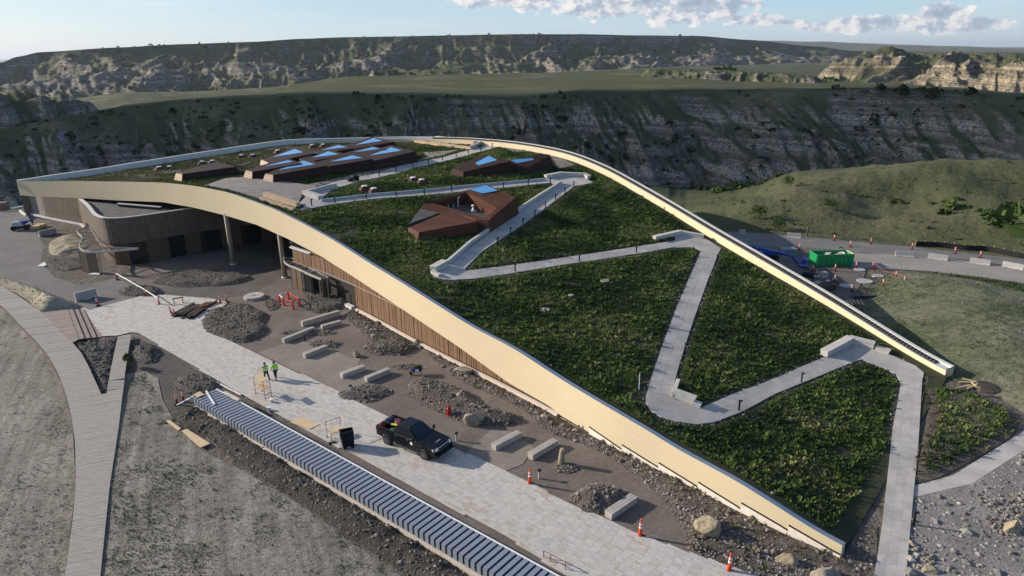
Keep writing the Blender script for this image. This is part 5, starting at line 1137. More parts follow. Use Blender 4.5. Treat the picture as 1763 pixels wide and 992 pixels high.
# ------------------------------------------------------------------ beds of stone, seeded tufts, far shrubs
def el(cx, cy, rx, ry, n_=14, skew=0.0, seed=0):
    r = np.random.default_rng(seed+int(cx)); return [(cx+rx*math.cos(t)*(1+r.uniform(-.12, .12))+skew*math.sin(t)*ry, cy+ry*math.sin(t)*(1+r.uniform(-.12, .12))) for t in np.linspace(0, 2*math.pi, n_+1)[:-1]]
BEDS = [(el(406, 557, 57, 32), .42, 'd', 9), (el(561, 594, 28, 7), .25, 'd', 12), (el(672, 600, 45, 13), .55, 'm', 12), (el(702, 632, 27, 5.5), .3, 'm', 12), (el(628, 679, 44, 15, skew=-.6), .3, 'd', 11), (el(530, 573, 50, 6, skew=-.8), .2, 'd', 9),
        ([(697,674),(710,658),(735,653),(765,660),(800,672),(840,700),(880,712),(900,722),(885,733),(850,734),(800,728),(760,712),(720,694)], .55, 'm', 15), (el(975, 806, 22, 10), .25, 'm', 14), (el(1032, 862, 50, 25), .7, 'm', 13),
        (el(250, 611, 28, 17), .5, 'd', 10), (el(340, 662, 40, 19), .35, 'd', 10), (el(560, 522, 45, 16, skew=-.3), .4, 'd', 9), (el(470, 525, 14, 10), .2, 'd', 6), (el(245, 503, 40, 10), .5, 'd', 8), (el(345, 480, 90, 14, skew=-1.2), .45, 'd', 5), (el(115, 455, 40, 12), .25, 'd', 3)]
M_bedd = ground_mat('dark stony soil', [(.36, (.05, .044, .039)), (.5, (.115, .10, .088)), (.66, (.21, .188, .165))], .5, 4.0, 10, 1.0, bd=.12)
for i, (px, h, kk, dn) in enumerate(BEDS):
    P = smoothpoly(g(*px), 3); f = mounded(P, h, 1.3, h*.5, 1.4, 20+i, .03); heap('bed', P, f, .35, M_bedd if kk == 'd' else M_bed)
    q = pick(P, dn); scatter('rubble', ICO, q, f(q[:, 0], q[:, 1]), .085, M_rockd if kk == 'd' else M_rock)
    e = edgedist(q[:, 0], q[:, 1], P); q2 = pick(P, 26); e = edgedist(q2[:, 0], q2[:, 1], P); q2 = q2[e < .35]
    if len(q2) > 5: scatter('gravel', ICO, q2, f(q2[:, 0], q2[:, 1]), .05, M_rockl)
    q3 = pick(P, .5); q3 = q3[rng.random(len(q3)) < .6]
    if len(q3) > 3: plants('bed_plants', q3, lambda x, y, f=f: f(x, y), .22, M_dryleaf)
# long stone bed at the foot of the building
outer = [(560,522),(592,545),(640,588),(690,604),(731,600),(754,628),(777,648),(812,665.5),(862,686),(905,708),(925.5,731),(953,749),(1000,764),(1043,783),(1076,806),(1114,834),(1147,867),(1175,913),(1188,953),(1249,976),(1330,1003),(1500,1075)]
base_ = [(1560,1040),(1466,970),(1447,962),(1358,923),(1277,884),(1134,810),(1071,779),(962,720),(930,705),(882,680),(730,598),(650,556),(592,528)]
P = g(*(outer[1:]+base_)); fb = mounded(P, .22, 1.0, .22, 1.1, 77, .03); heap('bed', P, fb, .5, M_bed)
q = pick(P, 11); scatter('rubble', ICO, q, fb(q[:, 0], q[:, 1]), .068, M_rock, vary=.5); e = None
q = pick(P, 30); e = edgedist(q[:, 0], q[:, 1], g(*outer[1:])); q = q[e < .8]; scatter('gravel', ICO, q, fb(q[:, 0], q[:, 1])+.02, .05, M_rockl)
q = pick(P, 2.6); q = q[fbm(q[:, 0]/2, q[:, 1]/2, 3, 81) > .47]; plants('bed_plants', q, fb, .24, M_dryleaf); q = pick(P, .6); plants('bed_plants', q[fbm(q[:, 0]/2, q[:, 1]/2, 3, 83) > .5], fb, .26, M_leaf)
q = pick(P, .25); scatter('stones', ICO, q, fb(q[:, 0], q[:, 1])+.05, .16, M_rock, vary=.45)
# field of crushed stone at the right corner
P = g((1571,862),(1673,838),(1763,782),(1850,720),(1880,1040),(1556,1040),(1561,992)); q = pick(P, 34); scatter('rubble', ICO, q, np.full(len(q), .02), .052, M_rockl, vary=.5)
q = pick(P, 9); q = q[fbm(q[:, 0]/2.4, q[:, 1]/2.4, 3, 91) > .56]; scatter('rubble', ICO, q, np.full(len(q), .07), .13, M_rockd)
q = pick(P, .22); scatter('stones', ICO, q, np.full(len(q), .05), .18, M_rockl, vary=.4)
P = g((1449,966),(1468,932),(1508,908),(1506,992),(1480,1040)); q = pick(P, 14); scatter('rubble', ICO, q, np.full(len(q), .04), .08, M_rock)
# rubble of the pocket between boardwalk and arm
P = g((127,594),(202,581),(183,676),(175,676),(152,630)); f = mounded(P, .15, .6, .35, 1.5, 33, .03); heap('bed', P, f, .3, M_bedd); q = pick(P, 14); scatter('rubble', ICO, q, f(q[:, 0], q[:, 1]), .10, M_rockd)
# spoil bank beside the metal clad wall
SP = g((292,716),(330,705),(345,700),(400,735),(520,812),(640,885),(740,945),(880,1040),(760,1040),(690,985),(600,925),(520,868),(430,812),(400,790),(355,752),(318,742)); fs_ = mounded(SP, .45, 1.1, .5, .9, 44, .04); heap('bed', SP, fs_, .3, M_dark)
q = pick(SP, 12); scatter('rubble', ICO, q, fs_(q[:, 0], q[:, 1]), .07, M_rockd)
# seeded lawns: green patches and loose straw
L1 = g((-300,470),(0,530),(33,562),(80,615),(107,668),(123,733),(127,800),(127,852),(118,928),(106,1010),(100,1050),(-420,1050)); L2 = g((217,660),(250,642),(275,690),(292,716),(320,748),(350,778),(420,812),(520,872),(600,930),(690,992),(740,1050),(168,1050),(176,992),(193,835),(208,720))
GC = [(np.array(at(x, y)[:2]), r_) for x, y, r_ in ((60, 880, 3.2), (35, 960, 3), (80, 985, 2.5), (110, 740, 1.6), (18, 830, 2.0), (225, 870, 2.6), (205, 780, 1.8), (250, 935, 2.8), (320, 985, 2.2), (280, 820, 2.5), (300, 660, 2.0), (250, 655, 1.6), (215, 975, 2.0))]
def lawn(P, dn, seed):
    q = pick(P, dn); b_ = np.zeros(len(q))
    for c_, r_ in GC: b_ = np.maximum(b_, 1-np.hypot(*(q-c_).T)/(r_*1.5))
    v = fbm(q[:, 0]/2.2, q[:, 1]/3.0, 4, seed)*.8+fbm(q[:, 0]*1.3, q[:, 1]*1.3, 3, seed+5)*.5+np.clip(b_, -.2, 1)*.45+rng.normal(0, .05, len(q)); return q[v > .775]
plants('grass_tufts', lawn(L1, 52, 301), .0, .075, M_lawn); plants('grass_tufts', lawn(L2, 60, 311), L2Z, .075, M_lawn)
for Lq, zf_ in ((L1, .0), (L2, L2Z)): q = pick(Lq, 15); plants('straw', q, zf_, .05, M_straw)
for Lq, zf_ in ((L1, lambda x, y: x*0), (L2, L2Z)): q = pick(Lq, 3); scatter('clods', ICO, q, zf_(q[:, 0], q[:, 1]), .035, M_rockd)
q = pick(mdw, 16); q = q[edgedist(q[:, 0], q[:, 1], mdw) > .7]; plants('meadow', q, .2, .27, M_leaf, mt(q)); q = pick(mdw, 8); plants('dry_grass', q, .15, .2, M_dryleaf)
q = pick(mnd, 16); v = fbm(q[:, 0]/4, q[:, 1]/4, 4, 331); plants('grass_tufts', q[v+rng.normal(0, .05, len(q)) > .48], MH, .10, M_lawn); plants('straw', q[v < .50], MH, .08, M_straw)
P = g((1330,452),(1440,470),(1540,480),(1520,520),(1470,560),(1420,545)); q = pick(P, 7); q = q[fbm(q[:, 0]/3, q[:, 1]/3, 3, 341) > .52]; plants('grass_tufts', q, .03, .2, M_lawn)
q = pick(berm, 14); plants('straw', q, mounded(berm, 1.5, 2.6, .2, 1.2), .12, M_straw)
P = g((1575,470),(1660,477),(1763,491),(1763,503),(1680,488),(1600,477)); q = pick(P, 20); plants('grass_tufts', q, .02, .25, M_lawn)
# shrubs on the ravine slopes and the near hill: dark clumps too many to count
tv = hills.data; co = np.empty(len(tv.vertices)*3, np.float32); tv.vertices.foreach_get('co', co); co = co.reshape(-1, 3); no = np.empty(len(tv.vertices)*3, np.float32); tv.vertices.foreach_get('normal', no); no = no.reshape(-1, 3)
rad = np.hypot(co[:, 0], co[:, 1]); front_ = (co[:, 1] > 0)
def shrub_tmpl(seed, n_=26):
    r = np.random.default_rng(seed); V = []; Fc = []
    for i in range(n_):
        a = r.uniform(0, 2*math.pi); z = r.uniform(.1, 1); rr = math.sqrt(max(.05, 1-(z-.35)**2*1.6))*r.uniform(.5, 1); c = np.array([math.cos(a)*rr, math.sin(a)*rr, z]); u = r.normal(size=3); u /= np.linalg.norm(u); v = np.cross(u, r.normal(size=3)); v /= np.linalg.norm(v); s = r.uniform(.22, .42); k_ = len(V)
        V += [c-u*s-v*s*.6, c+u*s-v*s*.6, c+u*s*.6+v*s, c-u*s*.6+v*s]; Fc.append((k_, k_+1, k_+2, k_+3))
    return np.array(V), np.array(Fc)
SHR = [shrub_tmpl(s) for s in range(4)]
M_shrub = tone_mat('juniper and sage', [(.05, (.014, .022, .010)), (.5, (.028, .042, .018)), (.95, (.06, .075, .035))], .9)
M_green = tone_mat('fresh green shrubs', [(.05, (.025, .05, .012)), (.5, (.045, .085, .02)), (.95, (.08, .12, .035))], .9, .15)
def shrubs(name, mask, n_, size, m, vary=.45):
    idx_ = np.flatnonzero(mask); w_ = (rad[idx_]**1.6); w_ = w_/w_.sum(); s = rng.choice(idx_, n_, p=w_, replace=False); p = co[s]
    for k_ in range(2):
        h_ = p[k_::2]; scatter(name, SHR[k_], h_[:, :2].astype(float), h_[:, 2]-.2, size, m, squash=(.7, 1.1), vary=vary)
gul = fbm(co[:, 0]/26, co[:, 1]/26, 3, 351)
shrubs('shrubbery', front_ & (rad > 175) & (rad < 420) & (no[:, 2] < .97) & (gul > .44), 1500, .8, M_shrub)
shrubs('shrubbery', front_ & (rad > 260) & (rad < 400) & (no[:, 2] < .95) & (gul > .56), 130, 1.5, M_shrub)
shrubs('shrubbery', front_ & (rad > 1500) & (rad < 2900) & (no[:, 2] < .96) & (gul > .45), 2200, 2.4, M_shrub)
shrubs('shrubbery', front_ & (rad > 118) & (rad < 170) & (co[:, 0] > 45) & (gul > .50), 260, .6, M_green, .5)
shrubs('dry_grass', front_ & (rad > 110) & (rad < 170) & (co[:, 0] > 40), 500, .22, M_dryleaf, .4)
shrubs('woodland', front_ & (rad > 850) & (rad < 1500) & (co[:, 0]/np.maximum(co[:, 1], 1) > .27) & (co[:, 0]/np.maximum(co[:, 1], 1) < .46), 900, 5.0, M_green)
# ------------------------------------------------------------------ things standing about the site
def rootinv(root): bpy.context.view_layer.update(); return None
M_orange = mat('orange plastic', (.75, .075, .02), .5, .06); M_red = mat('red plastic', (.62, .045, .025), .5, .06); M_black = mat('black rubber', (.018, .018, .018), .8, .2); M_refl = mat('white reflective band', (.8, .8, .78), .4, .05)
def mk_cone():
    r = empty('traffic_cone'); MB().box((0, 0, .05), (.46, .46, .1), 0, .92).build('base', M_black, r); MB().lathe((0, 0, .08), [(.15, 0), (.10, .45), (.075, .95), (.05, 1.08)], 12).build('body', M_orange, r, smooth=True)
    for z0, z1, a, b in ((.58, .72, .098, .088), (.82, .94, .083, .074)): MB().lathe((0, 0, .08), [(a+.006, z0), (b+.006, z1)], 12).build('reflective_band', M_refl, r)
    MB().lathe((0, 0, 1.14), [(.05, 0), (.03, .08), (.06, .1), (.06, .16), (.03, .2)], 8).build('handle', M_orange, r); return r
def mk_post():
    r = empty('delineator_post'); MB().box((0, 0, .06), (.5, .5, .12), .3, .85).build('base', M_black, r); MB().lathe((0, 0, .1), [(.10, 0), (.085, .9), (.07, .95), (.03, 1.0)], 10).build('tube', M_red, r, smooth=True)
    for z in (.55, .78): MB().lathe((0, 0, .1), [(.1, z), (.098, z+.1)], 10).build('reflective_band', M_refl, r)
    return r
def dup(r, loc, rz=0):
    c = r.copy(); COL.objects.link(c); c.location = loc; c.rotation_euler = (0, 0, rz)
    for ch in r.children:
        k_ = ch.copy(); COL.objects.link(k_); k_.parent = c
        for gc in ch.children: q = gc.copy(); COL.objects.link(q); q.parent = k_
    return c
cone = None
for (px, py), lab in (((912, 834), 'tall orange cone on the paver edge beside a white bollard'), ((1102, 924), 'tall orange cone at the paver edge below the stone bed with a bench'), ((1255, 984), 'tall orange cone at the lower paver edge near the fascia tip')):
    p = at(px, py)
    if cone is None: cone = mk_cone(); o = cone; o.location = p
    else: o = dup(cone, p)
    o.rotation_euler = (0, 0, random.uniform(0, 1)); tag(o, lab, 'traffic cone', 'tall cones along the paver edge')
POSTS = [((169,527),'red post in front of the grey concrete barrier by the steps'),((202,482),'red post holding the far end of the white rail near the pavilion'),((252,511),'red post where the white rail reaches the pavers'),((274.5,525),'red post on the pavers left of the sawhorse'),((296,541),'red post leaning beside the dark lumber pile, left one'),((303,545),'red post leaning beside the dark lumber pile, right one'),((380,523),'red post left of the pair above the rubble heap'),((391,521),'red post right of the pair above the rubble heap'),((305,697),'red post beside the end of the metal clad wall, left one'),((316,692),'red post beside the end of the metal clad wall, right one'),
 ((1398.6,469),'red post at the near left corner of the green dumpster'),((1438,467.5),'red post in front of the middle of the green dumpster'),((1404.6,478),'red post in front of the scattered yard debris'),((1437,486),'red post right of the yard debris'),((1473.4,463),'red post just right of the green dumpster'),((1502,463),'red post at the start of the pink tape'),((1466,503),'red post beside the dark tarpaulin'),((1519.5,494),'red post at the shaded foot of the grass mound'),((1542.3,480),'orange post at the far end of the pink tape'),((1557,489),'orange post on the crest edge of the grass mound'),
 ((1342,431.6),'red post behind the blue boom lift arm'),((1376,431),'red post behind the blue lift basket'),((1435.6,415),'orange post on the grassy edge behind the dumpster'),((1464,426),'dark red post on the road behind the dumpster'),((1499,421),'red post on the grass right of the dumpster'),((1570,430),'orange post at the start of the black silt fence'),((1644,437.6),'orange post behind the second roadside barrier'),((1687,444.4),'orange post behind the third roadside barrier')]
post = None
for (px, py), lab in POSTS:
    p = at(px, py)
    if post is None: post = mk_post(); o = post; o.location = p
    else: o = dup(post, p)
    o.rotation_euler = (random.uniform(-.05, .05), random.uniform(-.05, .05), random.uniform(0, 1.5)); tag(o, lab, 'delineator post', 'red delineator posts')
    if 'leaning' in lab: o.rotation_euler = (.12, -.18, .5)
def bars(name, pts, r, m, lab, cat, z=None):
    P = [np.array([*at(x, y)[:2], h]) for x, y, h in pts]; c = P[0]; mb = MB()
    for a, b in zip(P[:-1], P[1:]): mb.tube(a-[c[0], c[1], 0], b-[c[0], c[1], 0], r, n=6)
    o = mb.build(name, m); o.location = (c[0], c[1], 0); return tag(o, lab, cat)
bars('barrier_rail', [(202,482,.95),(252,511,.95)], .06, M_refl, 'long white rail between two red posts near the pavilion', 'barrier rail')
bars('barrier_rail', [(252,511,.95),(274.5,525,.85)], .06, M_refl, 'short white rail ending at the post on the pavers', 'barrier rail')
bars('warning_tape', [(1473,463,.9),(1502,463,.9)], .03, mat('black tape', (.05, .04, .04), .7, .1), 'dark tape between two posts right of the dumpster', 'tape')
bars('warning_tape', [(1502,463,.9),(1522,471,.25),(1542,480,.8),(1557,488,.7)], .016, mat('pink tape', (.7, .12, .14), .6, .1), 'pink sagging tape beside the grass mound', 'tape')
# red barricade square
sq = [(481.5,519),(497,515),(516.5,527),(505,532),(489,526)]; hp = [at(*q) for q in sq]; root = empty('barricade', (*np.mean(hp, 0)[:2], 0), label='square of red and white barricade posts and rails around a pit', cat='barricade'); inv = Matrix.Translation(root.location).inverted()
for p in hp: MB().lathe((p[0], p[1], 0), [(.22, 0), (.2, .1), (.11, .14), (.10, 1.0), (.05, 1.05)], 10).build('post', M_red, root, inv=inv)
for i in range(5):
    a, b = hp[i], hp[(i+1) % 5]; MB().bar((*a[:2], .92), (*b[:2], .92), .05, .14).build('rail', M_refl if i in (0, 4) else M_red, root, inv=inv)
# concrete barriers
M_cb = mat('weathered concrete', (.40, .385, .36), .85, .15, 1.5, .15)
def jersey(p, q, lab, hgt_=.82, wid=.6, grp='concrete road barriers'):
    a, b = at(*p), at(*q); L = np.hypot(*(b-a)[:2]); c = (a+b)/2; r = empty('concrete_barrier', (c[0], c[1], 0), math.atan2(b[1]-a[1], b[0]-a[0]), lab, 'barrier', grp)
    pr = [(-wid/2, 0), (wid/2, 0), (wid/2, .09), (wid*.28, .30), (wid*.2, hgt_), (-wid*.2, hgt_), (-wid*.28, .30), (-wid/2, .09)]; n_ = 8
    V = [(-L/2, y, z) for y, z in pr]+[(L/2, y, z) for y, z in pr]; MB().add(V, [tuple(range(8))[::-1], tuple(range(8, 16))]+[(i, (i+1) % 8, 8+(i+1) % 8, 8+i) for i in range(8)]).build('body', M_cb, r)
    for s in (-.28, .28): MB().box((s*L, 0, .05), (.4, wid+.012, .1)).build('foot_slot', M_gap, r)
for p, q, lab in (((1541,441),(1573,443.5),'roadside concrete barrier nearest the dumpster'), ((1597,445),(1631,449.5),'second roadside concrete barrier from the dumpster'), ((1669,453),(1704,458),'third roadside concrete barrier from the dumpster'), ((1725,459),(1762,466),'roadside concrete barrier at the right picture edge'), ((1354,409),(1378,411),'concrete barrier lying by the bare tree')): jersey(p, q, lab)
jersey((131,520),(167,511),'grey concrete barrier casting a shadow beside the timber steps', 1.15, .5); jersey((68,408),(97,402),'grey concrete barrier in front of the small white lift', 1.0, .6)
jersey((1272,403),(1283,404),'short barrier at the shaded road bend behind the fascia')
# silt fence
P = [at(*q) for q in ((1576,424.5),(1600,425),(1640,428.5),(1665,431.5),(1695,432.5),(1715,436),(1763,446),(1800,452))]; c = P[0]; root = empty('silt_fence', (c[0], c[1], 0), label='black silt fence running along the hill foot above the road', cat='fence')
mb = MB(); pp = spline([p-c for p in P], 40)
for i in range(39): mb.bar((pp[i][0], pp[i][1], .4), (pp[i+1][0], pp[i+1][1], .4), .05, .8)
mb.build('fabric', mat('black silt fabric', (.015, .015, .016), .8, .2), root)
for i in range(0, 40, 3): MB().box((pp[i][0], pp[i][1]+.06, .5), (.06, .06, 1.0)).build('stake', M_timb, root)
# stone and timber benches of the plaza
M_stoneb = mat('grey weathered bench stone', (.42, .39, .35), .85, .18, 1.8, .2)
for pts, lab, w_, h_ in (([(520,562),(584,543)],'long brown plank bench nearest the building entrance',.5,.6),([(488,591),(540,570)],'long pale bench on the paver side of the narrow stone bed',.5,.5),([(554,567),(587,558)],'pale bench slab at the far end of the narrow stone bed',.5,.45),([(524,617),(562,602)],'bench in front of the small oval stone bed',.55,.5),([(588,651),(627,637)],'left bench of the pair near the walking workers',.6,.5),([(630,658),(670,642)],'right bench of the pair near the walking workers',.55,.5),([(850,775),(894,752)],'left bench of the pair beyond the black truck',.6,.5),([(913,791),(956,766)],'bench beside the upright stone post',.6,.5),([(1047,893),(1091,863)],'bench beside the round stone bed at the lower paver edge',.65,.5)):
    P2 = [at(*q)[:2] for q in pts]; bench_line('plaza_bench', P2, 0, lab, 'bench', w_, h_, M_stoneb, 3, 'stone benches on the plaza', plan=True, over=.0)
# boulders
def boulder(px, py, s, lab, m, seed, name='boulder', cat='boulder', sc=(1, 1, 1), rz=0.0, z=0.0):
    p = at(px, py); bm = bmesh.new(); bmesh.ops.create_icosphere(bm, subdivisions=3, radius=1); r = np.random.default_rng(seed); pl_ = r.normal(size=(16, 3)); pl_ /= np.linalg.norm(pl_, axis=1)[:, None]; dd_ = r.uniform(.55, .88, 16)
    for v in bm.verts:
        c = np.array(v.co)
        for n_, d in zip(pl_, dd_):
            k_ = c@n_-d
            if k_ > 0: c = c-n_*k_
        c = c*1.12*(1+.22*(float(fbm(np.array([c[0]*3.2+seed]), np.array([c[1]*3.2+c[2]*2.7]), 4, seed)[0])-.5)); v.co = (c[0]*s*sc[0], c[1]*s*sc[1], (c[2]+.62)*s*sc[2])
    me = bpy.data.meshes.new(name); bm.to_mesh(me); bm.free(); me.materials.append(m); o = link(bpy.data.objects.new(name, me)); o.location = (p[0], p[1], z-.05); o.rotation_euler = (0, 0, rz); return tag(o, lab, cat)
M_bo1 = mat('tan sandstone', (.34, .275, .18), .9, .4, 2.6, .9, 9); M_bo2 = mat('grey tan sandstone', (.29, .25, .195), .9, .4, 2.6, .9, 9)
boulder(1220,920,.95,'big tan boulder in the stone bed near the lower cone',M_bo1,3,sc=(1.15,.8,.95),rz=.5); boulder(1352,974,.62,'smaller tan boulder between the fascia tip and the paver edge',M_bo1,5,sc=(1.1,.7,.8),rz=-.2); boulder(1420,1002,.8,'brown boulder cut off by the bottom edge below the tip',M_bo2,8,sc=(1.3,.9,.7))
boulder(816,730,.85,'pale sandstone boulder at the near edge of the hydrant bed',M_bo2,11,sc=(1.2,.75,.8),rz=.3); boulder(794,690,.72,'sandstone boulder in the middle of the hydrant bed',M_bo2,13,sc=(1.2,.8,.7),rz=-.4); boulder(775,674,.8,'flat tilted sandstone slab at the back of the hydrant bed',M_bo1,17,sc=(1.2,.6,.35),rz=.3); boulder(742,678,.6,'upright narrow yellow stone in the hydrant bed',M_bo1,19,sc=(.4,.5,1.15))
boulder(798,643,.75,'sandstone boulder in the long bed behind the wheelbarrow',M_bo2,23,sc=(1.3,.8,.6)); boulder(613,614,.42,'round ball shaped stone on the tan plaza patch',M_bo2,29,sc=(1,1,1)); boulder(1046,868,.6,'brown boulder in the round stone bed beside the bench',M_bo2,31,sc=(1.3,.9,.6)); boulder(721,665,.4,'small stone at the left lobe of the hydrant bed',M_bo2,37,sc=(1.2,.8,.7))
boulder(1743,915,.6,'tan block in the crushed stone at the right edge',M_bo1,41,sc=(1.2,.6,.9)); boulder(1602,985,.4,'tan block low in the crushed stone beside the path',M_bo1,43,sc=(1.3,.7,.6))
p = at(966, 799); o = MB().lathe((0, 0, 0), [(.26, 0), (.25, .5), (.22, 1.15), (.18, 1.32), (.06, 1.36)], 10).build('stone_post', M_bo1, smooth=False); o.location = p; o.rotation_euler = (.05, .06, .2); tag(o, 'upright tan stone post in a small ring of stones', 'stone post')
p = at(438, 513); o = empty('concrete_ring', tuple(p), label='round low concrete disc on the plaza near the columns', cat='concrete disc'); MB().lathe((0, 0, 0), [(1.25, 0), (1.25, .32), (1.2, .36)], 36).build('drum', M_cb, o); MB().lathe((0, 0, .36), [(.3, 0), (.3, .02)], 16).build('hole', M_rail, o)
# hydrant
p = at(773, 716); r = empty('fire_hydrant', tuple(p), label='red fire hydrant standing in the stone bed', cat='hydrant'); M_hy = mat('hydrant red paint', (.42, .02, .018), .4, .08)
MB().lathe((0, 0, 0), [(.22, 0), (.22, .06), (.14, .08), (.14, .62), (.19, .64), (.19, .70), (.15, .74), (.10, .86), (.04, .90), (.04, .96)], 14).build('barrel', M_hy, r, smooth=False)
for a, ra in ((0, .07), (math.pi, .07), (-math.pi/2, .10)): MB().tube((math.cos(a)*.12, math.sin(a)*.12, .48), (math.cos(a)*.27, math.sin(a)*.27, .48), ra, n=10).build('outlet', M_hy, r)
# plaza bollards
M_wpost = mat('pale post', (.6, .58, .54), .6, .08); proto = None
for (px, py), lab in (((786, 759), 'white bollard with black cap beside the truck bonnet'), ((928, 824), 'white bollard with black cap beside the tall cone'), ((604, 676), 'white bollard at the edge of the stones near the pair of benches'), ((524.5, 588), 'dark bollard beside the long pale bench')):
    p = at(px, py)
    if proto is None: proto = o = empty('bollard'); MB().tube((0, 0, 0), (0, 0, .62), .075, n=10).build('post', M_wpost, o); MB().box((.03, 0, .68), (.26, .2, .13)).build('cap', M_bol, o)
    else: o = dup(proto, p)
    o.location = p; o.rotation_euler = (0, 0, random.uniform(0, 2)); tag(o, lab, 'bollard', 'plaza bollards')
    if 'dark' in lab:
        for ch in o.children:
            if ch.name.startswith('post'): ch.data = ch.data.copy(); ch.data.materials[0] = M_bol
# lumber
M_lum = mat('dark stained lumber', (.045, .033, .028), .8, .3, 2, stretch=(1, 8, 1)); M_lum2 = mat('red brown lumber', (.13, .06, .035), .8, .3, 2, stretch=(1, 8, 1)); M_ply = mat('raw plywood', (.62, .46, .28), .75, .12, 1.4)
def lumber(a, b, n_, spread, m, lab, lay=2, th=.16):
    A_l, B_l = at(*a), at(*b); c = (A_l+B_l)/2; root = empty('lumber_pile', (c[0], c[1], 0), label=lab, cat='lumber'); d = (B_l-A_l)[:2]; L = np.hypot(*d); d /= L; nn_ = np.array([-d[1], d[0]])
    for l in range(lay):
        for i in range(n_-l):
            o_ = (i-(n_-1-l)/2)*spread+random.uniform(-.04, .04); s = random.uniform(-.5, .5); tw = random.uniform(-.12, .12); p_ = nn_*o_+d*(-L/2+s)-nn_*tw; q_ = nn_*o_+d*(L/2+s)+nn_*tw; z = .03+th/2+l*(th+.01)
            MB().bar((*p_, z), (*q_, z), spread*.8, th).build('board', m, root)
lumber((305,546),(338,528),6,.30,M_lum,'dark lumber boards stacked on the pavers beside the rubble heap'); lumber((326,549),(348,534),5,.28,M_lum,'second dark lumber pile between the first pile and the red brown boards'); lumber((345,533),(366,523),5,.26,M_lum2,'red brown lumber boards at the right of the dark lumber')
o = MB().bar((*at(288, 553)[:2], .05), (*at(306, 545)[:2], .12), .15, .05).build('plank', M_lum); tag(o, 'single dark plank lying left of the lumber piles', 'plank')
# sawhorse
p = at(308, 524); r = empty('sawhorse', tuple(p), .5, 'brown wooden sawhorse standing on the pavers behind the lumber', 'sawhorse'); M_saw = mat('brown sawhorse wood', (.24, .14, .07), .8, .2)
MB().box((0, 0, .82), (1.25, .12, .14)).build('beam', M_saw, r)
for sx in (-.5, .5):
    for sy in (-1, 1): MB().bar((sx, sy*.3, 0), (sx*.94, sy*.03, .8), .09, .06).build('leg', M_saw, r)
    MB().bar((sx*.98, -.2, .3), (sx*.98, .2, .3), .06, .05).build('brace', M_saw, r)
# loose plywood and planks
def quadthing(name, px, z, th, m, lab, cat):
    P = [at(*q, z) for q in px]; c = np.mean(P, 0); o = MB().prism([(p[0]-c[0], p[1]-c[1]) for p in P], 0, th).build(name, m); o.location = (c[0], c[1], z); return tag(o, lab, cat)
quadthing('plywood_sheet', [(500.5,728),(519.4,718.5),(551,730.6),(533,739.4)], .11, .03, M_ply, 'plywood sheet lying on the pavers beside the metal clad wall', 'plywood')
quadthing('plywood_sheet', [(312,742),(322,739),(362,764),(345,771)], .20, .03, M_ply, 'torn plywood strip on the seeded ground by the spoil bank', 'plywood'); quadthing('timber_plank', [(287,726),(292,724),(312,739),(307,742)], .18, .08, M_ply, 'pale timber plank in line with the torn plywood strip', 'plank')
quadthing('plank', [(281,729),(284,731),(330,710),(328,708)], .10, .04, M_lum, 'thin dark plank at the head of the spoil bank', 'plank'); quadthing('pole', [(349,647),(351,646),(416,680),(414,681)], .08, .06, M_refl, 'long pale pole lying along the paver edge above the metal wall', 'pole')
for px, lab in (([(64,459),(75,452),(86,452.5),(76,459)],'white board on the road nearest the rubble'), ([(122,461),(133,454),(141,454),(139,459)],'white board beside the pavilion canopy'), ([(152,473),(158,470.5),(173,470.5),(171,473.5)],'white board at the foot of the canopy posts')): quadthing('white_board', px, .06, .05, M_refl, lab, 'board')
# small white fittings and bucket
def bucket(px, py, s, lab, m=M_white):
    p = at(px, py); r = empty('bucket', tuple(p), 0, lab, 'bucket'); MB().lathe((0, 0, 0), [(.13*s, 0), (.16*s, .36*s)], 14).build('pail', m, r, smooth=False); MB().lathe((0, 0, .36*s), [(.17*s, 0), (.17*s, .03)], 14).build('lid', m, r)
bucket(1664.5, 643, 1.3, 'white bucket on the soil beyond the rear fascia tip'); bucket(464, 708, 1.0, 'white bucket beside the metal clad wall'); bucket(467.5, 694, 1.0, 'white bucket on the pavers under the first scaffold')
# timber scraps at the rear tip
c = at(1652, 664); root = empty('timber_scraps', (c[0], c[1], 0), label='pile of split pale timber stakes beside the rear fascia tip', cat='timber scraps')
for a, b in (((1634,675),(1668,668)),((1645,674),(1670,667)),((1655,656),(1698,665)),((1668,668),(1690,672)),((1650,660),(1680,662)),((1664,672),(1682,666)),((1672,662),(1680,670))):
    p, q = at(*a), at(*b); MB().bar((*(p-c)[:2], random.uniform(.1, .3)), (*(q-c)[:2], random.uniform(.1, .3)), .10, .07).build('stake', M_ply, root)
MB().lathe((*(at(1700, 668)-c)[:2], 0), [(1.5, -.05), (1.2, .2), (.5, .35)], 14).build('spoil', M_dark, root)
p = at(1100, 672, 0); v = ron(1100, 672); o = MB().tube((0, 0, 0), (0, 0, 1.5), .035, n=8).build('marker_pole', M_refl); o.location = tuple(v); tag(o, 'thin white marker pole in the meadow left of the lower bend', 'pole')
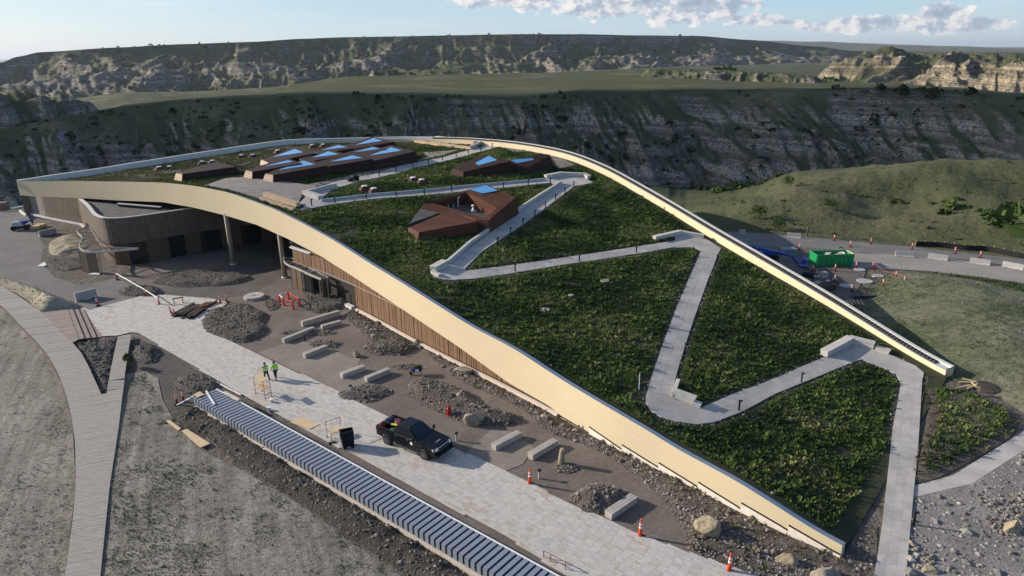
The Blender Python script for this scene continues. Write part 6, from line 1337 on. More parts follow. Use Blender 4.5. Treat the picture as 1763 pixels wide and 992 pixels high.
# ------------------------------------------------------------------ the long metal clad wall
WA, WD = np.array([-27.7, 52.84]), np.array([26.45, -21.48]); WD /= np.hypot(*WD); WN = np.array([-WD[1], WD[0]])      # WN points to the plaza
wl = empty('metal_clad_wall', (*WA, 0), label='long low wall capped with ribbed blue grey metal panels on a pale footing', cat='wall'); wa = math.atan2(WD[1], WD[0]); wl.rotation_euler = (0, 0, wa)
M_pan = mat('blue grey metal panel', (.27, .30, .36), .42, .08, 1.2, metal=.2); M_pand = mat('dark seam metal', (.030, .036, .055), .6, .2); M_foot = mat('pale concrete footing', (.58, .50, .42), .85, .15, 1.2, .1)
LW, WW = 46.0, 2.12
MB().box((LW/2, WW/2, .55), (LW, WW-.1, .80)).build('core', M_pand, wl)
MB().bar((.2, -.05, .12), (LW, -.05, .12), .34, .34).build('footing', M_foot, wl); MB().bar((0, WW-.02, .985), (LW, WW-.02, .985), .10, .07).build('edge_trim', M_refl, wl)
def lpanel(): return MB().box((0, WW/2-.02, .975), (.31, WW-.08, .05)).box((0, -.02, .66), (.31, .05, .58)).build('panel', M_pan, wl)
pn = lpanel(); pn.location = (.2, 0, 0)
for i in range(1, int(LW/.475)): o = pn.copy(); COL.objects.link(o); o.location = (.2+i*.475, 0, random.uniform(-.004, .004))
quadthing('plywood_sheet', [(333,680),(344,674.5),(352,680),(341,684)], 1.06, .04, M_ply, 'small plywood square lying across the head of the metal clad wall', 'plywood')
quadthing('timber_plank', [(353.5,674),(356.5,673.5),(371,696.5),(367.5,697.5)], 1.05, .06, M_refl, 'white plank lying diagonally across the ribbed metal cap', 'plank'); quadthing('timber_plank', [(385,677),(389,675.5),(414,689),(409,691)], 1.06, .12, M_foot, 'pale timber along the plaza edge of the ribbed metal cap', 'plank')
quadthing('metal_bar', [(303,698),(306,698),(334,683.5),(332,682)], .5, .05, M_refl, 'thin bar reaching from the red posts to the metal clad wall', 'bar')
mb = MB(); c = at(955, 975); 
for a, b in (((936,952),(936,962)), ((973,968),(973,982)), ((948,957),(948,969))): p = at(*b); mb.tube((p[0]-c[0], p[1]-c[1], 0), (p[0]-c[0], p[1]-c[1], .62), .03, n=6)
p, q = at(936, 962)-c, at(973, 982)-c; mb.tube((p[0], p[1], .6), (q[0], q[1], .6), .03, n=6); mb.tube((p[0], p[1], .3), (q[0], q[1], .3), .02, n=6)
o = mb.build('guard_rail', mat('rusty thin rail', (.28, .16, .10), .7, .2)); o.location = (c[0], c[1], 0); tag(o, 'thin rusty guard rail in the shadow of the metal clad wall', 'guard rail')
# ------------------------------------------------------------------ pickup truck
M_paint = mat('black truck paint', (.006, .007, .010), .22, .1, 1, spec=.35); M_trim = mat('matt black trim', (.014, .014, .015), .7, .1); M_chrome = mat('chrome trim', (.62, .63, .65), .2, .04, metal=.9); M_wind = mat('tinted glass', (.008, .010, .016), .05, .05, spec=.8); M_rim = mat('dark alloy', (.16, .16, .17), .35, .1, metal=.6); M_lamp = mat('headlight lens', (.72, .74, .76), .15, .04)
fa, ra = at(732.7, 792)[:2], at(669, 766)[:2]; hd = (fa-ra)/np.hypot(*(fa-ra)); sd = np.array([-hd[1], hd[0]]); tc_ = (fa+ra)/2+sd*.93
tk = empty('pickup_truck', (*tc_, 0), math.atan2(hd[1], hd[0]), 'black crew cab pickup truck with a loaded bed parked on the pavers', 'pickup truck'); tk.scale = (1, 1, 1.05)
def exy(prof, y0, y1):
    """side outline (x,z) extruded across y"""
    m_ = MB().prism([(x, z) for x, z in prof], y0, y1); m_.v = [(x, yv, z) for x, z, yv in [(v[0], v[1], v[2]) for v in m_.v]]; m_.f = [f[::-1] for f in m_.f]; return m_
def arch(cx, r, z0, n_=9): return [(cx+r*math.cos(t), z0+r*math.sin(t)) for t in np.linspace(math.pi, 0, n_)]
side = [(-3.05, .62)]+[(-2.46, .55)]+arch(-1.9, .54, .55)[1:-1]+[(-1.36, .50), (1.36, .50)]+arch(1.9, .54, .55)[1:-1]+[(2.46, .52), (2.92, .60), (2.95, 1.02), (2.82, 1.20), (1.15, 1.34), (-1.22, 1.34), (-1.24, 1.32), (-3.05, 1.34)]
for s in (-1, 1): exy(side, s*.93 if s > 0 else -1.0, s*1.0 if s > 0 else -.93).build('body_side', M_paint, tk, bevel=.018)
MB().hexa([(1.1, -.93, 1.0), (2.9, -.93, .9), (2.9, .93, .9), (1.1, .93, 1.0)], [(1.1, -.93, 1.335), (2.83, -.9, 1.19), (2.83, .9, 1.19), (1.1, .93, 1.335)]).build('bonnet', M_paint, tk, bevel=.03)
MB().hexa([(1.25, -.5, 1.30), (2.6, -.42, 1.18), (2.6, .42, 1.18), (1.25, .5, 1.30)], [(1.3, -.46, 1.385), (2.5, -.36, 1.265), (2.5, .36, 1.265), (1.3, .46, 1.385)]).build('bonnet_bulge', M_paint, tk, bevel=.02)
MB().box((2.44, 0, 1.285), (.10, .5, .03)).build('bonnet_badge_strip', M_chrome, tk)
MB().box((-.05, 0, .93), (2.4, 1.86, .75)).build('cabin_floor', M_paint, tk)
MB().box((-2.15, 0, .78), (1.8, 1.86, .06)).build('bed_floor', M_trim, tk); MB().box((-1.24, 0, 1.05), (.05, 1.86, .56)).build('bed_front', M_paint, tk)
MB().box((-3.07, 0, 1.0), (.07, 1.88, .66)).build('tailgate', M_paint, tk)
for s in (-1, 1): MB().box((-2.15, s*.965, 1.355), (1.75, .10, .03)).build('bed_rail', M_trim, tk)
cab = MB().hexa([(-1.22, -.95, 1.33), (1.2, -.95, 1.33), (1.2, .95, 1.33), (-1.22, .95, 1.33)], [(-1.02, -.72, 1.94), (.32, -.72, 1.95), (.32, .72, 1.95), (-1.02, .72, 1.94)]).build('cab', M_paint, tk, bevel=.05)
MB().hexa([(-.95, -.62, 1.945), (.25, -.62, 1.955), (.25, .62, 1.955), (-.95, .62, 1.945)], [(-.9, -.56, 1.985), (.2, -.56, 1.99), (.2, .56, 1.99), (-.9, .56, 1.985)]).build('roof', M_paint, tk)
MB().hexa([(1.16, -.84, 1.375), (1.19, -.84, 1.36), (1.19, .84, 1.36), (1.16, .84, 1.375)], [(.36, -.66, 1.925), (.40, -.66, 1.93), (.40, .66, 1.93), (.36, .66, 1.925)]).build('windscreen', M_wind, tk)
MB().hexa([(-1.235, -.8, 1.39), (-1.205, -.8, 1.39), (-1.205, .8, 1.39), (-1.235, .8, 1.39)], [(-1.06, -.66, 1.88), (-1.03, -.66, 1.88), (-1.03, .66, 1.88), (-1.06, .66, 1.88)]).build('rear_window', M_wind, tk)
for s in (-1, 1):
    for x0, x1, t0, t1 in ((.06, .98, .05, .30), (-1.08, -.02, -.92, -.03)):
        b = [(x0, s*.945, 1.39), (x1, s*.945, 1.39), (x1, s*.925, 1.39), (x0, s*.925, 1.39)]; t = [(t0, s*.765, 1.88), (t1, s*.765, 1.88), (t1, s*.735, 1.88), (t0, s*.735, 1.88)]
        if s > 0: b, t = b[::-1], t[::-1]
        MB().hexa(b, t).build('side_window', M_wind, tk)
    for x0, x1 in ((.06, 1.12), (-1.10, -.0)):
        d = MB().box(((x0+x1)/2, s*1.003, .93), (x1-x0-.03, .02, .74)).build('door', M_paint, tk, bevel=.008); MB().box((x0+.16, s*1.03, 1.16), (.2, .04, .045)).build('handle', M_chrome, d); MB().box(((x0+x1)/2, s*1.012, 1.31), (x1-x0, .03, .025)).build('window_trim', M_chrome, d)
        if x0 > 0: MB().tube((.62, s*1.012, .98), (.62, s*1.022, .98), .13, n=16).build('door_emblem', M_refl, d)
    MB().bar((-1.2, s*1.06, .42), (1.25, s*1.06, .42), .18, .06).build('running_board', M_chrome, tk)
    mr = MB().box((1.02, s*1.2, 1.45), (.14, .2, .30)).build('mirror', M_paint, tk, bevel=.02); MB().bar((1.05, s*.95, 1.36), (1.05, s*1.14, 1.40), .06, .05).build('mirror_arm', M_trim, mr)
    for cx in (-1.9, 1.9):
        mb = MB(); A0 = arch(cx, .50, .53, 11); A1 = arch(cx, .575, .54, 11)
        for i in range(10):
            q = [(*A0[i],), (*A0[i+1],), (*A1[i+1],), (*A1[i],)]; ys = (.97, 1.03) if s > 0 else (-1.03, -.97)
            mb.hexa([(q[k_][0], ys[0], q[k_][1]) for k_ in (3, 2, 1, 0)] if s > 0 else [(q[k_][0], ys[0], q[k_][1]) for k_ in (3, 2, 1, 0)], [(q[k_][0], ys[1], q[k_][1]) for k_ in (3, 2, 1, 0)])
        mb.build('fender_flare', M_trim, tk)
        w_ = MB().lathe((0, 0, 0), [(.27, -.16), (.42, -.16), (.46, -.10), (.46, .10), (.42, .16), (.27, .16)], 24).build('wheel', M_black, tk, smooth=False); w_.location = (cx, s*.93, .46); w_.rotation_euler = (math.pi/2, 0, 0)
        rm = MB().lathe((0, 0, 0), [(.285, -.168), (.285, .168)], 20); 
        for k_ in range(8): a = k_*math.pi/4; rm.bar((math.cos(a)*.05, math.sin(a)*.05, -s*.185), (math.cos(a)*.27, math.sin(a)*.27, -s*.185), .06, .03, (0, 0, 1))
        rm.lathe((0, 0, -s*.185), [(.07, -.02), (.07, .02)], 10).build('rim', M_rim, w_)
    MB().hexa([(2.78, s*.62, .98), (2.985, s*.60, .96), (2.93, s*.99, .96), (2.70, s*1.012, .98)], [(2.76, s*.62, 1.17), (2.93, s*.60, 1.14), (2.86, s*.99, 1.14), (2.66, s*1.012, 1.17)]).build('headlight', M_lamp, tk)
    MB().box((-3.06, s*.9, 1.08), (.12, .17, .36)).build('tail_light', mat('tail light red', (.35, .01, .01), .3, .05), tk)
g_ = MB().box((2.965, 0, .97), (.06, 1.2, .42)).build('grille', M_trim, tk)
for z in (.86, .96, 1.06): MB().box((3.0, 0, z), (.03, 1.16, .03)).build('grille_bar', M_rim, g_)
MB().box((2.99, 0, 1.17), (.05, 1.5, .035)).build('chrome_bar', M_chrome, tk); MB().box((3.02, 0, .60), (.22, 1.96, .24)).build('front_bumper', M_paint, tk, bevel=.03); MB().box((3.14, 0, .5), (.03, 1.1, .08)).build('bumper_lip', M_chrome, tk); MB().box((-3.16, 0, .62), (.18, 1.9, .2)).build('rear_bumper', M_chrome, tk, bevel=.02)
MB().box((0, 0, .42), (5.2, 1.2, .2)).build('chassis', M_trim, tk)
def intruck(x, y, z): return (*(tc_+hd*x+sd*y), z)
def lump(name, loc, rad_, sc, m, lab, cat, seed, rz=0.0):
    bm = bmesh.new(); bmesh.ops.create_icosphere(bm, subdivisions=3, radius=rad_)
    for v in bm.verts:
        c = v.co; n_ = float(fbm(np.array([c.x*5+seed]), np.array([c.y*5+c.z*4]), 3, seed)[0]); v.co = Vector((c.x*sc[0], c.y*sc[1], max(c.z, -rad_*.75)*sc[2]))*(.75+.5*n_)
    me = bpy.data.meshes.new(name); bm.to_mesh(me); bm.free(); me.materials.append(m); o = link(bpy.data.objects.new(name, me)); o.location = loc; o.rotation_euler = (0, 0, rz); return tag(o, lab, cat)
ta = tk.rotation_euler[2]
lump('tarp_bundle', intruck(-2.0, .45, 1.25), .45, (1.3, .8, .75), mat('dark red tarp', (.09, .010, .014), .6, .3, 3), 'dark red bundle in the truck bed', 'bundle', 5, ta); lump('tool_bag', intruck(-2.75, .25, 1.3), .42, (.9, 1.1, .8), mat('navy canvas', (.03, .04, .075), .8, .3, 3), 'navy bag at the tailgate end of the truck bed', 'bag', 7, ta)
lump('work_jacket', intruck(-2.9, -.5, 1.25), .32, (.8, 1.2, .6), mat('faded red cloth', (.16, .03, .025), .8, .3, 3), 'red cloth hanging at the tailgate of the truck', 'cloth', 9, ta); o = MB().bar((-.6, 0, 0), (.6, .1, .1), .22, .07).build('yellow_case', mat('yellow plastic', (.75, .60, .12), .5, .1)); o.location = intruck(-1.75, .0, 1.28); o.rotation_euler = (0, 0, ta); tag(o, 'long yellow case lying across the truck bed', 'case'); lump('green_tarp', intruck(-1.75, -.35, 1.02), .4, (1.2, .9, .5), mat('green tarp', (.02, .09, .05), .6, .3, 3), 'folded green tarpaulin low in the truck bed behind the cab', 'tarpaulin', 12, ta)
# ------------------------------------------------------------------ workers
M_vest = mat('lime high visibility cloth', (.36, .85, .04), .8, .08, 4); M_pants = mat('dark blue work trousers', (.018, .022, .035), .85, .2, 4); M_skin = mat('skin', (.42, .26, .19), .6, .08, 4); M_hat = mat('dark hard hat', (.03, .033, .04), .4, .1); M_boot = mat('dark boots', (.03, .024, .02), .7, .2); M_glove = mat('dark glove', (.05, .05, .055), .8, .1)
def skin(name, chains, m, parent, sub=1):
    """chains of (point, radius); first point of later chains may repeat an earlier point to join there"""
    V = []; E = []; Rd = []; key = {}
    def vid(p, r):
        k_ = tuple(round(q, 4) for q in p)
        if k_ not in key: key[k_] = len(V); V.append(p); Rd.append(r)
        return key[k_]
    for ch in chains:
        ids = [vid(p, r) for p, r in ch]; E += list(zip(ids[:-1], ids[1:]))
    me = bpy.data.meshes.new(name); me.from_pydata(V, E, []); o = bpy.data.objects.new(name, me); COL.objects.link(o)
    sk = o.modifiers.new('skin', 'SKIN'); 
    if not me.skin_vertices: 
        bm = bmesh.new(); bm.from_mesh(me); bm.verts.layers.skin.verify(); bm.to_mesh(me); bm.free()
    for i, r in enumerate(Rd): me.skin_vertices[0].data[i].radius = (r, r) if not isinstance(r, tuple) else r
    me.skin_vertices[0].data[0].use_root = True
    ss = o.modifiers.new('sub', 'SUBSURF'); ss.levels = sub; ss.render_levels = sub
    dg = bpy.context.evaluated_depsgraph_get(); m2 = bpy.data.meshes.new_from_object(o.evaluated_get(dg)); bpy.data.objects.remove(o); m2.polygons.foreach_set('use_smooth', [True]*len(m2.polygons)); m2.materials.clear(); m2.materials.append(m); m2.name = name
    return link(bpy.data.objects.new(name, m2), parent)
def person(loc, rz, lab, stride, lean=0.0, arm=1.0):
    r = empty('person', loc, rz, lab, 'person', None)            # faces +x
    pel = (0, 0, .96); sp_ = (.02, 0, 1.18); ch = (.05+lean, 0, 1.38); nk = (.06+lean, 0, 1.53); hd_ = (.09+lean, 0, 1.66); tp = (.09+lean, 0, 1.76)
    body = [[(pel, .13), (sp_, .135), (ch, .15), (nk, .062), (hd_, .095), (tp, .075)]]; legs = []; sleeves = []; hands = []; boots = []
    for s in (-1, 1):
        st = stride*s; hip = (0, s*.10, .90); kn = (st*.26+.03, s*.11, .51); an = (st*.42-(.12 if st < 0 else 0), s*.115, .10+(.07 if st < 0 else 0)); toe = (an[0]+.20, s*.12, an[2]-.05)
        body.append([(pel, .13), (hip, .105), (kn, .068), (an, .048), (toe, .042)]); legs.append([((0, s*.02, .95), .13), (hip, .112), (kn, .080), ((an[0], an[1], an[2]+.05), .066)]); boots.append([((an[0], an[1], an[2]+.09), .058), (an, .058), (toe, .05)])
        sh = (.05+lean, s*.19, 1.43); elb = (-st*.16*arm+.0, s*.26, 1.15); wr = (-st*.26*arm+.12, s*.25, .93); pa = (-st*.28*arm+.15, s*.245, .86)
        body.append([(ch, .15), (sh, .07), (elb, .05), (wr, .033), (pa, .036)]); sleeves.append([((.05+lean, s*.1, 1.42), .09), (sh, .082), (elb, .066), ((elb[0]*.8+wr[0]*.2, elb[1]*.8+wr[1]*.2, elb[2]*.8+wr[2]*.2), .056)])
        for k_ in range(4): f = (k_-1.5)*.018; hands.append([(pa, .02), ((pa[0]+f, pa[1]-s*.004, pa[2]-.045), .010), ((pa[0]+f*1.2+.012, pa[1]-s*.018, pa[2]-.085+abs(k_-1.4)*.008), .008)])
        hands.append([(pa, .02), ((pa[0]+.035, pa[1]-s*.02, pa[2]-.02), .011), ((pa[0]+.045, pa[1]-s*.03, pa[2]-.05), .009)])
    skin('body', body, M_skin, r, 2)
    hs = MB()
    for c in hands:
        for (a, ra_), (b, rb_) in zip(c[:-1], c[1:]): hs.tube(a, b, ra_*.8, rb_*.8, 6)
    hs.build('glove', M_glove, r, smooth=True)
    sh_ = skin('shirt', [[((0, 0, .90), .150), (sp_, .158), (ch, .172), ((.055+lean, 0, 1.47), .10)]]+[[(ch, .172)]+s_[1:] for s_ in sleeves], M_vest, r, 2)
    MB().lathe((.02, 0, 1.10), [(.165, 0), (.168, .05)], 16).build('reflective_band', M_refl, sh_)
    skin('trousers', [[((0, 0, .98), .135)]+l[1:] for l in legs], M_pants, r, 2)
    for b in boots: skin('boot', [b], M_boot, r, 1)
    h = MB().lathe((.075+lean, 0, 1.70), [(.132, 0), (.124, .012), (.125, .05), (.10, .105), (.045, .13), (.01, .135)], 16).build('hard_hat', M_hat, r, smooth=True)
    hx = hd_[0]; MB().hexa([(hx+.085, -.014, 1.62), (hx+.115, -.014, 1.62), (hx+.115, .014, 1.62), (hx+.085, .014, 1.62)], [(hx+.085, -.008, 1.67), (hx+.095, -.008, 1.67), (hx+.095, .008, 1.67), (hx+.085, .008, 1.67)]).build('nose', M_skin, r)
    fm = MB()
    for s in (-1, 1): fm.box((hx+.088, s*.035, 1.672), (.012, .026, .012))
    fm.box((hx+.09, 0, 1.588), (.012, .05, .01)); fm.build('eyes_and_mouth', mat('dark facial detail', (.06, .03, .025), .6, .1), r); em = MB()
    for s in (-1, 1): em.box((hx-.005, s*.098, 1.65), (.045, .02, .06))
    em.build('ear', M_skin, r); return r
person(tuple(at(460, 655)), 2.35, 'person in lime high visibility shirt walking away, left one by the scaffold', .55, .03); person(tuple(at(475.6, 653)), 2.2, 'person in lime high visibility shirt walking nearer the plaza edge', -.75, .05)
# ------------------------------------------------------------------ scaffolds, cart, wheelbarrow
M_scaf = mat('orange brown scaffold tube', (.40, .22, .12), .5, .15); M_scg = mat('grey scaffold tube', (.34, .33, .32), .45, .1, metal=.4)
def scaffold(C4, h, lab, planks, red=False, open_back=False):
    P = [np.array(q[:2]) for q in C4]; c = np.mean(P, 0); P = [p-c for p in P]; r = empty('rolling_scaffold', (*c, 0), 0, lab, 'scaffold', 'rolling scaffolds on the pavers')
    for i, p in enumerate(P):
        hh = h if not open_back or i in (0, 3) else h*.45
        MB().tube((*p, .16), (*p, hh), .028, n=8).build('upright', M_scaf if not red else M_scg, r); w_ = MB().lathe((0, 0, 0), [(.075, -.03), (.08, 0), (.075, .03)], 12).build('castor', M_black, r); w_.location = (*p, .085); w_.rotation_euler = (math.pi/2, 0, .6)
    for a, b in ((0, 1), (2, 3)):
        mb = MB()
        for z in np.arange(.35, (h if not open_back else h*.5)-.05, .27): mb.tube((*P[a], z), (*P[b], z), .018, n=6)
        mb.build('end_ladder', M_scaf if not red else M_scg, r)
    mb = MB()
    for a, b in ((1, 2), (3, 0)): mb.tube((*P[a], .5), (*P[b], .5), .02, n=6)
    if open_back: mb.tube((*P[3], h), (*P[0], h), .028, n=8)
    mb.build('side_rail', M_scaf if not red else M_scg, r)
    for z, nn in planks:
        for k_ in range(nn):
            u = (k_+.5)/nn; a = P[0]*(1-u)+P[1]*u; b = P[3]*(1-u)+P[2]*u; MB().bar((*a, z), (*b, z), np.hypot(*(P[1]-P[0]))/nn*.92, .05).build('plank', M_ply, r)
    if red:
        for i in (0, 3): MB().tube((*P[i], h*.82), (*P[i], h*.95), .034, n=8).build('red_sleeve', M_red, r)
u = at(468, 684)-at(457, 688); l = at(440.5, 679)-at(457, 688); a0 = at(457, 688)
scaffold([at(440.5, 679), a0, at(468, 684), at(440.5, 679)+u], 1.78, 'orange rolling scaffold with plank platform near the two workers', [(1.76, 1), (1.0, 2)])
a0 = at(571, 760); b0 = at(588, 761); scaffold([at(563.5, 754.5), a0, a0+(at(588, 745)-at(563.5, 754.5)), at(588, 745)], 1.45, 'low scaffold with red joints beside the black cart', [(.62, 1)], True, True)
p = (at(594, 772)+at(606, 770))/2; r = empty('tilt_cart', tuple(p), .35, 'tall black tilt cart standing upright on the pavers behind the truck', 'cart')
MB().add([(-.42, -.35, .16), (.42, -.35, .16), (.42, .35, .16), (-.42, .35, .16), (-.55, -.2, 1.5), (.5, -.2, 1.5), (.5, .55, 1.45), (-.55, .55, 1.45), (-.36, -.29, .22), (.36, -.29, .22), (.36, .29, .22), (-.36, .29, .22), (-.48, -.14, 1.5), (.44, -.14, 1.5), (.44, .49, 1.45), (-.48, .49, 1.45)],
   [(3, 2, 1, 0), (0, 1, 5, 4), (1, 2, 6, 5), (2, 3, 7, 6), (3, 0, 4, 7), (4, 5, 13, 12), (5, 6, 14, 13), (6, 7, 15, 14), (7, 4, 12, 15), (9, 8, 12, 13), (10, 9, 13, 14), (11, 10, 14, 15), (8, 11, 15, 12), (8, 9, 10, 11)]).build('tub', M_trim, r)
for s in (-.34, .34): w_ = MB().lathe((0, 0, 0), [(.11, -.04), (.12, 0), (.11, .04)], 14).build('wheel', M_black, r); w_.location = (s, -.2, .12); w_.rotation_euler = (0, math.pi/2, 0)
MB().bar((-.5, -.38, .3), (-.58, -.24, 1.45), .05, .05).build('side_edge', M_scg, r); MB().box((0, -.37, .25), (.3, .03, .1)).build('plate', M_ply, r)
p = at(572, 765); o = MB().bar((-.25, 0, .08), (.25, .1, .1), .22, .16).build('tool_box', M_trim); o.location = tuple(p); tag(o, 'small dark tool box on the pavers beside the low scaffold', 'tool box')
p = at(719, 645); r = empty('wheelbarrow', tuple(p), .15, 'blue wheelbarrow standing by the small stone bed', 'wheelbarrow'); M_blue = mat('deep blue paint', (.012, .025, .16), .35, .1)
MB().hexa([(-.35, -.25, .38), (.35, -.22, .42), (.35, .22, .42), (-.35, .25, .38)], [(-.62, -.38, .75), (.55, -.34, .78), (.55, .34, .78), (-.62, .38, .75)]).build('tray', M_blue, r); MB().box((-.05, -.345, .6), (.34, .02, .26)).build('white_sticker', M_refl, r)
w_ = MB().lathe((0, 0, 0), [(.17, -.05), (.2, 0), (.17, .05)], 16).build('wheel', M_black, r); w_.location = (-.6, 0, .2); w_.rotation_euler = (math.pi/2, 0, 0)
for s in (-1, 1): MB().bar((-.6, s*.1, .24), (1.05, s*.3, .62), .05, .05).build('handle', M_timb, r); MB().bar((.3, s*.22, .42), (.35, s*.24, 0), .04, .04).build('leg', M_trim, r)
lump('plant_load', (p[0]+.0, p[1], .78), .34, (1.3, .8, .5), M_green, 'green plants heaped in the blue wheelbarrow', 'plants', 15)
# ------------------------------------------------------------------ the yard behind: skip, boom lift, debris
A, B, C_ = at(1404.6, 459.6), at(1468, 458), at(1393, 452); rz = math.atan2((B-A)[1], (B-A)[0]); Ld = np.hypot(*(B-A)[:2]); Wd_ = 2.2
r = empty('dumpster', (A[0], A[1], 0), rz, 'open green steel dumpster full of construction waste', 'dumpster'); M_gr = mat('bright green paint', (.015, .30, .09), .5, .12, 1.2); M_grd = mat('rusty dark interior', (.07, .03, .022), .8, .3, 2)
zt = 1.62; mb = MB()
for p, q in (((0, 0), (Ld, 0)), ((0, Wd_), (Ld, Wd_))): mb.bar((p[0], p[1], zt/2+.09), (q[0], q[1], zt/2+.09), .06, zt-.1)
for x in (0, Ld): mb.bar((x, 0, zt/2+.09), (x, Wd_, zt/2+.09), .06, zt-.1)
mb.build('shell', M_gr, r); MB().box((Ld/2, Wd_/2, .2), (Ld-.1, Wd_-.1, .1)).build('floor', M_grd, r)
for i in range(9): MB().box((.15+i*(Ld-.3)/8, -.05, zt/2+.05), (.10, .08, zt-.2)).build('rib', M_gr, r)
for i in range(4): MB().box((-.05, .2+i*(Wd_-.4)/3, zt/2+.05), (.08, .1, zt-.2)).build('rib', M_gr, r)
mb = MB(); mb.bar((-.05, -.02, zt+.06), (Ld+.05, -.02, zt+.06), .12, .12).bar((-.05, Wd_+.02, zt+.06), (Ld+.05, Wd_+.02, zt+.06), .12, .12); mb.build('side_rim', M_gr, r); MB().bar((Ld, 0, zt+.07), (Ld, Wd_, zt+.07), .12, .12).build('end_rim', M_timb, r); MB().bar((0, 0, zt+.07), (0, Wd_, zt+.07), .12, .12).build('end_rim', M_gr, r)
for i in range(14): 
    o = MB().box((0, 0, 0), (random.uniform(.3, .9), random.uniform(.2, .6), random.uniform(.1, .4))).build('waste_piece', random.choice((M_ply, M_refl, M_grd, M_cb, M_trim)), r); o.location = (random.uniform(Ld*.35, Ld-.4), random.uniform(.3, Wd_-.3), random.uniform(1.1, 1.6)); o.rotation_euler = (random.uniform(-.5, .5), random.uniform(-.5, .5), random.uniform(0, 3))
MB().box((Ld/2, Wd_/2, .9), (Ld-.2, Wd_-.2, .5)).build('waste_fill', M_grd, r)
for x in (.5, Ld-.5): MB().tube((x, .1, .12), (x, Wd_-.1, .12), .12, n=10).build('roller', M_trim, r)
M_lift = mat('blue lift paint', (.015, .05, .33), .4, .1); c = at(1316, 446)
r = empty('boom_lift', (c[0], c[1], 0), 0, 'blue boom lift with lowered arm behind the rear fascia', 'boom lift'); rel = lambda x, y, z: tuple(at(x, y, z)[:3]-np.array([c[0], c[1], 0]))
for k_, (a, b, w2) in enumerate((((1280, 421.5, 2.6), (1348, 437.5, 2.3), .34), ((1300, 427, 2.9), (1362, 440.5, 2.1), .22))): MB().bar(rel(*a), rel(*b), w2, w2*1.2).build('boom', M_lift, r)
MB().bar(rel(1362, 441, 2.1), rel(1373, 455, .8), .18, .22).build('jib', M_lift, r)
q = rel(1381, 460, 0); mb = MB()
for z in (.35, .8, 1.25): 
    for a, b in (((-.45, -.9), (.45, -.9)), ((.45, -.9), (.45, .9)), ((.45, .9), (-.45, .9)), ((-.45, .9), (-.45, -.9))): mb.tube((q[0]+a[0], q[1]+a[1], z), (q[0]+b[0], q[1]+b[1], z), .035, n=6)
for a in (-.45, .45):
    for b in (-.9, 0, .9): mb.tube((q[0]+a, q[1]+b, .2), (q[0]+a, q[1]+b, 1.28), .035, n=6)
mb.box((q[0], q[1], .25), (.95, 1.85, .1)); mb.build('basket', M_lift, r); MB().box((q[0]-.1, q[1]-.5, 1.0), (.5, .3, .4)).build('control_box', M_lift, r)
MB().box((0, 0, 1.0), (1.6, 1.5, .6)).build('turret', M_lift, r, bevel=.06); MB().box((0, 0, .6), (3.2, 1.5, .4)).build('chassis', M_trim, r)
for a in (-1.3, 1.3):
    for b in (-.85, .85): w_ = MB().lathe((0, 0, 0), [(.42, -.16), (.46, 0), (.42, .16)], 18).build('wheel', M_black, r); w_.location = (a, b, .46); w_.rotation_euler = (math.pi/2, 0, 0)
p = at(1357, 438); r = empty('material_pallet', tuple(p), .1, 'grey wrapped material pallet behind the blue boom', 'pallet'); MB().box((0, 0, .07), (2.3, 1.6, .14)).build('pallet', M_timb, r); MB().box((0, 0, .55), (2.2, 1.5, .8), 0, .96).build('wrapped_load', mat('grey green wrap', (.20, .23, .22), .5, .1), r)
for (px, py), ra, lab in (((1480, 465), .75, 'grey manhole cover near the dumpster corner'), ((1488.5, 485), 1.0, 'tan manhole cover in the middle of the yard'), ((1456, 493), .8, 'grey manhole cover beside the dark tarpaulin'), ((1511, 476), .75, 'grey manhole cover near the grass mound')):
    o = MB().lathe((0, 0, 0), [(ra, 0), (ra, .12), (ra*.9, .14)], 20).build('manhole_cover', M_cb); o.location = tuple(at(px, py)); tag(o, lab, 'manhole cover')
o = MB().hexa([(-1.8, -.5, 0), (1.8, -.5, 0), (1.8, .5, 0), (-1.8, .5, 0)], [(-1.5, -.15, .35), (1.6, -.1, .25), (1.5, .2, .25), (-1.4, .2, .4)]).build('tarpaulin', mat('black tarpaulin', (.02, .02, .024), .4, .2)); o.location = tuple(at(1488, 513)); o.rotation_euler = (0, 0, .1); tag(o, 'folded black tarpaulin with a pale edge beside the yard', 'tarpaulin')
p = at(1391, 478); r = empty('drain_pipes', tuple(p), .1, 'large dark plastic drain pipe lying in the yard', 'pipe'); MB().lathe((0, 0, 0), [(.36, -.7), (.36, .7), (.30, .7), (.30, -.7)], 18).build('pipe', M_trim, r).rotation_euler = (math.pi/2, 0, .9); r.children[0].location = (0, 0, .36)
for k_, (px, py, sx, sy, sz, m_, lab) in enumerate(((1402,478,1.2,.35,.25,M_refl,'white plastic trough beside the drain pipe'),(1417,478,.9,.9,.8,M_cb,'grey concrete drain box behind the drain pipe'),(1408,489,1.0,.7,.3,M_cb,'broken concrete slab in the yard debris'),(1425,486,.8,.35,.25,M_refl,'white offcut right of the broken slab'),(1437,482,.9,.6,.2,M_cb,'flat concrete piece beside a red post'))):
    o = MB().box((0, 0, sz/2), (sx, sy, sz), .3*k_, .9).build('yard_debris', m_, bevel=.03); o.location = tuple(at(px, py)); tag(o, lab, 'debris')
lump('brush_pile', tuple(at(1424, 498)+np.array([0, 0, .4])), .9, (1.1, 1, .7), mat('brown brush', (.09, .075, .05), .9, .4, 4), 'brown brush pile at the end of the yard debris', 'brush pile', 21)
mb = MB(); c = at(1462, 522)
for i in range(8): mb.bar((-1.6+i*.42, -.9, .06), (-1.2+i*.42, .9, .06), .12, .06)
o = mb.build('timber_mat', M_ply); o.location = tuple(c); tag(o, 'slatted timber mat against the rear fascia', 'timber mat')
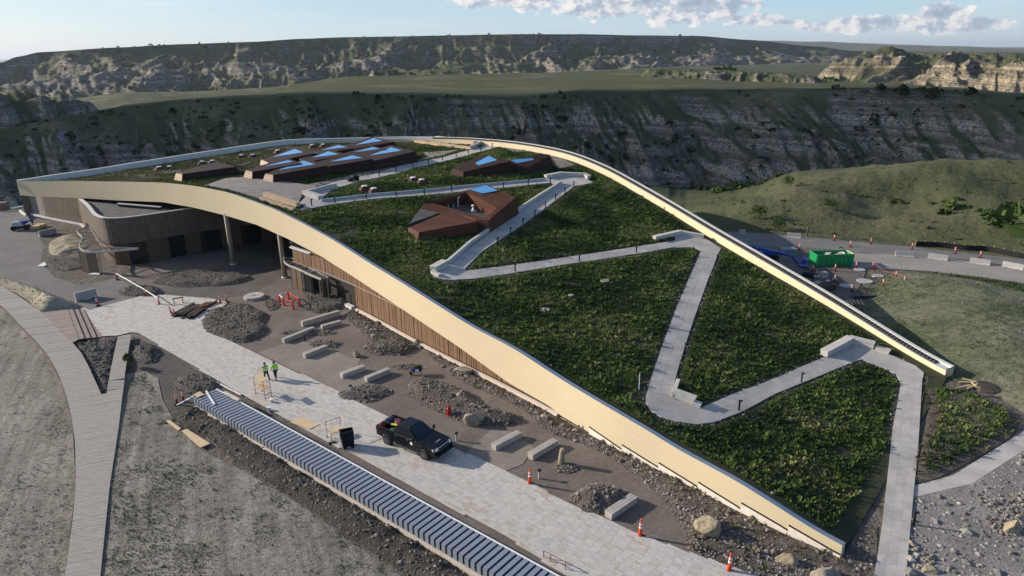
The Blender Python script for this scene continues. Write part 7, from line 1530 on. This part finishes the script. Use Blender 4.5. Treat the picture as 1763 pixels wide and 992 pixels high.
# far left yard
p = at(37, 396); r = empty('small_lift', tuple(p), .25, 'small white and blue wheeled lift on the left road', 'lift'); MB().box((0, 0, .55), (2.6, 1.3, .45)).build('chassis', M_trim, r); MB().box((-.3, 0, 1.15), (1.9, 1.2, .75), 0, .85).build('cover', mat('pale blue grey cover', (.42, .46, .52), .4, .1), r, bevel=.06); MB().box((.5, .1, 1.35), (.9, .9, .5)).build('engine_box', M_lift, r); MB().bar((.9, .2, 1.2), (2.4, .5, 2.1), .2, .25).build('arm', M_lift, r)
for a in (-1, 1):
    for b in (-.6, .6): w_ = MB().lathe((0, 0, 0), [(.40, -.14), (.44, 0), (.40, .14)], 16).build('wheel', M_black, r); w_.location = (a, b, .44); w_.rotation_euler = (math.pi/2, 0, 0)
for px, py, lab in ((62, 394, 'brown pallet of boards right of the small white lift'), (70, 391, 'second brown pallet by the small white lift')): 
    p = at(px, py); r = empty('board_pallet', tuple(p), .2, lab, 'pallet'); MB().box((0, 0, .07), (1.6, 1.1, .14)).build('pallet', M_timb, r); MB().box((0, 0, .35), (1.5, 1.0, .42)).build('boards', M_ply, r)
p = at(4, 362); o = MB().box((0, 0, .8), (2.2, 1.6, 1.6), .2).build('site_box', mat('brown site box', (.22, .13, .09), .7, .2), bevel=.03); o.location = tuple(p); tag(o, 'brown site box at the left picture edge', 'box')
for a, b, lab in (((18,361),(44,356),'white beam on the ground below the left roof corner'),((34,364),(45,372),'white beam lying beside the far left pier')): P = at(*a), at(*b); o = MB().bar((0, 0, .15), (*(P[1]-P[0])[:2], .15), .35, .3).build('beam', M_refl); o.location = tuple(P[0]); tag(o, lab, 'beam')
o = heap('berm', smoothpoly(g((84,424),(100,410),(120,404),(138,412),(140,432),(110,440))), mounded(smoothpoly(g((84,424),(100,410),(120,404),(138,412),(140,432),(110,440))), .45, 3.5, .5, .8, 5), .35, M_hay)
# bag on the roof path
v = ron(604, 313); lump('tool_bag', tuple(v+np.array([0, 0, .3])), .5, (1, .8, .8), M_trim, 'black bag with a white tag left on the upper roof path', 'bag', 31); v = ron(612, 311); lump('tarp_bundle', tuple(v+np.array([0, 0, .35])), .6, (1.1, .8, .9), M_trim, 'black bundle next to the bag on the upper roof path', 'bundle', 33)
# ------------------------------------------------------------------ trees one can tell apart
M_bark = mat('grey bark', (.12, .095, .075), .9, .3, 3)
def branch(mb, p, d, L, r0, depth, seed):
    q = p+d*L; mb.tube(p, q, r0, r0*.62, 6, False)
    if depth == 0: return
    rr_ = np.random.default_rng(seed)
    for k_ in range(3 if depth > 1 else 4):
        n_ = d+rr_.normal(0, .5, 3); n_[2] = abs(n_[2])*.7+.12; n_ /= np.linalg.norm(n_); branch(mb, p+d*L*rr_.uniform(.5, 1), n_, L*rr_.uniform(.55, .8), r0*.5, depth-1, seed*7+k_+1)
def baretree(px, py, h, lab, seed, m=None):
    p = at(px, py); r = empty('bare_tree', tuple(p), 0, lab, 'tree'); t = MB(); branch(t, np.array([0, 0, -.1]), np.array([.05, 0, 1.]), h*.42, h*.035, 4, seed); t.build('branches', M_bark, r, smooth=True); MB().tube((0, 0, -.1), (.02, 0, h*.42), h*.04, h*.03, 8).build('trunk', M_bark, r)
baretree(1389, 407, 4.0, 'leafless grey tree above the road behind the dumpster', 3); baretree(1450, 409, 3.0, 'thin leafless tree right of the larger leafless one', 8); baretree(1656, 372, 2.6, 'low leafless bush on the near hillside', 14)
def leaftree(base, h, w2, lab, seed, m, name='tree'):
    r = empty(name, tuple(base), 0, lab, 'tree'); MB().tube((0, 0, -.3), (0, 0, h*.5), h*.045, h*.025, 8).build('trunk', M_bark, r); rr_ = np.random.default_rng(seed); V = []; Fc = []; T_ = []
    lobes = [(rr_.normal(0, .33, 3)*[w2, w2, h*.30]+[0, 0, h*.62], rr_.uniform(.35, .6)*w2) for _ in range(7)]
    for i in range(420):
        c0, rad0 = lobes[rr_.integers(7)]; d = rr_.normal(size=3); d /= np.linalg.norm(d); c = c0+d*rad0*rr_.uniform(.55, 1.05); u_ = rr_.normal(size=3); u_ /= np.linalg.norm(u_); v_ = np.cross(u_, rr_.normal(size=3)); v_ /= np.linalg.norm(v_); s = h*.05*rr_.uniform(.6, 1.3); k_ = len(V); V += [c-u_*s, c-v_*s, c+u_*s, c+v_*s]; Fc.append((k_, k_+1, k_+2, k_+3)); T_ += [rr_.random()]*4
    npmesh('crown', V, Fc, m, r, attrs={'tone': T_})
leaftree(at(224.5, 632), 1.6, .6, 'small green sapling beside the fork of the boardwalk', 4, M_green, 'sapling')
def onterrain(px, py, lo, hi):
    d = ray(px, py); best = None; dh = d/math.hypot(d[0], d[1]); az_ = math.atan2(d[0], d[1]); k_ = (np.abs(np.arctan2(co[:, 0], co[:, 1])-az_) < .004) & (rad > lo) & (rad < hi) & front_
    q = co[k_]; e = np.abs(HCAM+rad[k_]*dh[2]-q[:, 2]); return q[np.argmin(e)].astype(float)
for px, py, h, w2, lab, sd_ in ((1513, 164, 6.5, 3.2, 'dark tree on the tableland rim, left one of the three', 5), (1561, 170, 7.5, 3.6, 'largest dark tree on the tableland rim', 6), (1600, 171, 6.5, 5.2, 'broad dark tree on the tableland rim right of the largest', 7), (1438, 139, 5, 3, 'dark tree at the end of the small scarp on the tableland', 8)): leaftree(onterrain(px, py, 340, 760), h, w2, lab, sd_, M_shrub)
for px, py, h, lab, sd_ in ((1262, 330, 3.0, 'green bush at the foot of the near hill beside the rear fascia', 41), (1352, 322, 2.2, 'green bush on the crest of the near hill', 42), (1428, 362, 2.0, 'dark round bush in the middle of the near hillside', 43), (1302, 372, 2.4, 'bright green bush by the shaded gully road', 44), (1335, 395, 2.2, 'green bush above the blue boom lift', 45)): leaftree(onterrain(px, py, 112, 190), h, h*.75, lab, sd_, M_green, 'bush')
# ------------------------------------------------------------------ a cumulus cloud added unseen up-sun, outlined to shade ravine, rim and hill; then the air
def shade_cloud(cx, cy, zc, pts, thick, lab_seed):
    sh = np.array([sv.x, sv.y])/math.tan(SUN_EL)/math.hypot(sv.x, sv.y)*zc
    poly = smoothpoly([(x+sh[0], y+sh[1]) for x, y in pts], 8); P = np.array(poly); lo, hi = P.min(0)-20, P.max(0)+20; nx = 110; X, Y = np.meshgrid(np.linspace(lo[0], hi[0], nx), np.linspace(lo[1], hi[1], nx))
    ins = inpoly(X.ravel(), Y.ravel(), poly).reshape(X.shape); e = edgedist(X.ravel(), Y.ravel(), poly).reshape(X.shape)*np.where(ins, 1, -1)
    e = e+(fbm(X/90, Y/90, 4, lab_seed)-.5)*70; h = np.clip(e/160, 0, 1)**.5; top = h*thick*(.5+1.0*fbm(X/140, Y/140, 4, lab_seed+2)); bot = -h*thick*.12*(.5+fbm(X/100, Y/100, 3, lab_seed+4))
    ok = (e > 0); idx = -np.ones(X.shape, int); idx[ok] = np.arange(ok.sum()); n_ = ok.sum(); V = np.concatenate([np.stack([X[ok], Y[ok], zc+top[ok]], -1), np.stack([X[ok], Y[ok], zc+bot[ok]-2], -1)]); c4 = np.stack([idx[:-1, :-1], idx[:-1, 1:], idx[1:, 1:], idx[1:, :-1]], -1).reshape(-1, 4); c4 = c4[(c4 >= 0).all(1)]
    o = npmesh('shade_cloud', V, np.concatenate([c4, c4[:, ::-1]+n_]), mat('cloud white', (.85, .86, .88), 1.0, .03, .01), smooth=True); o['kind'] = 'structure'; return o
shade_cloud(0, 0, 1200, [(-760, 380), (-420, 290), (-60, 250), (70, 245), (60, 190), (100, 150), (160, 150), (260, 220), (330, 280), (470, 330), (520, 360), (420, 385), (260, 395), (100, 405), (-100, 415), (-300, 430), (-500, 460), (-800, 480)], 260, 401)
hz = MB().box((0, 0, 55), (140000, 140000, 430)).build('haze', None); hz['kind'] = 'stuff'
hm = bpy.data.materials.new('thin air haze'); hm.use_nodes = True; t = NT(hm.node_tree); t.n.clear(); v = t.node('ShaderNodeVolumePrincipled', ins={'Color': (.80, .88, 1.0, 1), 'Density': 3.2e-5, 'Anisotropy': .2}); om = t.node('ShaderNodeOutputMaterial'); t.l.new(v.outputs[0], om.inputs['Volume']); hz.data.materials.append(hm)
